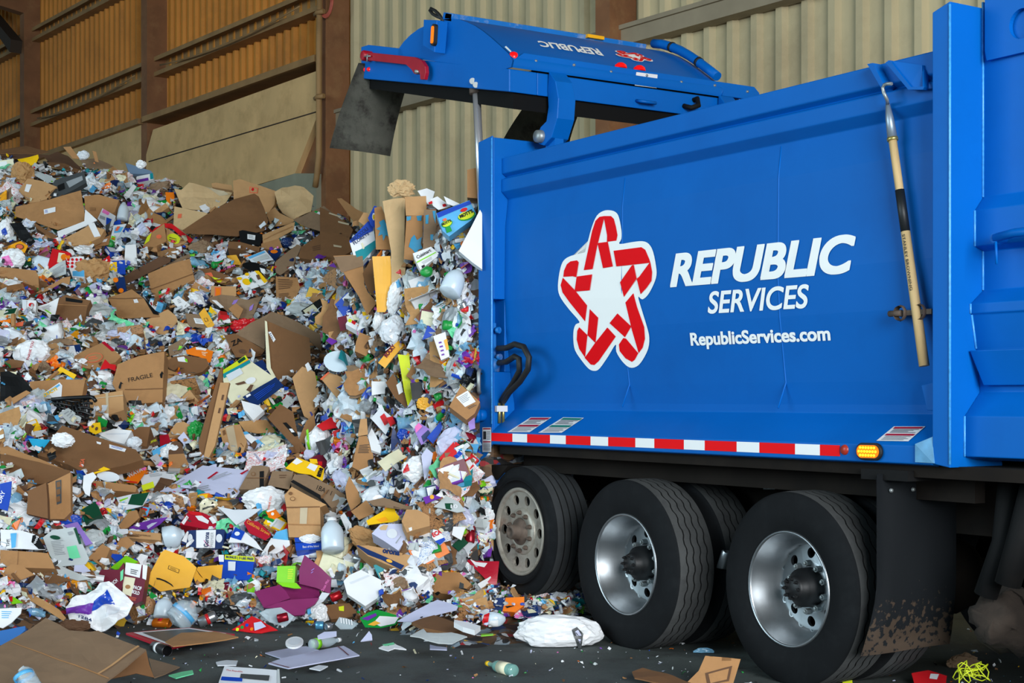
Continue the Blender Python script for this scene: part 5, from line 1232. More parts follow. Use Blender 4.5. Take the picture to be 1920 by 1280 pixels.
S('padded_mailer', [(373,588),(383,577),(393,592),(402,608),(393,618),(383,607)], 'gold', 'narrow bright yellow mailer beside the labelled kraft wedge', 'narrow yellow mailer', lift=.12, deco=[('p',[(382,597),(388,596),(391,602),(385,604)],'brown'),('p',[(383,598),(387,597),(390,602),(386,603)],'gold')])
S('cardboard_sheet', [(347,587),(373,590),(393,618),(370,623),(352,607)], 'card_g', 'kraft wedge with a white label just left of the narrow yellow mailer', 'labelled kraft wedge', lift=.08, deco=[('p',[(363,597),(380,599),(384,609),(367,607)],'white'),('l',[(366,599),(379,600),(381,607),(369,606)],3,'grey')])
S('snack_bag', [(348,655),(367,650),(400,658),(396,678),(392,681),(373,668),(350,662)], 'orange', 'long orange packet with white print below the narrow yellow mailer', 'long orange packet', lift=.12, bend=.04, deco=[('p',[(367,651),(388,654),(386,658),(368,656)],'white'),('l',[(378,660),(390,661),(388,671),(380,667)],3,'cream')])
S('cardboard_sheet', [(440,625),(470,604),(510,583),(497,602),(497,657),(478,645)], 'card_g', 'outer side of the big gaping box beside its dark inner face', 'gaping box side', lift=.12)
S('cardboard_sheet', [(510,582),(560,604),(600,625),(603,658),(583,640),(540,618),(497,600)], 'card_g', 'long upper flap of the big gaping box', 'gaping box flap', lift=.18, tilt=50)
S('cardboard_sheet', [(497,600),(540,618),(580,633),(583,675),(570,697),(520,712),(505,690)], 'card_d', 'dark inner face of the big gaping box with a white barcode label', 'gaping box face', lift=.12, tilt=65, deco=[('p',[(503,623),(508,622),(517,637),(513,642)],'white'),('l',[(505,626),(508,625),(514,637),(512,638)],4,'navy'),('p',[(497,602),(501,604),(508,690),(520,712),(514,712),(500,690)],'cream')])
S('cardboard_flap', [(420,628),(440,625),(497,657),(488,668),(442,670)], 'card_d', 'brown flap with big black letters beneath the gaping box', 'black lettered flap', lift=.06, deco=[('t','ZA',(436,650),(455,642),10,'black'),('p',O(455,660,7,4,10),'brown')])
G('wrapper', 456,609,46,24,'red','bright red foil wrapper left of the gaping box','red foil wrapper',crumple=.5,rot=-8)
S('paper_sheet', [(322,563),(335,555),(357,572),(338,583),(330,572)], 'white', 'white barcode paper pair above the labelled kraft wedge', 'white barcode papers', lift=.1, deco=[('l',[(332,562),(338,560),(341,568),(335,570)],3,'grey')])
Bx('cardboard_box', [(308,680),(325,668),(345,665),(387,672),(392,685),(380,697),(350,705),(318,690)], 'card_d', 'round shouldered brown carton with a green and white label', 'round shouldered carton', depth=.1, lift=.08, deco=[('p',[(332,670),(345,668),(352,679),(334,677)],'white'),('p',[(346,672),(351,673),(352,679),(348,678)],'lime')])
S('cardboard_sheet', [(315,650),(345,633),(352,640),(340,660),(318,668)], 'card_g', 'plain brown panel above the round shouldered carton', lift=.05)
Bx('cardboard_strip', [(376,858),(372,830),(392,760),(413,690),(417,688),(417,715),(383,858)], 'card_d', 'shaded side of the tall narrow strip standing beside the pastel toy box', 'tall strip side', depth=.03, lift=.22, tilt=80, bend=.005)  # darker board puts the shade of this side into its colour
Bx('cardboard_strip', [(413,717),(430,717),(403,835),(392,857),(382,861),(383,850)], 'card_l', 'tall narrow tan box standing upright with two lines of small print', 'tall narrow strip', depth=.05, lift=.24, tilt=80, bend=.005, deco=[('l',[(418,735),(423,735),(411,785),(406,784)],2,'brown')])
Bx('food_carton', [(417,708),(468,675),(507,702),(518,708),(485,727),(443,737),(438,763),(427,743)], 'cream', 'pale toy box with cream panels and a dark hand shape', 'pastel toy box', depth=.1, lift=.12, deco=[('p',[(418,702),(468,674),(470,680),(420,710)],'teal'),('p',[(424,704),(450,690),(456,700),(430,716)],'paper'),('p',O(470,714,10,6,-20),'white'),('p',[(441,720),(458,715),(462,719),(446,723)],'brown'),('p',[(462,732),(470,722),(476,722),(470,736)],'brown')])
S('cardboard_strip', [(417,693),(460,665),(468,677),(418,707)], 'yelgreen', 'yellow green printed edge along the top of the pastel toy box', 'yellow green edge', lift=.2, deco=[('p',[(445,676),(458,668),(461,673),(448,681)],'dgreen'),('p',[(419,702),(466,673),(467,675),(419,705)],'orange')])
S('cardboard_sheet', [(455,745),(517,707),(532,723),(480,762)], 'navy', 'navy blue panel with pale print across the pastel toy box', 'navy panel', lift=.22, deco=[('l',[(475,742),(514,716),(520,724),(484,752)],4,'blue'),('p',[(461,743),(469,739),(471,742),(463,747)],'white')])
S('cardboard_sheet', [(470,682),(492,673),(504,690),(514,704),(492,700)], 'navy', 'curved navy corner card above the navy panel', 'navy corner card', lift=.22, deco=[('t','ADJUSTABLE',(494,699),(508,694),3,'white',.0)])
Bx('plastic_tray', [(452,750),(485,760),(495,770),(475,788),(457,767)], 'white', 'white moulded insert below the navy panel', 'white moulded insert', depth=.05, lift=.16)
S('cardboard_sheet', [(502,783),(525,757),(550,773),(560,823),(580,853),(560,847)], 'card_d', 'brown carton sheet with a black label running down its edge', 'black labelled carton', lift=.12, deco=[('p',[(530,793),(537,792),(560,818),(553,820)],'black'),('p',[(542,805),(548,805),(553,812),(547,812)],'white')])
Bx('cardboard_sheet', [(548,708),(567,687),(590,697),(602,753),(582,787),(570,780),(558,745)], 'card_l', 'tall tan carton panel right of the pastel toy box', 'tall tan panel', depth=.04, lift=.15, tilt=72, deco=[('p',[(572,684),(578,679),(585,692),(577,697)],'white')])
S('cardboard_sheet', [(560,825),(575,790),(590,780),(592,800),(570,830)], 'card', 'curled lower end of the tall tan panel', bend=.05, lift=.1)
Bx('cardboard_box', [(412,805),(427,798),(450,795),(463,827),(455,852),(433,845),(417,827)], 'card_l', 'rounded brown box sealed with wide paper tape', 'paper taped box', depth=.16, lift=.12, deco=[('p',[(423,802),(438,798),(447,846),(433,845)],'tape','tape_strip'),('p',[(417,808),(422,806),(424,814),(419,817)],'card_d')])
S('sack', [(447,790),(470,789),(500,788),(518,807),(483,813),(460,810)], 'kraft', 'creased kraft bag lying over the paper taped box', 'creased kraft bag', bend=.05, lift=.12)
G('net', 367,808,30,36,'green','bright green mesh produce net under the tall narrow strip','green mesh net',m_=pm('green'),crumple=.5)
S('padded_mailer', [(450,812),(463,810),(498,835),(483,841)], 'white', 'white mailer with blue ends crossing the paper taped box', 'blue ended mailer', lift=.16, deco=[('p',[(450,812),(463,810),(468,814),(456,817)],'sky'),('p',[(476,827),(484,824),(497,834),(484,838)],'sky')])
G('plastic_bag', 598,828,50,62,'white','large translucent white sack with a lime green edge','large translucent sack',deco=[('p',[(574,806),(578,804),(580,830),(584,850),(580,850),(575,830)],'lime')])
S('wrapper', [(593,795),(620,783),(640,788),(635,803),(605,806)], 'red', 'red and white printed wrapper above the large translucent sack', 'red printed wrapper', lift=.1, bend=.05)
Bx('cardboard_box', [(300,838),(316,812),(330,792),(345,790),(356,796),(354,812),(318,818)], 'card_l', 'tan carton lip with white linings behind the sky blue box', depth=.06)
G('plastic_bag', 320,850,40,40,'white','white plastic sack with purple dots behind the rounded brown tab','white dotted sack')
# ---- block pushed out of the truck
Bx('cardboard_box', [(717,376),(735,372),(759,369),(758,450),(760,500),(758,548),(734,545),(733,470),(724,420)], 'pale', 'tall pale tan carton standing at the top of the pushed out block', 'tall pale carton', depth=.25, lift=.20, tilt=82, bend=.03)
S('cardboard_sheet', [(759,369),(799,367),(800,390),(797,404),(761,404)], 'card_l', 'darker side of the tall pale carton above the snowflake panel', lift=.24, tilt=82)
S('cardboard_sheet', [(702,390),(715,387),(727,415),(732,468),(705,468)], 'card', 'tan panel with a large blue snowflake left of the tall pale carton', 'snowflake panel', lift=.2, tilt=80, deco=[('p',[(720,412),(724,420),(729,416),(728,425),(734,430),(727,434),(731,446),(724,441),(719,452),(717,440),(709,443),(713,433),(706,430),(714,425),(711,417),(718,421)],'snow')])
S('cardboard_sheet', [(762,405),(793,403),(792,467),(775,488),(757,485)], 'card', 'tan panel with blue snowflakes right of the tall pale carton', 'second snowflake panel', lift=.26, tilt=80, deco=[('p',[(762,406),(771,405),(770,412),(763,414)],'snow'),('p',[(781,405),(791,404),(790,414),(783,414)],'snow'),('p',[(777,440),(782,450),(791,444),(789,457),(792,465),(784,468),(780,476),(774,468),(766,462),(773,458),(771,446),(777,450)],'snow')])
S('cardboard_sheet', [(795,393),(818,393),(817,462),(793,467)], 'card_g', 'shadowed tan panel with blue marks between snowflake panel and juice box', 'blue marked panel', lift=.22, tilt=80, deco=[('p',[(798,404),(804,403),(803,420),(798,420)],'snow'),('p',[(811,396),(817,396),(817,420),(813,408)],'snow'),('p',[(807,440),(813,440),(812,451),(807,450)],'snow')])  # shadow on this panel is painted as a duller board colour
Bx('food_carton', [(655,452),(690,415),(700,423),(705,462),(670,502),(663,480)], 'white', 'white, blue and teal frozen vegetable carton tilted on the block', 'frozen vegetable carton', depth=.08, lift=.25, tilt=75, deco=[('p',[(655,452),(690,415),(698,421),(700,432),(657,456)],'blue'),('p',[(666,472),(680,466),(704,450),(705,463),(680,490),(671,492)],'teal'),('t','BROCCOLI',(661,455),(691,431),7,'navy'),('t','FLORETS',(665,460),(693,440),6,'navy'),('p',[(677,457),(680,455),(684,466),(681,468)],'cream')])
S('cardboard_flap', [(690,409),(702,386),(707,388),(702,428),(695,422)], 'blue', 'deep blue flap with a yellow and white seal above the vegetable carton', lift=.2, tilt=75, deco=[('p',O(701,407,3,7),'white'),('p',O(701,408,2,5),'yellow')])
Bx('food_carton', [(818,400),(880,375),(893,400),(883,413),(842,443),(830,433)], 'sky', 'sky blue juice pouch box with two yellow and green oval badges', 'blue juice box', depth=.1, lift=.28, tilt=75, deco=[('p',[(819,400),(880,376),(884,382),(822,409)],'blue'),('p',O(875,405,17,8.5,-17),'green'),('p',O(874,404,15.5,7.3,-17),'yelgreen'),('p',O(838,420,11,6.5,-20),'green'),('p',O(838,420,9.5,5.3,-20),'yelgreen'),('p',O(870,394,7,3.5,-20),'red'),('p',O(834,413,4,2.5,-20),'coral'),('p',[(835,427),(844,425),(848,434),(838,438)],'green'),('t',"MOTT'S",(864,411),(888,399),7,'black',.05),('t',"MOTT'S",(830,425),(847,417),5,'black',.05)])
Bx('food_carton', [(774,475),(808,462),(825,477),(788,505),(780,490)], 'white', 'white appliance box with a thin green line on the block face', 'white appliance box', depth=.12, lift=.3, tilt=75, deco=[('t','Cuisinart',(783,486),(809,471),6.5,'black',.02),('p',[(781,491),(817,472),(818,473.5),(782,493)],'lime'),('l',[(790,492),(814,478),(818,482),(794,496)],3,'grey'),('p',[(790,499),(796,496),(797,500),(792,503)],'black')])
S('padded_mailer', [(698,481),(732,480),(735,520),(737,560),(722,585),(707,585)], 'gold', 'tall golden padded mailer hanging down the block face', 'tall golden mailer', lift=.26, tilt=84, bend=.02)
G('plastic_bag', 742,556,34,66,'white','white drawstring bag with a blue print beside the tall golden mailer','blue print bag',rot=12,lift=.12,deco=[('p',[(740,520),(747,522),(753,536),(745,540)],'sky')])
S('paper_sheet', [(783,357),(800,352),(815,358),(810,375),(803,382),(790,368)], 'white', 'torn white foam sheet at the top of the block behind the snowflake panel', 'torn white sheet', lift=.15, tilt=70)
S('food_carton', [(806,372),(820,366),(845,385),(822,392),(812,384)], 'white', 'white box corner with red squares beside the torn white sheet', 'red squared corner', lift=.2, tilt=70, deco=[('p',[(829,382),(835,380),(837,385),(831,387)],'red'),('p',[(803,378),(810,375),(811,380),(804,382)],'red')])
S('paper_sheet', [(832,367),(862,382),(850,386),(838,382)], 'white', 'white card strip behind the blue juice box', tilt=70, lift=.15)
G('crumpled_paper', 752,354,48,32,'kraft','crumpled kraft paper bursting from the top of the tall pale carton','bursting kraft paper',crumple=.55,lift=.2,m_=pm('pale'))
Bx('foam_block', [(860,470),(880,432),(900,393),(904,400),(904,505),(886,492)], 'white', 'big jagged white foam slab against the truck rear post', 'jagged foam slab', depth=.1, lift=.24, tilt=82)
G('plastic_bag', 800,509,24,22,'green','glossy green cap of a detergent bottle below the appliance box','green bottle cap',m_=pm('green'),crumple=.05,lift=.2,cat='bottle')
Cy('milk_jug', (842,550),(862,506),20,'jug',MILKY,'cloudy jug with green stickers on the block face','block jug',lift=.25,dent=.2)
S('snack_bag', [(709,680),(728,657),(747,638),(757,647),(740,668),(722,690)], 'gold', 'golden snack bag with dark lettering half way down the block', 'golden snack bag', lift=.24, tilt=72, bend=.03, deco=[('t','ROCKY',(726,672),(743,650),9,'maroon',.06),('l',[(722,656),(736,646),(738,649),(724,660)],1,'white')])
S('plastic_sheet', [(745,662),(767,665),(770,700),(775,740),(765,762),(757,730),(752,700)], 'yelgreen', 'fluorescent yellow bag hanging below the golden snack bag', 'fluorescent bag', lift=.2, tilt=80, bend=.05)
Bx('food_carton', [(812,630),(835,622),(843,668),(827,675)], 'white', 'white carton with a gold block and purple print in the block face', 'gold block carton', depth=.05, lift=.25, tilt=80, deco=[('p',[(832,638),(838,635),(842,655),(837,657)],'gold'),('l',[(822,640),(829,638),(836,668),(829,670)],4,'purple')])
S('cardboard_sheet', [(792,638),(802,610),(818,622),(806,632)], 'blue', 'bright blue card wedge above the gold block carton', 'blue card wedge', lift=.22, tilt=78)
S('plastic_cover', O(633,678,26,20,5,20), MILKY, 'large round cloudy lid with a red sticker left of the golden snack bag', 'round cloudy lid', lift=.22, tilt=75, deco=[('p',[(637,661),(648,666),(650,672),(640,667)],'red')])
Bx('cardboard_box', [(665,658),(668,640),(675,623),(700,633),(696,650),(687,668)], 'card', 'cube shaped brown box left of the golden snack bag', 'brown cube box', depth=.15, lift=.18, tilt=75)
S('cardboard_sheet', [(625,480),(680,478),(683,533),(690,548),(707,567),(688,590),(673,556),(650,520)], 'card', 'large brown flap folded over left of the tall golden mailer', 'large folded flap', lift=.16, tilt=70, deco=[('p',[(626,482),(680,479),(682,500),(640,512)],'card_g')])
S('cardboard_flap', [(680,512),(697,482),(703,520),(705,560),(690,545),(684,530)], 'card_d', 'dark curved flap tucked behind the tall golden mailer', tilt=75, lift=.14)
S('cardboard_strip', [(610,638),(617,632),(650,645),(642,658)], 'brown', 'brown strip with a purple end above the round cloudy lid', 'purple ended strip', lift=.12, deco=[('p',[(611,638),(617,632),(634,639),(622,646)],'purple')])
Bx('food_carton', [(648,608),(655,597),(682,613),(673,622)], 'white', 'white box with red orange and green squares above the brown cube box', 'bright squared box', depth=.06, lift=.18, deco=[('p',[(655,598),(661,601),(657,606),(652,603)],'yelgreen'),('p',[(661,601),(668,605),(665,610),(659,606)],'red'),('p',[(672,609),(680,614),(677,617),(670,612)],'orange')])
G('plastic_bag', 738,620,54,60,'paper','pale billowing film bag under the blue print bag','pale film bag',rot=20,lift=.1)
G('plastic_bag', 710,603,22,46,'white','twisted white bag hanging beside the pale film bag','twisted white bag',lift=.14)
Bx('cardboard_sheet', [(660,875),(666,845),(673,818),(688,817),(700,853),(697,895)], 'card', 'brown panel covered with lines of small black print', 'small print panel', depth=.05, lift=.2, tilt=75, deco=[('l',[(674,834),(694,832),(698,850),(671,850)],7,'black'),('p',[(671,818),(676,786),(688,785),(690,815)],'card_l')])
S('cardboard_flap', [(723,717),(737,700),(750,725),(765,753),(760,763),(740,745)], 'card_d', 'brown curved flap holding a blue and white card', 'curved brown flap', lift=.2, tilt=72, deco=[('p',[(743,722),(752,715),(756,735),(748,740)],'white')])
S('cardboard_sheet', [(602,710),(617,698),(648,708),(640,727),(632,746)], 'card_l', 'speckled tan sheet under the round cloudy lid', 'speckled tan sheet', lift=.16, deco=[('p',[(600,711),(616,697),(618,699),(603,713)],'coral')])
S('padded_mailer', [(695,783),(713,763),(737,783),(730,800),(723,814)], 'paper', 'pale grey mailer with a red square label', 'red square mailer', lift=.2, tilt=72, deco=[('p',[(712,780),(720,774),(730,790),(721,797)],'red')])
Bx('foam_tray', [(690,817),(697,802),(706,818),(715,840),(713,849),(696,843)], 'white', 'dotted white foam tray beside the small print panel', 'dotted foam tray', depth=.03, lift=.22)
S('cardboard_sheet', [(697,715),(722,716),(722,738),(697,741)], 'white', 'white torn card bracket above the curved brown flap', lift=.2, tilt=75)
S('plastic_sheet', [(733,820),(737,798),(752,830),(733,846)], 'navy', 'navy triangular sheet below the red square mailer', 'navy triangle', lift=.16, tilt=75)
Bx('cardboard_box', [(842,762),(865,722),(900,753),(890,775),(875,787)], 'card', 'brown parcel with a white shipping label near the truck post', 'shipping parcel', depth=.15, lift=.26, tilt=75, deco=[('p',[(855,745),(877,732),(892,753),(872,763)],'white'),('l',[(859,746),(876,736),(884,748),(868,757)],5,'grey'),('l',[(876,764),(892,756),(895,760),(880,768)],2,'black')])
S('plastic_sheet', [(769,718),(790,715),(793,745),(773,750)], 'black', 'glossy black packet beside the fluorescent bag', 'black packet', lift=.22, tilt=80)
G('foam_block', 797,757,30,26,'coral','crumbly orange foam lump under the black packet','orange foam lump',m_=pm('gold'),crumple=.5,lift=.12)
S('wrapper', [(877,790),(890,782),(891,803),(881,806)], 'violet', 'small violet wrapper beneath the shipping parcel', 'violet wrapper', lift=.15, tilt=75)
S('paper_sheet', [(708,868),(728,852),(747,840),(763,855),(745,868),(723,886)], 'cream', 'pale cloth like film fanned out below the navy triangle', 'pale fanned film', lift=.2, bend=.04)
G('wrapper', 757,815,26,22,'blue','crumpled blue and white packet beside the navy triangle','blue white packet',lift=.12)
S('magazine', [(776,805),(785,792),(808,806),(808,820),(790,834)], 'violet', 'glossy purple sunset card beside the blue white packet', 'sunset card', lift=.18, tilt=72, deco=[('p',[(790,818),(803,806),(807,812),(794,830)],'navy'),('p',[(778,800),(785,793),(792,800),(780,812)],'pink')])
S('cardboard_sheet', [(800,820),(826,790),(832,800),(812,832)], 'blue', 'plain blue card strip next to the sunset card', tilt=75, lift=.15)
G('plastic_bag', 783,880,56,50,'white','white bag with a red corner at the foot of the block','red cornered bag',lift=.1,deco=[('p',[(757,880),(764,868),(768,882),(754,888)],'red')])
S('paper_sheet', [(790,855),(800,840),(812,850),(806,880),(796,900)], 'lilac', 'lilac glossy sheet right of the red cornered bag', tilt=70, lift=.15)
Bx('cardboard_box', [(876,318),(896,314),(903,340),(903,372),(876,370)], 'card', 'square brown box on top of the block behind the lift rod', 'square box behind the rod', depth=.25, tilt=85, lift=.0)
S('cardboard_flap', [(632,373),(640,372),(668,392),(686,400),(668,422),(650,398)], 'card', 'brown pointed flap rising left of the vegetable carton', 'pointed flap', tilt=75, lift=.15)
S('cardboard_flap', [(672,415),(682,399),(690,400),(694,412),(684,424)], 'card_l', 'small tan tab behind the vegetable carton', tilt=75, lift=.15)
S('cardboard_sheet', [(600,388),(622,398),(655,422),(662,432),(655,446),(600,434)], 'card_d', 'brown parcel with shiny tape strips left of the vegetable carton', 'shiny taped parcel', lift=.1, deco=[('p',[(618,398),(640,406),(638,408),(616,400)],'tape'),('p',[(634,414),(655,420),(654,423),(634,417)],'tape')])
Bx('cardboard_box', [(600,434),(655,446),(660,470),(625,490),(602,486)], 'card_d', 'broad brown box below the shiny taped parcel', 'broad brown box', lift=.06, deco=[('p',[(625,459),(641,462),(640,465),(626,463)],'tape')])
# ---- lower heap
S('snack_bag', [(535,878),(557,858),(600,872),(608,878),(605,902),(583,890),(560,887)], 'yellow', 'bright yellow mailer with two white labels and black lettering', 'yellow labelled mailer', lift=.16, tilt=60, deco=[('p',[(548,868),(557,859),(568,866),(556,872)],'white'),('p',[(575,877),(582,868),(596,873),(590,884)],'white'),('t','ame',(601,896),(607,878),8,'black',.06)])
S('wrapper', [(578,860),(602,848),(620,862),(618,884),(606,876),(590,866)], 'maroon', 'dark red and yellow snack wrapper above the yellow labelled mailer', lift=.14, bend=.05, deco=[('p',[(580,860),(594,860),(596,868),(582,868)],'yellow'),('p',[(596,864),(604,864),(604,872),(598,872)],'red')])
S('padded_mailer', [(300,922),(340,896),(380,872),(468,882),(460,905),(445,927),(400,926),(342,922)], 'lilac', 'large white mailing carton with long dark red printed lines', 'large white mailer', lift=.16, tilt=38, bend=.012, deco=[('p',[(340,920),(376,903),(378,905),(343,922)],'crimson'),('p',[(388,898),(406,885),(410,886),(392,899)],'crimson'),('p',[(450,889),(464,881),(467,881),(454,891)],'crimson'),('l',[(394,897),(430,884),(436,890),(400,903)],3,'grey'),('l',[(366,917),(400,908),(396,922),(370,924)],3,'grey'),('l',[(326,910),(350,897),(353,899),(328,913)],1,'grey')])
Bx('cardboard_box', [(448,917),(460,895),(473,873),(490,872),(505,875),(503,883),(490,917),(470,918)], 'card_g', 'tan box with broad black tape right of the large white mailer', 'tan black taped box', depth=.14, lift=.16, deco=[('p',[(487,884),(495,883),(495,917),(487,917)],'black','tape_strip'),('p',O(475,889,4,4),'card_d'),('p',O(475,889,2.8,2.8),'card_g'),('p',[(462,896),(503,896),(503,897.2),(462,897.2)],'card_d')])
S('cardboard_sheet', [(502,908),(510,881),(550,882),(542,917)], 'card_g', 'square tan flap with small print below the yellow labelled mailer', 'square tan flap', lift=.18, deco=[('l',[(523,888),(541,888),(539,896),(524,896)],2,'brown')])
Bx('cardboard_box', [(545,905),(552,890),(573,889),(620,910),(648,928),(648,940),(622,953),(600,930),(575,918)], 'card_g', 'long tan box with black tape edge and large black code', 'black coded box', depth=.08, lift=.2, deco=[('t','1BA / 1',(593,918),(620,929),9,'black',.0),('p',[(545,904),(550,900),(600,928),(620,952),(614,952),(596,934)],'black','tape_strip'),('p',[(601,932),(614,918),(616,919),(604,936)],'card_d')])
Bx('cardboard_box', [(533,928),(547,912),(580,930),(612,946),(600,951),(602,1008),(542,1007),(537,952)], 'card_l', 'upright tan box with a clear tape patch in the middle', 'upright tan box', depth=.22, lift=.24, tilt=72, deco=[('p',[(563,950),(577,950),(575,983),(562,982)],'tape','tape_strip'),('p',[(537,950),(600,949),(600,951),(537,952.5)],'card_d'),('p',O(545,925,4,3.2),'card_d'),('p',O(549,935,5,4),'card_d'),('p',O(549,935,3.8,2.9),'card_l'),('p',[(541,982),(601,983),(601,985),(541,984)],'card')])
G('plastic_bag', 498,938,86,52,'white','white carrier bag with faint red message left of the upright tan box','white message bag',deco=[('t','THANK YOU',(505,956),(510,930),4,'coral')],lift=.06)
Bx('food_carton', [(337,983),(345,970),(352,960),(380,960),(415,977),(390,992)], 'crimson', 'dark red drink carton with white panels torn open', 'dark red carton', depth=.14, lift=.1, deco=[('p',[(340,980),(350,966),(354,970),(345,984)],'white'),('p',[(366,967),(378,966),(392,976),(390,982),(372,975)],'white'),('p',[(352,958),(376,960),(380,967),(358,965)],'red')])
Bx('drink_carton', [(340,1018),(352,994),(385,992),(421,992),(418,1028),(370,1028)], 'navy', 'navy and white beer carton with a lettered white panel', 'navy beer carton', depth=.16, lift=.12, tilt=68, deco=[('p',[(368,994),(405,993),(403,1027),(368,1027)],'white'),('p',[(341,1014),(351,996),(354,997),(350,1018)],'white'),('p',O(411,1009,6,8),'paper'),('p',O(357,1009,4.5,8),'paper'),('t','Corona',(391,1026),(393,998),9,'navy',.03),('t','PREMIER',(400,1026),(401,998),5,'grey',.0)])
Cy('milk_jug', (307,1010),(345,998),21,'jug',MILKY,'squashed cloudy jug left of the navy beer carton','squashed cloudy jug',dent=.25,lift=.12)
S('paper_sheet', [(407,950),(440,956),(490,953),(472,967),(453,978),(443,984),(425,966)], 'paper', 'big white folded paper star below the large white mailer', 'folded paper star', lift=.16, tilt=55, bend=.01)
S('cardboard_sheet', [(457,979),(463,972),(472,976),(483,977),(496,988),(508,1000),(506,1006),(497,1012),(467,998)], 'crimson', 'dark red shaped placard with gold script lettering', 'dark red placard', lift=.2, deco=[('t','California Straws',(462,980),(504,1004),6,'gold',.0)])
S('padded_mailer', [(428,1017),(440,987),(460,998),(480,1015),(493,1033),(457,1018)], 'white', 'white flat box with a solid blue square at its end', 'blue squared box', lift=.16, deco=[('p',[(432,1007),(441,988),(460,998),(452,1014)],'blue'),('p',O(445,1001,5,4),'white')])
S('plastic_sheet', [(490,1037),(508,1007),(525,1006),(542,1010),(543,1018),(518,1035)], 'white', 'smooth white plastic sheet below the dark red placard', 'smooth white sheet', lift=.16, bend=.03, deco=[('p',[(510,1008),(518,996),(538,990),(540,1010)],'sky')])
Bx('food_carton', [(555,1032),(552,1008),(602,1007),(610,1028)], 'blue', 'bright blue box with white script under the upright tan box', 'bright blue box', depth=.14, lift=.2, deco=[('t','Best of the Island',(568,1028),(598,1026),4,'white',.0),('p',[(553,1017),(606,1016),(606,1017.3),(553,1018.3)],'navy')])
G('wrapper', 582,1010,40,16,'white','white and red flower shaped wrapper on the bright blue box','red white flower wrapper',crumple=.5,lift=.2)
Cy('milk_jug', (624,1032),(622,972),21,'jug',MILKY,'big milky jug standing right of the upright tan box','big milky jug',lift=.2,dent=.1,cap='white')
S('snack_bag', [(498,958),(515,952),(527,967),(515,972),(505,970)], 'orange', 'orange and white pouch on the white message bag', 'orange pouch', lift=.22, deco=[('p',O(511,963,3,3),'white'),('p',[(499,957),(514,952),(516,955),(502,960)],'white')])
Bx('food_carton', [(410,1042),(477,1044),(475,1062),(470,1087),(415,1086)], 'blue', 'blue coffee carton with a yellow bonus banner along its top', 'yellow bonus carton', depth=.12, lift=.14, deco=[('p',[(422,1040),(477,1044),(477,1053),(421,1049)],'yelgreen'),('t','BONUS | 3 LBS FREE',(424,1048),(475,1052),6,'navy',.04),('p',[(428,1053),(442,1053),(441,1070),(428,1070)],'paper'),('p',[(410,1041),(420,1041),(420,1054),(411,1054)],'white')])
S('padded_mailer', [(273,1089),(288,1062),(303,1036),(310,1031),(345,1043),(369,1064),(362,1082),(355,1100),(300,1108)], 'gold', 'big yellow padded mailer with a curved black line and barcode', 'big yellow mailer', lift=.2, tilt=62, deco=[('p',[(317,1060),(337,1068),(335,1075),(315,1067)],'black'),('p',[(318,1061),(336,1068.5),(334.5,1074),(316,1066.5)],'gold'),('l',[(320,1063),(334,1069),(333,1073),(319,1067)],3,'black'),('p',[(293,1083),(300,1084),(312,1089),(323,1096),(326,1101),(319,1096),(308,1090),(300,1087),(294,1086)],'black')])
S('padded_mailer', [(362,1078),(371,1062),(418,1058),(415,1083),(366,1092)], 'gold', 'plain golden kraft mailer right of the big yellow mailer', 'plain golden mailer', lift=.16)
Bx('food_carton', [(176,1088),(190,1067),(222,1068),(232,1054),(234,1076),(226,1112),(200,1105)], 'maroon', 'maroon side of the coffee box beside its white printed front', 'maroon box side', depth=.1, lift=.16, tilt=68, deco=[('t','RICH',(212,1098),(222,1090),7,'white'),('p',[(226,1072),(232,1067),(231,1086),(226,1090)],'mint')])
Bx('food_carton', [(236,1054),(277,1060),(272,1088),(266,1126),(246,1134),(234,1118),(230,1090)], 'maroon', 'maroon coffee box front with a white top and bold white words', 'coffee box front', depth=.1, lift=.2, tilt=72, deco=[('p',[(236,1054),(266,1058),(262,1083),(234,1076)],'white'),('p',[(268,1058),(277,1060),(274,1087),(267,1084)],'white'),('p',[(232,1080),(254,1084),(246,1118),(230,1112)],'cream'),('p',O(240,1100,5,4),'card'),('t','PACIF',(250,1104),(265,1107),7,'white',.03),('t','BOLD',(247,1112),(261,1116),7,'white',.03),('l',[(243,1118),(258,1121),(257,1128),(242,1125)],3,'coral'),('l',[(246,1066),(260,1069),(258,1079),(245,1076)],3,'dgrey')])
S('plastic_bag', [(122,1136),(135,1118),(160,1112),(188,1092),(206,1092),(232,1112),(250,1130),(238,1150),(216,1170),(184,1179),(160,1172),(132,1166)], 'white', 'crumpled white wipes bag with a blue patch and a purple patch', 'blue and purple wipes bag', lift=.24, tilt=60, bend=.055, freq=9, nd=18, deco=[('p',[(170,1144),(176,1126),(203,1108),(215,1132),(190,1140)],'blue'),('p',[(123,1140),(150,1132),(176,1130),(170,1148),(124,1152)],'purple'),('t','2-40',(142,1152),(168,1150),6,'purple'),('t','1284',(150,1162),(170,1162),6,'navy'),('p',[(205,1140),(225,1136),(222,1150),(200,1160)],'paper')])
S('cardboard_sheet', [(207,1062),(236,1040),(259,1053),(238,1062),(216,1066)], 'lime', 'lime green folded card above the coffee box', 'lime folded card', lift=.2, tilt=45)
S('cardboard_sheet', [(202,1037),(227,1038),(232,1046),(218,1052)], 'blue', 'small plain blue panel above the lime folded card', lift=.14)
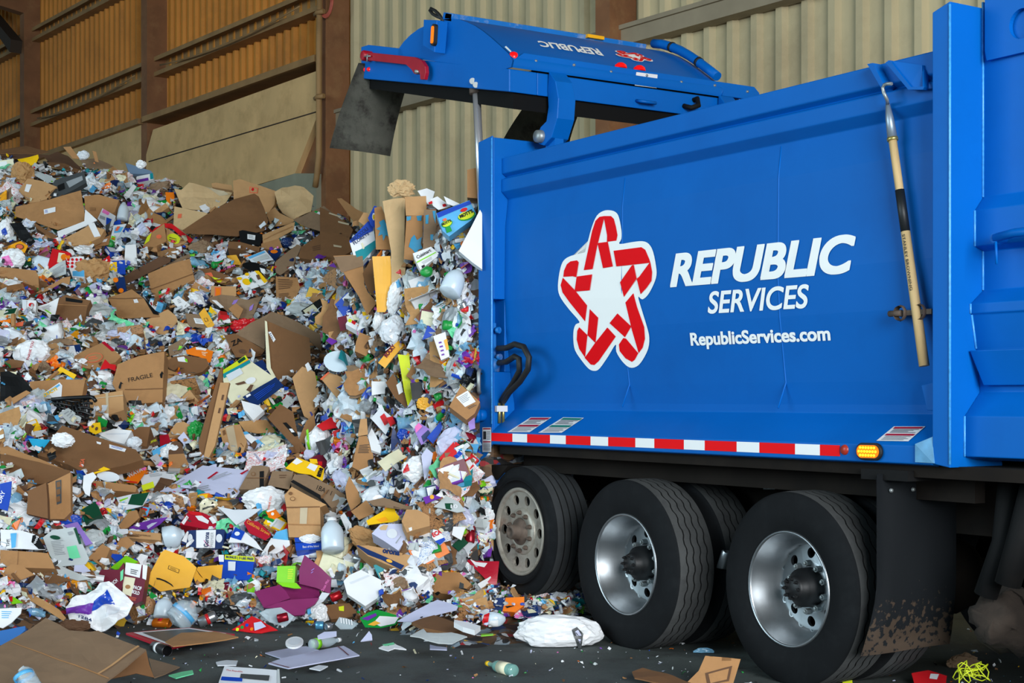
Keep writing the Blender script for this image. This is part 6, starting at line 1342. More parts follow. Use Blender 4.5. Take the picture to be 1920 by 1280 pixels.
S('newspaper', [(80,1007),(98,993),(140,988),(155,1020),(167,1047),(160,1057),(107,1062),(93,1040)], 'news', 'folded newspaper flyer with a mint green box and pictures', 'mint flyer', lift=.18, tilt=62, bend=.02, deco=[('p',[(125,1025),(143,1022),(151,1045),(131,1048)],'mint'),('p',[(127,998),(136,996),(138,1001),(130,1004)],'grey'),('p',O(104,1008,10,4,10),'dgreen'),('l',[(96,1015),(120,1012),(124,1040),(104,1042)],9,'grey'),('p',[(139,992),(144,990),(154,1020),(149,1021)],'dgreen')])
Bx('cardboard_box', [(53,920),(87,905),(89,935),(90,972),(50,963)], 'card_d', 'front face of the big open box at the view edge', 'big open box front', depth=.05, lift=.2, tilt=72)
Bx('cardboard_box', [(87,907),(132,885),(133,960),(120,973),(90,973)], 'card', 'side of the big open box with three dark handling marks', 'handling mark box', depth=.05, lift=.2, tilt=72, deco=[('p',[(104,901.5),(115,899),(116,943),(107,946.5)],'dgrey')]+[('p',[(106,904+14*k),(113,902+14*k),(114,912+14*k),(107,914+14*k)],'card_d') for k in range(3)])
S('cardboard_flap', [(0,850),(13,850),(75,866),(132,883),(130,890),(85,905),(60,907),(0,875)], 'card_d', 'wide open lid of the big open box reaching to the view edge', 'big box lid', lift=.26, tilt=40)
S('cardboard_flap', [(0,838),(14,836),(88,867),(130,884),(128,887),(75,868),(0,850)], 'card', 'tan rim strip along the lid of the big open box', lift=.3, tilt=45)
S('snack_bag', [(0,907),(22,902),(20,930),(15,958),(0,954)], 'blue', 'blue bag with white script at the view edge beside the big open box', 'blue script bag', lift=.14, tilt=72, deco=[('t','DRY',(3,944),(11,922),8,'white')])
S('snack_bag', [(0,990),(42,995),(67,1003),(87,1033),(60,1032),(25,1028),(0,1026)], 'white', 'white food bags with a black lettered corner', 'white food bags', lift=.16, bend=.03, deco=[('t','THE',(17,1024),(18,1010),6,'black'),('p',[(62,1005),(70,1003),(87,1033),(74,1032),(60,1018)],'black'),('t','Food',(66,1026),(74,1008),6,'white'),('p',[(20,1000),(32,1000),(30,1026),(22,1028)],'sky')])
Bx('tin', [(152,955),(178,940),(185,950),(190,963),(160,980)], 'dgreen', 'dark green square tin right of the big open box', 'dark green tin', depth=.16, lift=.16)
G('plastic_bag', 128,976,56,30,'blue','deep blue plastic lids and bag under the handling mark box','deep blue plastic',crumple=.2,m_=pm('blue'))
S('paper_plate', [(155,915),(157,892),(175,886),(182,895),(172,906),(168,930),(160,926)], 'white', 'white paper plate folded upright right of the big open box', 'folded paper plate', lift=.14)
S('paper_plate', O(203,893,22,9,8), 'paper', 'round pale paper plate under the yellow card', 'round paper plate', lift=.12, tilt=60)
S('cardboard_sheet', [(160,892),(195,875),(207,880),(176,888)], 'yellow', 'thin bright yellow card above the folded paper plate', 'thin yellow card', lift=.14)
Bx('cardboard_box', [(170,900),(190,901),(253,910),(257,914),(254,923),(210,919),(178,914)], 'card', 'long narrow tan box right of the folded paper plate', 'long narrow box', depth=.1, lift=.16)
S('snack_bag', [(235,897),(243,884),(252,870),(275,875),(270,888),(258,905),(237,903)], 'orange', 'orange and pink snack bag with white letters', 'orange pink snack bag', lift=.16, bend=.03, deco=[('p',[(251,871),(274,875),(272,881),(254,877)],'pink'),('t','WAVA',(241,895),(268,882),9,'white'),('p',[(236,900),(258,903),(257,905),(237,903)],'red')])
S('cardboard_sheet', [(265,910),(287,902),(290,913),(268,920)], 'yelgreen', 'bright yellow price tag next to the orange pink snack bag', 'yellow price tag', lift=.2)
S('paper_sheet', [(262,893),(300,884),(322,890),(322,905),(290,920),(268,915)], 'paper', 'white cardboard sheet behind the yellow price tag', lift=.1, deco=[('l',[(280,890),(305,886),(305,893),(282,896)],3,'grey')])
S('snack_bag', [(218,933),(247,925),(280,922),(276,935),(267,947),(228,957)], 'paper', 'white and dark green coffee bag under the long narrow box', 'green coffee bag', lift=.16, bend=.03, deco=[('p',[(247,926),(280,922),(267,947),(240,945)],'dgreen'),('p',[(224,938),(240,932),(240,934),(226,941)],'lime')])
Bx('cardboard_strip', [(217,993),(260,996),(302,1000),(302,1013),(260,1010),(217,1005)], 'card_l', 'long kraft strip with dark lettering turned upside down', 'upside down lettered strip', depth=.06, lift=.16, deco=[('t','streetsofnewyork.com',(283,1003),(234,998),5,'brown',.0)])
S('cardboard_flap', [(222,985),(242,958),(256,956),(262,970),(240,988),(228,992)], 'card', 'bent tan flap above the upside down lettered strip', lift=.14)
S('magazine', [(117,983),(145,977),(160,1000),(173,1017),(160,1022),(150,1000)], 'violet', 'purple printed wrapper behind the mint flyer', 'purple wrapper', lift=.12)
S('snack_bag', [(242,990),(255,980),(285,974),(315,972),(300,984),(283,993)], 'purple', 'deep purple bag above the squashed cloudy jug', 'deep purple bag', lift=.14, bend=.05, deco=[('p',[(275,986),(285,981),(296,980),(290,984),(278,992)],'lilac')])
Bx('cardboard_box', [(0,1030),(45,1033),(90,1037),(98,1052),(103,1066),(10,1063),(0,1060)], 'card', 'low tan box at the view edge under the white food bags', 'low edge box', depth=.15, lift=.16, deco=[('p',[(34,1034),(35,1034),(33,1064),(32,1064)],'card_d')])
Bx('cardboard_box', [(165,1047),(180,1030),(192,1020),(207,1028),(200,1045),(190,1060)], 'card', 'tan box corner behind the lime folded card', depth=.1, lift=.12)
S('cardboard_sheet', [(2,1072),(20,1058),(40,1060),(65,1078),(40,1088),(25,1087)], 'card', 'square brown panel below the low edge box', 'square brown panel', lift=.14)
S('cardboard_flap', [(50,1085),(90,1072),(135,1086),(100,1092),(60,1094)], 'card_d', 'dark flattened carton below the mint flyer', lift=.1, tilt=30)
S('newspaper', [(100,1055),(115,1060),(150,1075),(170,1082),(145,1087),(120,1078),(102,1082)], 'news', 'rolled grey newspaper under the mint flyer', 'rolled newspaper', lift=.14, bend=.04)
S('paper_sheet', [(138,1070),(140,1050),(152,1052),(170,1070),(155,1072)], 'lilac', 'white envelope corner with blue handwriting below the mint flyer', lift=.2)
# ---- front edge and floor
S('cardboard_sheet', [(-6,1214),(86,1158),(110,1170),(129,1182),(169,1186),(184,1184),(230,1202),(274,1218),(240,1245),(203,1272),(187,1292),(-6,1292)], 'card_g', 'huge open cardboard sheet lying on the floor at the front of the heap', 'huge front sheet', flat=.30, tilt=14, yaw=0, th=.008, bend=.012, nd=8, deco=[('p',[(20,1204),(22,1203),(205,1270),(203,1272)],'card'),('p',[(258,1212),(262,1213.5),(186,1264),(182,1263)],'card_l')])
S('cardboard_flap', [(274,1219),(280,1245),(289,1270),(255,1262),(205,1274),(240,1246)], 'card_d', 'shaded side of the huge front sheet folded down to the floor', 'folded down side', flat=.16, tilt=60)  # shade of the folded side is painted as darker board
S('cardboard_flap', [(279,1233),(337,1250),(310,1262),(289,1270)], 'card_g', 'tan flap lying flat on the floor right of the huge front sheet', 'floor flap', flat=.012, tilt=0, bend=.004)
Bx('book', [(-4,1183),(30,1176),(47,1173),(47,1181),(17,1207),(-4,1210)], mat('print_steelblue',(50,110,180),.5), 'blue covered panel at the view edge behind the huge front sheet', 'blue panel', depth=.03, lift=.16)
S('paper_sheet', [(-4,1139),(40,1137),(38,1148),(20,1165),(4,1175),(-4,1173)], 'white', 'white printed sheet at the view edge above the blue panel', 'white edge sheet', lift=.14, bend=.03, deco=[('l',[(2,1143),(24,1144),(20,1158),(2,1158)],4,'sky')])
S('cardboard_sheet', [(40,1112),(58,1110),(110,1140),(122,1155),(118,1162),(80,1140)], 'kraft', 'split kraft tube left of the blue and purple wipes bag', 'split kraft tube', bend=.06, lift=.12)
G('crumpled_paper', 140,1172,60,22,'card_d','rusty brown pulp lump on the huge front sheet edge','brown pulp lump',crumple=.4,m_=pm('brown'))
S('wrapper', [(14,1115),(26,1118),(42,1128),(22,1131)], 'lime', 'small lime green scrap above the white edge sheet', 'lime scrap', lift=.1)
Cy('jar', (289,1211),(314,1220),10,'jar',mat('jar_black',(34,34,36),.35),'open black can lying on the floor beside the huge front sheet','open black can',zfloor=True,band=(.3,.45,'white'))
fs_ = S('framed_sign', [(236,1186),(300,1180),(356,1176),(440,1188),(380,1200),(318,1214),(290,1206)], 'crimson', 'flat framed picture board with red and white borders on the floor', 'framed picture board', flat=.016, tilt=1, th=.012, bend=.002, deco=[('p',[(250,1186.5),(356,1178),(425,1188),(318,1210)],'white'),('p',[(266,1187),(354,1180),(408,1188),(312,1205)],'dgrey')])
S('cardboard_flap', [(310,1205),(340,1184),(402,1182),(447,1195),(400,1202),(325,1214)], 'card', 'curved tan cardboard sheet lying over the framed picture board', 'curved floor sheet', flat=.04, tilt=4, bend=.012)
Cy('drink_can', (289,1166),(319,1168),8.5,'can',mat('can_orange',(226,120,24),.3,metal=.4),'dented orange soda can on the floor edge','orange soda can',zfloor=True,dent=.3,band=(.35,.6,'red'))
Cy('plastic_bottle', (328,1166),(368,1126),25,'bottle',CLEAR,'large clear water bottle with a blue band','large water bottle',band=(.33,.48,'sky'),dent=.15,lift=.12)
Cy('milk_jug', (306,1160),(312,1120),18,'jug',MILKY,'cloudy jug behind the orange soda can','jug behind the orange can',dent=.2)
Cy('drink_can', (371,1168),(406,1153),10,'can',mat('can_silver',(176,180,184),.3,metal=.8),'silver soda can with a red stroke','silver soda can',band=(.45,.62,'red'),lift=.1,dent=.1)
G('plastic_bag', 415,1152,76,44,'black','shiny black rubbish bag behind the silver soda can','shiny black bag',crumple=.35)
S('snack_bag', [(434,1179),(452,1168),(471,1152),(488,1160),(501,1171),(522,1184),(490,1188)], 'red', 'colourful sweet bag with many bright spots', 'colourful sweet bag', lift=.1, bend=.05, deco=[('p',O(445+9*(k%6),1178-4*(k%3)+3*(k//6),3,2.2),('yelgreen','green','blue','orange','purple','white')[k%6]) for k in range(10)]+[('p',[(476,1168),(490,1166),(500,1178),(478,1184)],'lilac')])
S('plastic_tub', [(486,1149),(500,1142),(527,1139),(552,1156),(545,1166),(535,1175),(505,1166)], CLEAR, 'clear plastic food tub with a red can inside', 'clear food tub', lift=.12, bend=.02)
Cy('drink_can', (520,1160),(540,1155),8,'can',mat('can_crimson',(150,20,40),.3,metal=.5),'dark red can lying in the clear food tub','dark red can',lift=.30)
Bx('gift_box', [(477,1109),(500,1102),(524,1096),(536,1108),(544,1121),(520,1130),(495,1139),(484,1120)], 'magenta', 'near flap of the magenta box', 'magenta near flap', depth=.02, lift=.2, tilt=55)
Bx('gift_box', [(561,1068),(571,1040),(600,1063),(621,1083),(619,1113),(593,1102),(561,1094)], 'magenta', 'tall back wall of the magenta box with faint white words', 'magenta back wall', depth=.02, lift=.24, tilt=70, deco=[('l',[(584,1068),(590,1064),(588,1074),(583,1077)],2,'violet'),('t','Ocean Mist',(606,1110),(618,1088),5,'pink',.0)])
Bx('gift_box', [(520,1100),(560,1090),(598,1103),(600,1118),(544,1126)], 'magenta', 'floor of the magenta box between its flaps', depth=.02, lift=.16, tilt=40)
Bx('gift_box', [(496,1139),(520,1130),(544,1124),(598,1120),(590,1132),(574,1141),(571,1152),(552,1154),(520,1140)], 'magenta', 'front lip of the magenta box hanging toward the floor', 'magenta front lip', depth=.02, lift=.22, tilt=62)
S('paper_sheet', [(588,1138),(604,1110),(618,1112),(606,1128)], 'paper', 'white corner flap at the end of the magenta box', lift=.26)
Bx('food_carton', [(520,1061),(554,1060),(553,1078),(552,1092),(518,1091)], 'lime', 'lime green tea carton standing in the magenta box', 'lime tea carton', depth=.1, lift=.3, tilt=75, deco=[('l',[(540,1066),(551,1066),(550,1086),(539,1086)],5,'yelgreen')])
S('snack_bag', [(520,1093),(556,1094),(565,1104),(552,1104),(530,1100)], 'lime', 'crumpled lime bag under the lime tea carton', lift=.3, bend=.03)
Bx('foam_tray', [(644,1089),(655,1078),(677,1068),(694,1077),(728,1094),(726,1107),(706,1122),(685,1136),(651,1113)], 'white', 'large smooth white foam tray right of the magenta box', 'large foam tray', depth=.05, lift=.24, tilt=58, deco=[('p',[(655,1092),(690,1078),(693,1080),(658,1095)],'paper')])
Cy('drink_can', (640,1113),(620,1122),8,'can',mat('can_red',(190,26,36),.3,metal=.5),'red soda can showing its silver lid beside the magenta box','red soda can',lift=.12)
Bx('cardboard_box', [(606,1136),(630,1132),(655,1130),(665,1142),(676,1154),(621,1161)], 'card_d', 'dark open carton with a yellow tag below the red soda can', 'yellow tagged carton', depth=.06, lift=.14, tilt=45, deco=[('p',[(635,1138),(645,1136),(645,1146),(636,1145)],'yelgreen')])
S('clamshell_box', [(628,1170),(636,1156),(650,1158),(672,1168),(660,1178),(638,1179)], CLEAR, 'ribbed clear plastic box at the floor edge', 'clear ribbed box', lift=.1, deco=[('p',[(638+5*k,1158+k),(640+5*k,1158+k),(641+5*k,1168+k),(639+5*k,1168+k)],'white') for k in range(5)])
G('plastic_bag', 600,1152,38,42,'white','white bag with blue edges below the magenta box','blue edged bag',deco=[('p',[(576,1142),(582,1140),(588,1172),(578,1172)],'sky')])
Cy('drink_can', (592,1172),(607,1172),8,'can',mat('can_blue',(90,160,200),.3,metal=.5),'pale blue can at the foot of the blue edged bag','pale blue can',zfloor=True)
Cy('drink_can', (611,1175),(621,1174),7,'can',mat('can_silver',(176,180,184),.3,metal=.8),'small silver can next to the pale blue can',None,zfloor=True)
S('snack_bag', [(675,1162),(690,1152),(707,1145),(730,1150),(751,1154),(741,1169),(715,1179),(685,1179)], 'green', 'green and white salad bag lying on the floor edge', 'green salad bag', lift=.14, tilt=40, bend=.03, deco=[('p',[(712,1158),(748,1156),(740,1168),(714,1178),(700,1172)],'white'),('p',[(678,1164),(690,1160),(705,1153),(707,1158),(690,1168)],'purple'),('p',[(690,1176),(704,1168),(714,1172),(702,1178)],'gold')])
S('paper_sheet', [(745,1162),(780,1142),(820,1122),(840,1128),(859,1137),(856,1143),(801,1154),(788,1166),(770,1163)], 'lilac', 'large smooth lilac grey sheet right of the green salad bag', 'large lilac sheet', lift=.2, tilt=28, deco=[('p',[(788,1156),(793,1154),(792,1157),(788,1158)],'black')])
Bx('cardboard_sheet', [(773,1166),(793,1158),(814,1152),(845,1164),(874,1177),(846,1186),(820,1180),(794,1176)], 'card_d', 'flattened brown carton under the large lilac sheet', 'flattened brown carton', depth=.02, flat=.05, tilt=6)
Bx('foam_block', [(852,1162),(878,1166),(901,1173),(890,1181),(868,1175),(851,1167)], 'white', 'white foam strip on the floor right of the flattened brown carton', 'white foam strip', depth=.03, flat=.05, tilt=12)
Bx('cardboard_box', [(668,1023),(690,1022),(717,1027),(745,1034),(775,1042),(768,1055),(752,1068),(720,1056),(690,1042)], 'card_l', 'tan beer case with navy stripe and dark script', 'tan beer case', depth=.18, lift=.2, tilt=62, deco=[('p',[(690,1040),(716,1050),(752,1068),(758,1060),(720,1043),(672,1022),(668,1023)],'navy'),('t','orona',(717,1037),(749,1042),8,'navy',.05),('p',O(730,1052,6,3,20),'gold')])
G('crumpled_paper', 690,1012,76,40,'kraft','crumpled kraft paper on top of the tan beer case','beer case kraft',crumple=.5,rot=25,m_=pm('kraft'))
Bx('food_carton', [(697,1000),(713,983),(730,982),(755,982),(763,1005),(755,1020),(747,1032),(720,1014)], 'lilac', 'white and lilac product box above the tan beer case', 'lilac product box', depth=.14, lift=.2, tilt=60, deco=[('p',[(711,990),(720,984),(728,985),(724,994),(714,994)],'pale'),('p',O(735,1001,10,9),'paper'),('p',[(742,1018),(752,1005),(753,1006),(743,1020)],'grey')])
S('snack_bag', [(687,977),(715,960),(737,943),(742,960),(752,973),(735,979),(723,980),(690,985)], 'yellow', 'bright golden yellow packet above the lilac product box', 'golden yellow packet', lift=.2, bend=.04, tilt=60, deco=[('p',[(706,975),(722,969),(728,976),(715,980)],'amber')])
S('cardboard_sheet', [(647,915),(655,892),(664,908),(678,932),(675,943),(658,957),(650,935)], 'card', 'curved brown board standing on end above the big milky jug', 'curved standing board', lift=.18, tilt=72)
S('cardboard_sheet', [(658,958),(672,949),(687,938),(703,960),(690,967),(673,974)], 'card', 'square brown board beside the golden yellow packet', 'square brown board', lift=.2)
Bx('cardboard_box', [(753,976),(762,955),(783,955),(805,967),(806,985),(780,992),(763,998)], 'card_l', 'plain tan folded carton right of the golden yellow packet', 'plain folded carton', depth=.12, lift=.2, tilt=55, deco=[('p',[(766,990),(772,988),(773,994),(768,996)],'white')])
S('cardboard_strip', [(690,940),(720,932),(760,945),(785,951),(780,955),(740,945),(700,948)], 'card_g', 'long tan board behind the golden yellow packet', lift=.12)
S('snack_bag', [(810,1007),(812,992),(825,995),(835,1013),(825,1022)], 'white', 'white ice cream packet with red letters and blue base', 'red lettered packet', lift=.2, tilt=65, deco=[('t','ECA',(813,1008),(829,1000),9,'red',.05),('p',[(815,1015),(833,1008),(835,1013),(825,1022)],'blue')])
S('paper_sheet', [(847,1002),(850,987),(873,987),(865,1012)], 'white', 'white square paper beside the dark green card', 'white square paper', lift=.18, tilt=65)
S('cardboard_sheet', [(848,1022),(865,1005),(878,1016),(860,1033)], 'dgreen', 'dark green card square near the rear wheel', 'dark green card', lift=.18)
S('food_carton', [(793,932),(813,927),(828,932),(812,938),(798,944)], 'purple', 'purple card box on the foot of the block', 'purple card', lift=.18, deco=[('p',O(810,932,4,4),'gold')])
S('newspaper', [(813,950),(825,940),(837,930),(860,940),(873,957),(857,960),(835,954)], 'news', 'pale green newspaper sheet near the rear wheel', 'pale green newspaper', lift=.16, deco=[('t','10',(845,953),(858,953),7,'white'),('p',[(834,944),(850,944),(846,956),(836,954)],'dgreen')])
S('snack_bag', [(872,1047),(905,1050),(936,1051),(934,1070),(932,1087),(927,1102),(915,1090),(902,1076)], 'crimson', 'crinkled red bag with a white top beside the rear wheel', 'red bag by the wheel', lift=.16, tilt=60, bend=.05, deco=[('p',[(880,1046),(892,1052),(914,1054),(908,1062),(890,1058)],'white')])
Bx('food_carton', [(919,1143),(931,1121),(983,1118),(983,1134),(966,1147)], 'orange', 'orange and navy cereal carton under the rear wheel', 'orange navy carton', depth=.08, lift=.1, tilt=60, deco=[('p',[(919,1143),(931,1121),(948,1120),(942,1146)],'navy')])
G('plastic_tub', 925,1161,46,30,'white','clear domed tub with a red lid and white labels','red lidded tub',crumple=.05,dep=.8,m_=MILKY,deco=[('p',[(904,1164),(908,1152),(918,1148),(914,1174),(906,1172)],'red'),('p',[(918,1164),(934,1162),(934,1174),(916,1175)],'white')])
Bx('sack', [(816,1073),(838,1070),(861,1072),(884,1094),(872,1104),(858,1113),(812,1108)], 'card', 'plain brown kraft sack beside the red bag by the wheel', 'plain kraft sack', depth=.14, lift=.16, bend=.03)
G('plastic_bag', 1047,1186,170,70,'white','large knotted white bag on the floor in front of the wheels','large knotted bag',crumple=.18,dep=.9,lift=-.05,deco=[('p',[(1072,1180),(1082,1175),(1094,1188),(1090,1214),(1084,1214)],'dgrey'),('p',[(1078,1184),(1084,1180),(1090,1190),(1088,1208)],'lilac')])
Cy('glass_bottle', (964,1257),(913,1243),11.5,'glass',GLASSG,'pale green glass bottle with a yellow cap alone on the floor','yellow capped bottle',cap='yellow',band=(.18,.50,'cream'),zfloor=True)
Bx('newspaper', [(406,1290),(421,1248),(470,1252),(524,1257),(526,1290)], 'paper', 'folded newspaper with blue banner at the lower edge of the view', 'blue banner newspaper', depth=.012, flat=.06, tilt=22, bend=.004, deco=[('t','The Republic',(424,1259),(455,1262),3.5,'red',.0),('p',[(416,1269),(455,1271),(454,1278),(414,1276)],'blue'),('p',[(452,1264),(506,1268),(504,1278),(450,1272)],'dgrey'),('p',[(520,1257),(524,1257),(526,1290),(520,1290)],'news')])
S('paper_sheet', [(503,1242),(520,1237),(542,1231),(590,1221),(644,1211),(660,1220),(674,1227),(630,1236),(584,1244),(541,1252)], 'lilac', 'long lilac envelope flat on the floor with dark red edge lines', 'long lilac envelope', flat=.03, tilt=3, bend=.006, deco=[('p',[(505,1241),(507,1241),(543,1251),(541,1252)],'maroon'),('p',[(632,1213.5),(634,1213),(655,1229),(653,1229.5)],'maroon')])
S('paper_sheet', [(497,1223),(545,1214),(574,1211),(598,1218),(560,1226),(526,1233)], 'lilac', 'second lilac sheet partly under the long lilac envelope', flat=.012, tilt=0, bend=.003)
S('plastic_cover', O(552,1203,17,10,-8,20), 'white', 'round white cup lid on the floor', 'white cup lid', flat=.02, tilt=10, th=.01, bend=0, deco=[('p',O(552,1203,12,6.5,-8),'paper')])
Cy('plastic_bottle', (583,1208),(638,1199),10,'bottle',CLEAR,'clear bottle with a green bit lying behind the long lilac envelope','clear floor bottle',zfloor=True,cap='white',band=(.14,.26,'lime'))
S('paper_sheet', [(595,1190),(608,1183),(631,1183),(631,1191),(596,1196)], 'lilac', 'lilac paper scrap behind the clear floor bottle', flat=.04, tilt=25)
S('paper_sheet', [(769,1196),(794,1182),(800,1190),(846,1186),(876,1194),(848,1203),(800,1201)], 'news', 'crumpled pale newsprint alone on the floor below the brown carton', 'pale floor newsprint', flat=.04, tilt=14, bend=.03)
S('paper_sheet', [(710,1211),(722,1205),(728,1208),(738,1203),(745,1208),(762,1217),(748,1216),(740,1214),(728,1219)], 'white', 'torn white paper pieces on the floor below the green salad bag', 'torn floor paper', flat=.03, tilt=12, bend=.02, deco=[('p',[(716,1206),(738,1203),(740,1207),(722,1209)],'mint')])
S('paper_sheet', [(676,1199),(692,1181),(697,1188),(698,1197)], 'lilac', 'small white paper triangle on the floor below the green salad bag', 'paper triangle', flat=.03, tilt=35)
S('paper_sheet', [(806,1208),(818,1211),(838,1213),(838,1217),(806,1216)], 'lilac', 'thin white paper strip on the floor under the pale newsprint', 'thin floor strip', flat=.015, tilt=4, bend=.003)
S('paper_sheet', [(580,1252),(598,1247),(615,1249),(600,1256)], 'paper', 'small pale tissue scrap below the long lilac envelope', flat=.015, tilt=4)
S('paper_sheet', [(405,1243),(425,1240),(446,1241),(443,1248),(408,1248)], 'paper', 'pale plastic strip behind the blue banner newspaper', flat=.012, tilt=0)
S('paper_sheet', [(316,1263),(340,1257),(361,1254),(363,1261),(330,1270)], 'mint', 'mint coloured paper strip on the floor beyond the floor flap', 'mint strip', flat=.02, tilt=10)
S('wrapper', [(902,1187),(925,1186),(925,1189),(902,1190)], 'lime', 'thin green straw on the floor near the white foam strip', 'green straw', flat=.05, tilt=0, cat='straw')
Cy('plastic_bottle', (55,1288),(36,1250),17,'bottle',CLEAR,'crushed clear bottle with a blue label on the huge front sheet','crushed front bottle',dent=.6,band=(.45,.62,'sky'),lift=.75)
S('cardboard_sheet', [(1185,1258),(1205,1252),(1262,1268),(1300,1283),(1292,1292),(1190,1274)], 'card_d', 'brown carton strip at the lower edge of the view before the wheels', 'lower edge strip', flat=.03, tilt=6)
S('cardboard_sheet', [(1282,1284),(1310,1257),(1322,1230),(1330,1231),(1326,1248),(1388,1237),(1372,1290)], 'card', 'torn carton corner with a dark printed block in front of the tyre', 'torn printed corner', flat=.10, tilt=62, deco=[('p',[(1322,1262),(1372,1250),(1366,1278),(1326,1284)],'brown'),('p',[(1328,1264),(1366,1255),(1362,1275),(1332,1281)],'card')])
G('plastic_bag', 1320,1221,40,14,'lilac','flattened clear bag on the floor between the front two tyres', 'flattened tyre bag',m_=CLEARB)
S('wrapper', [(1709,1262),(1740,1258),(1775,1268),(1772,1288),(1716,1288)], 'red', 'red packet with a white mark at the lower edge by the mud flap', 'red packet by the mud flap', flat=.06, tilt=40, deco=[('p',[(1744,1265),(1760,1266),(1756,1276),(1742,1274)],'white')])
S('cardboard_sheet', [(1580,1276),(1598,1274),(1600,1290),(1578,1290)], 'yelgreen', 'bright yellow scrap at the lower edge before the mud flap', flat=.02, tilt=20)
G('rag', 1808,1243,60,36,'pale','dirty cloth rag on the floor beyond the mud flap','dirty rag',crumple=.45,m_=pm('card_g'))
mb = MB(); p = on_z(1808, 1250, .16)
pts_ = [p + RT * (.05 * math.cos(t * .31) + .03 * math.sin(t * .83)) + UP * (.03 * math.sin(t * .47) + .018 * math.sin(t * 1.1)) + HN * (.05 * math.sin(t * .23) + .12) for t in range(90)] + [p - RT * .06 - UP * (.02 * k) + HN * .12 for k in range(7)]
mb.tube(pts_, .003, 5); o = mb.build('twine', pm('yelgreen'), origin=p); tag(o, 'tangle of yellow green string on the dirty rag', 'string')
mb = MB(); p = on_y(1353, 1066, .318); mb.lathe([(q * .03, t * .11) for q, t in PROF['can']], p, (.3, .1, 1), 14)
for v_ in mb.bm.verts: v_.co += noise.noise_vector(v_.co * 30) * .012
o = mb.build('drink_can', mat('can_silver', (176,180,184), .3, metal=.8), origin=p); tag(o, 'crushed silver can caught between the two dual tyres', 'can')
# black netting
mb = MB(); P0, n_ = plane_for([(98,753),(175,748),(163,787),(117,772)], 55, 0, .14)
for k in range(9):
    a = (98 + k * 8.5, 753 - k * .3); b = (120 + k * 5.6, 774 + k * 1.8)
    mb.tube([on_plane(a[0] + (b[0]-a[0])*t/6, a[1] + (b[1]-a[1])*t/6, P0, n_) + n_ * .02 * math.sin(k + t) for t in range(7)], .010, 5)
for k in range(5):
    t = k / 4; mb.tube([on_plane(98+22*t + j*(77-23*t)/8, 753+22*t - j*(.6 - 1.8*t), P0, n_) + n_ * .02 * math.sin(j + k) for j in range(9)], .011, 5)
mb.tube([on_plane(u, v, P0, n_) + n_ * .03 for u, v in ((98,753),(130,750),(170,748),(176,749),(181,756))], .016, 6)
o = mb.build('net', pm('black'), origin=P0); tag(o, 'black plastic netting bag beside the small clear taped box', 'net'); HERO_OBJ.append(o); HERO_POLY.append([(98,753),(175,748),(163,787),(117,772)]); REFS.append((138,765,'black netting'))
# ------------------------------------------------------------------ unnamed rubbish: one object each
R = random.Random(5)
def printed(name, base, ink, sc=60.0, thr=.56):
    if name in _M: return _M[name]
    m_ = mat(name, base, .6); nt = m_.node_tree; L = nt.links.new; b = nt.nodes['Principled BSDF']
    tc = nt.nodes.new('ShaderNodeTexCoord'); mp = nt.nodes.new('ShaderNodeMapping'); mp.inputs['Scale'].default_value = (.35, 1.6, 1); L(tc.outputs['Object'], mp.inputs[0])
    nz = nt.nodes.new('ShaderNodeTexNoise'); nz.inputs['Scale'].default_value = sc; nz.inputs['Detail'].default_value = 1; L(mp.outputs[0], nz.inputs['Vector'])
    bl = nt.nodes.new('ShaderNodeTexNoise'); bl.inputs['Scale'].default_value = 7; L(tc.outputs['Object'], bl.inputs['Vector'])
    s_ = nt.nodes.new('ShaderNodeMath'); s_.operation = 'MULTIPLY_ADD'; L(bl.outputs['Fac'], s_.inputs[0]); s_.inputs[1].default_value = .35; L(nz.outputs['Fac'], s_.inputs[2])
    r = nt.nodes.new('ShaderNodeMapRange'); r.inputs['From Min'].default_value = thr + .16; r.inputs['From Max'].default_value = thr + .22; L(s_.outputs[0], r.inputs['Value'])
    mx = nt.nodes.new('ShaderNodeMix'); mx.data_type = 'RGBA'; L(r.outputs['Result'], mx.inputs['Factor'])
    mx.inputs['A'].default_value = (*srgb(base), 1); mx.inputs['B'].default_value = (*srgb(ink), 1); L(mx.outputs['Result'], b.inputs['Base Color'])
    return m_
NEWSP = printed('newsprint', PAL['news'], (90, 96, 100)); FLYER = printed('flyer_print', PAL['white'], (60, 120, 190), 55); FLYR = printed('flyer_red', PAL['white'], (200, 60, 60), 50); BOXP = printed('box_print', PAL['card'], (90, 64, 42), 34)
BAGP = printed('bag_print', PAL['white'], (190, 60, 90), 34, .60); BAGB = printed('bag_print_blue', PAL['white'], (50, 110, 190), 30, .60)
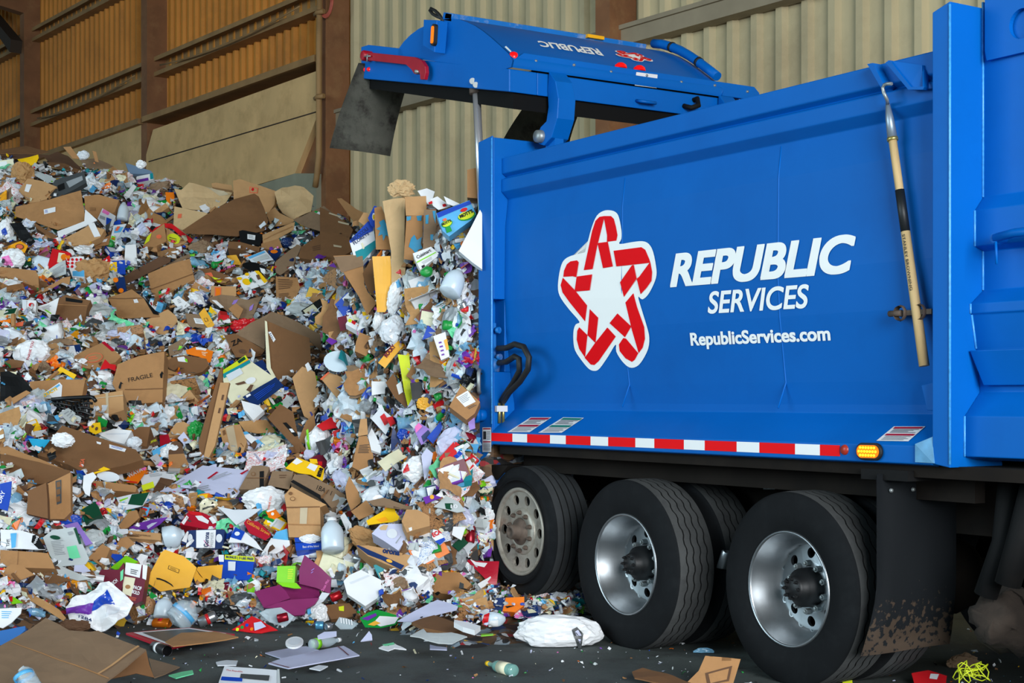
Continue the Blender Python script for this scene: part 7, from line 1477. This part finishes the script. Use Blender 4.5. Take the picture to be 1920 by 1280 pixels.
def sheet_mesh(nm, nx, ny, amp, fold, jit, fr, th=.02):
    """unit sheet, z up, creased and torn"""
    mb = MB(); sd = R.random() * 99; g = {}
    for i in range(nx + 1):
        for j in range(ny + 1):
            x, y = i / nx - .5, j / ny - .5
            if i in (0, nx): x += jit * noise.noise((sd, j * 1.3, 0))
            if j in (0, ny): y += jit * noise.noise((i * 1.3, sd, 0))
            z = amp * (noise.noise((x * fr + sd, y * fr, 0)) + .6 * (1 - abs(noise.noise((x * fr * 2 + sd, y * fr * 2, 3))) * 2) - .3)
            z += fold * abs(x - .1)
            g[i, j] = (x, y, z)
    v = list(g.values()); ix = {k: q for q, k in enumerate(g)}; n = len(v)
    f = [(ix[i, j], ix[i+1, j], ix[i+1, j+1], ix[i, j+1]) for i in range(nx) for j in range(ny)]
    bd = [(ix[i, 0], ix[i+1, 0]) for i in range(nx)] + [(ix[nx, j], ix[nx, j+1]) for j in range(ny)] + [(ix[i+1, ny], ix[i, ny]) for i in range(nx)] + [(ix[0, j+1], ix[0, j]) for j in range(ny)]
    mb.mesh(v + [(a, b, c - th) for a, b, c in v], f + [[n + q for q in t][::-1] for t in f] + [(b, a, n + a, n + b) for a, b in bd])
    return mb
def to_mesh(mb, nm):
    bmesh.ops.recalc_face_normals(mb.bm, faces=mb.bm.faces); me = bpy.data.meshes.new(nm); mb.bm.to_mesh(me); mb.bm.free(); me.materials.append(None); return me
V = {}
V['paper_sheet'] = [to_mesh(sheet_mesh('paper', 7, 6, a, fo, .10, 4, .006), 'paper_sheet') for a, fo in ((.06, 0), (.10, .2), (.14, .4), (.05, .5), (.2, .1), (.03, .0), (.16, -.3), (.09, -.2))]
V['cardboard_scrap'] = [to_mesh(sheet_mesh('card', 5, 4, a, fo, .16, 2.4, .02), 'cardboard_scrap') for a, fo in ((.02, 0), (.03, .5), (.04, .25), (.02, -.4), (.05, .8), (.03, .1))]
V['newspaper'] = [to_mesh(sheet_mesh('news', 8, 6, a, fo, .06, 4, .012), 'newspaper') for a, fo in ((.05, .2), (.09, .4), (.12, -.2), (.06, .0))]
V['snack_wrapper'] = [to_mesh(sheet_mesh('wrap', 8, 6, a, fo, .14, 5, .01), 'snack_wrapper') for a, fo in ((.16, .1), (.22, .3), (.12, -.3), (.2, 0), (.28, .2))]
V['film_scrap'] = [to_mesh(sheet_mesh('film', 9, 8, a, fo, .2, 5, .004), 'film_scrap') for a, fo in ((.22, .1), (.3, .3), (.18, -.3), (.26, 0))]
V['padded_mailer'] = [to_mesh(sheet_mesh('mail', 5, 4, a, fo, .03, 3, .05), 'padded_mailer') for a, fo in ((.04, 0), (.06, .3))]
def blobm(c, sub, w=1, h=1, d=.6):
    bm = blob(w, h, d, c, sub, R.random() * 90); mb = MB(); mb.bm.free(); mb.bm = bm; return mb
V['plastic_bag'] = [to_mesh(blobm(c, 3, 1, h, d), 'plastic_bag') for c, h, d in ((.35, .8, .5), (.45, .7, .4), (.5, 1, .5), (.4, .6, .5), (.3, .9, .6), (.55, .8, .35), (.5, .5, .4), (.6, .9, .3))]
V['crumpled_paper'] = [to_mesh(blobm(.55, 3, 1, h, .6), 'crumpled_paper') for h in (.7, .9, .55)]
def boxm(flaps):
    mb = MB(); t = .02
    for lo, hi in (((-.5, -.4, -.3), (.5, .4, -.28)), ((-.5, -.4, -.3), (-.48, .4, .3)), ((.48, -.4, -.3), (.5, .4, .3)), ((-.5, -.4, -.3), (.5, -.38, .3)), ((-.5, .38, -.3), (.5, .4, .3))): mb.box(lo, hi)
    if flaps:
        for s_, an in ((1, .5 + R.random()), (-1, .3 + R.random())):
            y = .4 * s_; dy, dz = s_ * .34 * math.cos(an), .34 * math.sin(an)
            mb.prism([(-.5, y, .3), (.5, y, .3), (.48, y + dy, .3 + dz), (-.48, y + dy, .3 + dz)], (0, 0, .015))
    else: mb.box((-.5, -.4, .28), (.5, .4, .3))
    return mb
V['small_box'] = [to_mesh(boxm(f), 'small_box') for f in (1, 1, 0, 1)]
def cartm(a, b, c, sk):
    mb = MB(); mb.box((-a, -b, -c), (a, b, c))
    for v_ in mb.bm.verts: v_.co.x += sk * v_.co.z
    return mb
CART = ((.5, .36, .12, .4), (.5, .3, .2, -.3), (.5, .4, .06, .2), (.45, .25, .25, .3))
V['food_carton'] = [to_mesh(cartm(*q), 'food_carton') for q in CART]
CARTP = []
for a, b, c, sk in CART:
    mb = MB(); mb.face([(-a * .9 + sk * c, -b * .85, c + .012), (a * .2 + sk * c, -b * .85, c + .012), (a * .2 + sk * c, b * .8, c + .012), (-a * .9 + sk * c, b * .8, c + .012)])
    mb.mesh([(x, -b - .012, z) for x, z in ((-a * .6 - sk * c * .5, -c * .6), (a * .5 - sk * c * .5, -c * .6), (a * .5 + sk * c * .5, c * .7), (-a * .6 + sk * c * .5, c * .7))], [(0, 1, 2, 3)]); CARTP.append(to_mesh(mb, 'printed_panel'))
def cyl(kind, r, n=14, dent=0.0):
    mb = MB(); mb.lathe([(q * r, t - .5) for q, t in PROF[kind]], (0, 0, 0), (1, 0, 0), n)
    if dent:
        for v_ in mb.bm.verts: v_.co += noise.noise_vector(v_.co * 5 + Vector((R.random(), 0, 0))) * dent
    return mb
V['plastic_bottle'] = [to_mesh(cyl('bottle', r, 14, d), 'plastic_bottle') for r, d in ((.16, .0), (.17, .05), (.19, .09), (.15, .03))]
V['milk_jug'] = [to_mesh(cyl('jug', .32, 14, d), 'milk_jug') for d in (.06, .14)]
V['drink_can'] = [to_mesh(cyl('can', .27, 16, d), 'drink_can') for d in (.0, .08)]
V['plastic_cup'] = [to_mesh(cyl('tub', .42, 16, d), 'plastic_cup') for d in (.0, .08)]
mb = MB(); mb.lathe([(.066, .40), (.07, .40), (.07, .5), (0, .505)], (0, 0, 0), (1, 0, 0), 12); CAPM = to_mesh(mb, 'cap')
mb = MB(); mb.lathe([(.172, -.2), (.196, -.2), (.196, .02), (.172, .02)], (0, 0, 0), (1, 0, 0), 14); LABM = to_mesh(mb, 'label')
mb = MB(); mb.lathe([(.275, -.15), (.285, -.15), (.285, .2), (.275, .2)], (0, 0, 0), (1, 0, 0), 16); CANB = to_mesh(mb, 'label')
def place(name, me, m_, loc, M, sc):
    o = bpy.data.objects.new(name, me); COL.objects.link(o)
    o.material_slots[0].link = 'OBJECT'; o.material_slots[0].material = m_
    mw = M.to_4x4() @ Matrix.Diagonal((sc[0], sc[1], sc[2], 1)); mw.translation = loc; o.matrix_world = mw
    return o
def child(o, name, me, m_):
    c = bpy.data.objects.new(name, me); COL.objects.link(c); c.parent = o; c.material_slots[0].link = 'OBJECT'; c.material_slots[0].material = m_; return c
# kind: count, size range (m), colours with the word used for them, adjective list, noun
K = [
 ('cardboard_scrap', 200, (.22, .52), (('card', 'tan'), ('card_d', 'dark brown'), ('card_l', 'pale tan'), ('card_g', 'dull brown'), ('kraft', 'kraft'), (BOXP, 'printed tan')), ('torn', 'bent', 'flattened', 'ragged'), 'cardboard piece', (1, .7, .5)),
 ('small_box', 46, (.20, .36), (('card', 'tan'), ('card_d', 'dark brown'), ('card_l', 'pale tan'), ('white', 'white'), (BOXP, 'printed')), ('small', 'open', 'tipped'), 'carton', (1, 1, 1)),
 ('plastic_bag', 270, (.14, .36), (('white', 'white'), ('paper', 'pale grey'), ('lilac', 'bluish white'), ('grey', 'grey'), ('white', 'bright white'), ('news', 'greyish'), ('cream', 'cream'), ('dgrey', 'dark grey')), ('crumpled', 'knotted', 'squashed', 'twisted'), 'plastic bag', (1, 1, 1)),
 ('paper_sheet', 290, (.14, .34), (('white', 'white'), ('paper', 'pale grey'), ('lilac', 'lilac white'), ('cream', 'cream'), (FLYER, 'blue printed'), (FLYR, 'red printed'), ('mint', 'mint')), ('creased', 'folded', 'torn', 'loose'), 'paper sheet', (1, .75, 1)),
 ('newspaper', 110, (.24, .42), ((NEWSP, 'grey'), (FLYER, 'blue printed'), (FLYR, 'red printed')), ('crumpled', 'folded', 'spread'), 'newspaper page', (1, .75, 1)),
 ('film_scrap', 160, (.18, .42), ((CLEAR, 'clear'), (CLEARB, 'bluish clear'), (MILKY, 'milky')), ('creased', 'stretched', 'bunched'), 'plastic film', (1, .9, 1)),
 ('snack_wrapper', 230, (.12, .26), (('red', 'red'), ('crimson', 'dark red'), ('orange', 'orange'), ('yellow', 'yellow'), ('lime', 'lime green'), ('green', 'green'), ('blue', 'blue'), ('navy', 'navy'), ('purple', 'purple'), ('pink', 'pink'), ('black', 'black'), ('teal', 'teal'), ('sky', 'sky blue'), ('dgreen', 'dark green')), ('crinkled', 'flat', 'shiny', 'torn'), 'wrapper', (1, .7, 1)),
 ('food_carton', 220, (.14, .30), (('white', 'white'), ('red', 'red'), ('blue', 'blue'), ('navy', 'navy'), ('yellow', 'yellow'), ('orange', 'orange'), ('green', 'green'), ('teal', 'teal'), ('purple', 'purple'), ('maroon', 'maroon'), ('cream', 'cream'), ('sky', 'sky blue'), ('black', 'black')), ('crushed', 'small', 'leaning'), 'food carton', (1, 1, 1)),
 ('plastic_bottle', 150, (.20, .32), ((CLEAR, 'clear'), (CLEARB, 'bluish'), (MILKY, 'milky white'), ('green', 'green')), ('empty', 'dented', 'crushed'), 'bottle', (1, 1, 1)),
 ('milk_jug', 26, (.22, .32), ((MILKY, 'milky'), ('white', 'white')), ('dented', 'empty', 'squashed'), 'plastic jug', (1, 1, 1)),
 ('drink_can', 60, (.12, .15), (('can_silver', 'silver'), ('can_red', 'red'), ('can_blue', 'pale blue'), ('can_orange', 'orange'), ('can_crimson', 'dark red')), ('dented', 'empty'), 'soda can', (1, 1, 1)),
 ('plastic_cup', 44, (.09, .15), ((MILKY, 'milky'), ('white', 'white'), (CLEAR, 'clear'), ('yellow', 'yellow'), ('red', 'red')), ('small', 'cracked'), 'plastic cup', (1, 1, 1)),
 ('crumpled_paper', 40, (.18, .34), (('kraft', 'kraft'), ('card_g', 'brown'), ('white', 'white')), ('crumpled', 'balled', 'crushed'), 'packing paper', (1, 1, 1)),
 ('padded_mailer', 34, (.18, .34), (('gold', 'golden'), ('amber', 'orange yellow'), ('white', 'white'), ('kraft', 'kraft')), ('flat', 'bent'), 'mailer', (1, .7, 1)),
]
KCAT = dict(cardboard_scrap='cardboard', small_box='box', plastic_bag='bag', paper_sheet='paper', newspaper='newspaper', film_scrap='plastic film', snack_wrapper='wrapper', food_carton='carton', plastic_bottle='bottle', milk_jug='jug', drink_can='can', plastic_cup='cup', crumpled_paper='paper', padded_mailer='envelope')
KGRP = dict(cardboard_scrap='cardboard pieces strewn over the heap', small_box='small cartons in the heap', plastic_bag='plastic bags in the heap', paper_sheet='loose paper in the heap', newspaper='newspaper pages in the heap', film_scrap='plastic film in the heap', snack_wrapper='wrappers in the heap', food_carton='food cartons in the heap', plastic_bottle='bottles in the heap', milk_jug='jugs in the heap', drink_can='cans in the heap', plastic_cup='cups in the heap', crumpled_paper='packing paper in the heap', padded_mailer='mailers in the heap')
WEIGHT = [60 if k in ('snack_wrapper', 'food_carton') else 100 for k, *_ in K]
used_labels = set()
for o in bpy.data.objects:
    if o.get('label') and o.get('category'): used_labels.add(o['label'])
BB = [(min(p[0] for p in q), max(p[0] for p in q), min(p[1] for p in q), max(p[1] for p in q), q) for q in HERO_POLY]
def covered(u, v):
    for a, b, c, d, q in BB:
        if a <= u <= b and c <= v <= d and inpoly(u, v, q): return True
    return False
def sample():
    while True:
        r = R.random()
        if r < .95:
            u = R.uniform(-6, 912); v = R.uniform(288, 1175)
            if v < interp(u, T_CRV) + 5: continue
            if u > 690 and v < 395: continue
            if u > 884 and v < 1090: continue
        else:
            u = R.uniform(905, 1085); v = R.uniform(1108, 1150) if u > 915 else R.uniform(900, 1120)
        if v > 1150 and u < 280: continue
        return u, v
def relation(u, v):
    c = sorted(((u - a) ** 2 + (v - b) ** 2, a, b, t) for a, b, t in REFS)[:3]
    out = []
    for d2, a, b, t in c:
        du, dv = u - a, v - b
        if abs(du) > abs(dv) * 1.4: r = 'left of' if du < 0 else 'right of'
        else: r = 'above' if dv < 0 else 'below'
        if d2 < 18 ** 2: r = 'against'
        out.append('%s the %s' % (r, t))
    return out
SPOTS = []
for kind, cnt, (s0, s1), cols, adjs, noun, asp in K:
    made = tries = 0
    while made < cnt and tries < cnt * 14:
        tries += 1
        u, v = sample()
        if covered(u, v): continue
        p = hit(u, v)
        if p is None or p.z < -.05: continue
        z = (p - CAM).dot(FW)
        if z > 25: continue
        s_ = R.uniform(s0, s1) * .80
        if v > 1095 or u > 905: s_ *= .62
        rpx = s_ * FPX / z * .38
        if u < 905 and u + rpx * 1.5 > 905 and v < 1080: continue
        if covered(u - rpx, v) or covered(u + rpx, v) or covered(u, v - rpx) or covered(u, v + rpx): 
            continue
        col, cw = R.choice(cols); adj = R.choice(adjs)
        rel = relation(u, v); lab = None
        for q in range(40):
            t = rel[min(q // 14, len(rel) - 1)] if q < 30 else rel[0] + ' and ' + rel[1]
            l_ = '%s %s %s %s' % (adj, cw, noun, t)
            if l_ not in used_labels and len(l_.split()) <= 16: lab = l_; break
            col, cw = R.choice(cols); adj = R.choice(adjs)
        if lab is None: continue
        used_labels.add(lab)
        n = normal_at(p)
        face = (n * R.uniform(.3, .9) + HN * R.uniform(.2, .9) + UP * R.uniform(0, .3) + Vector((R.gauss(0, .25), R.gauss(0, .25), R.gauss(0, .25)))).normalized()
        x = (RT * R.gauss(0, 1) + UP.cross(face) * R.gauss(0, .6) + face.orthogonal() * .4); x = (x - face * x.dot(face)).normalized(); y = face.cross(x)
        if kind in ('plastic_bottle', 'drink_can', 'milk_jug', 'plastic_cup'):
            x = (RT * R.gauss(0, 1) + UP * R.gauss(0, .45) + HN * R.gauss(0, .5)).normalized(); y = x.orthogonal().normalized(); face = x.cross(y)
        M = Matrix((x, y, face)).transposed()
        m_ = col if not isinstance(col, str) else (_M[col] if col.startswith('can_') else (bagm(col) if kind in ('plastic_bag', 'snack_wrapper') else pm(col)))
        vi = R.randrange(len(V[kind]))
        lift_ = {'small_box': .02, 'plastic_bag': .10, 'food_carton': .05, 'crumpled_paper': .10}.get(kind, .05)
        loc = p + n * (lift_ * s_ * 2 * R.uniform(.2, 1.0)) + HN * .02
        loc.z = max(loc.z, s_ * .12)
        o = place(kind, V[kind][vi], m_, loc, M, (s_ * asp[0], s_ * asp[1], s_ * (asp[2] if kind != 'cardboard_scrap' else .6)))
        tag(o, lab, KCAT[kind], KGRP[kind])
        if kind == 'plastic_bottle':
            if vi in (0, 3) and z < 17:
                child(o, 'cap', CAPM, pm(R.choice(('white', 'blue', 'green', 'red')))); child(o, 'label', LABM, pm(R.choice(('blue', 'sky', 'red', 'green', 'white', 'orange'))))
        elif kind == 'drink_can' and vi == 0 and z < 15: child(o, 'label', CANB, pm(R.choice(('red', 'blue', 'white', 'orange', 'green', 'navy'))))
        elif kind == 'food_carton': child(o, 'printed_panel', CARTP[vi], pm(R.choice(['white', 'cream', 'paper'] * 4 + ['yellow', 'sky', 'red', 'dgreen']) if col != 'white' else R.choice(('sky', 'red', 'lime', 'navy', 'gold', 'paper', 'violet'))))
        SPOTS.append((u, v, rpx)); made += 1

# loose rubbish that fell in front of a named thing is lifted away
bpy.context.view_layer.update()
dg = bpy.context.evaluated_depsgraph_get()
gone = set(); HID = []
for o, q in zip(HERO_OBJ, HERO_POLY):
    x0, x1, y0, y1 = min(p[0] for p in q), max(p[0] for p in q), min(p[1] for p in q), max(p[1] for p in q)
    seen = tot = 0
    for i in range(7):
        for j in range(7):
            u, v = x0 + (x1 - x0) * (i + .5) / 7, y0 + (y1 - y0) * (j + .5) / 7
            if not inpoly(u, v, q) or not (0 < u < 1920 and 0 < v < 1280): continue
            tot += 1; d = unproj_dir(u, v).normalized(); org = CAM.copy()
            for _ in range(8):
                ok, loc, nn, fi, ob, mx_ = SC.ray_cast(dg, org, d)
                if not ok: break
                top = ob
                while top.parent is not None: top = top.parent
                if top.get('group') in KGRP.values(): gone.add(top.name); org = loc + d * .002; continue
                if top.name == o.name: seen += 1
                break
    if tot and seen / tot < .35: HID.append((o['label'], round(seen / tot, 2), top.name, top.get('label')))
for nme in gone:
    o = bpy.data.objects[nme]
    for c in list(o.children): bpy.data.objects.remove(c)
    bpy.data.objects.remove(o)
# fragments nobody would count
LIT = [('white', 30), ('brown', 6), ('paper', 16), ('news', 9), ('card', 15), ('card_d', 8), ('lilac', 9), ('sky', 2), ('blue', 4), ('navy', 3), ('red', 3), ('yellow', 2), ('orange', 2), ('green', 2), ('black', 10), ('dgrey', 8), ('purple', 1), ('teal', 2), ('cream', 3), ('pink', 1), ('lime', 1)]  # extra black, grey and brown scraps stand for shade between pieces
lm = [pm(c) for c, _ in LIT] + [CLEAR]; lw = [w for _, w in LIT] + [10]
mb = MB(); bm = mb.bm
def frag(p, n, s_, mi):
    f = (n + Vector((R.gauss(0, .5), R.gauss(0, .5), R.gauss(0, .5)))).normalized(); x = f.orthogonal().normalized(); a = R.uniform(0, 6.28)
    x = (Matrix.Rotation(a, 3, f) @ x); y = f.cross(x); k = R.random(); w, h = s_, s_ * R.uniform(.35, .95)
    if k < .62:      # bent scrap of three strips
        rows = []
        b1, b2 = R.gauss(0, .35), R.gauss(0, .35)
        for t, zz in ((-.5, b1 * .5), (-.15, 0), (.2, 0), (.5, b2 * .5)):
            rows.append([bm.verts.new(p + x * (w * (t + R.gauss(0, .05))) + y * (h * sg * (1 + R.gauss(0, .15))) + f * (w * (zz + R.gauss(0, .06)))) for sg in (-.5, .5)])
        for r0, r1 in zip(rows, rows[1:]):
            q = bm.faces.new((r0[0], r1[0], r1[1], r0[1])); q.material_index = mi
    elif k < .90:    # crushed lump
        vs_ = []
        for d_ in ((1, 0, 0), (-1, 0, 0), (0, 1, 0), (0, -1, 0), (0, 0, 1), (.6, .6, .4), (-.6, .5, .4), (-.5, -.6, .5), (.5, -.6, .4)):
            r = .5 * R.uniform(.6, 1.1); vs_.append(bm.verts.new(p + x * d_[0] * w * r + y * d_[1] * h * r + f * d_[2] * w * r * .8))
        for tr in ((0, 5, 8), (5, 2, 6), (6, 1, 7), (7, 3, 8), (4, 5, 6), (4, 6, 7), (4, 7, 8), (4, 8, 5), (0, 2, 5), (2, 1, 6), (1, 3, 7), (3, 0, 8)):
            q = bm.faces.new([vs_[i] for i in tr]); q.material_index = mi
    else:            # tube or rod end
        r = s_ * .16; ring = [[bm.verts.new(p + x * (t * w) + (y * math.cos(q * 1.0472) + f * math.sin(q * 1.0472)) * r) for q in range(6)] for t in (-.5, .5)]
        for q in range(6):
            g = bm.faces.new((ring[0][q], ring[0][(q+1) % 6], ring[1][(q+1) % 6], ring[1][q])); g.material_index = mi
        g = bm.faces.new(ring[1]); g.material_index = mi
idx = list(range(len(lm)))
cnt = 0
while cnt < 17000:
    u, v = sample()
    p = hit(u, v)
    if p is None: continue
    z = (p - CAM).dot(FW)
    if z > 25: continue
    n = normal_at(p); s_ = R.uniform(.03, .105) * (1.0 if R.random() < .85 else 1.5)
    if covered(u, v): s_ *= .6
    if p.z < .25: s_ *= .7
    q = p + n * R.uniform(-.02, .07) * (0.3 if covered(u, v) else 1); q.z = max(q.z, s_ * .35)
    frag(q, n, s_, R.choices(idx, lw)[0]); cnt += 1
tag(mb.build('loose_litter', lm, fix=False), 'small scraps of paper, film and packaging filling the gaps of the heap', 'litter', kind='stuff')
# crumbs on the concrete
mb = MB(); bm = mb.bm
for _ in range(520):
    u, v = R.uniform(-10, 1930), R.uniform(1165, 1285)
    p = on_z(u, v, .006)
    if H(p.x, p.y) > .02: continue
    s_ = R.choice((.008, .012, .018, .03)) * R.uniform(.6, 1.3); p.z = s_ * .3
    frag(p, UP, s_, R.choices(idx, lw)[0])
tag(mb.build('floor_crumbs', lm, fix=False), 'tiny crumbs and flakes scattered over the bare concrete floor', 'litter', kind='stuff')
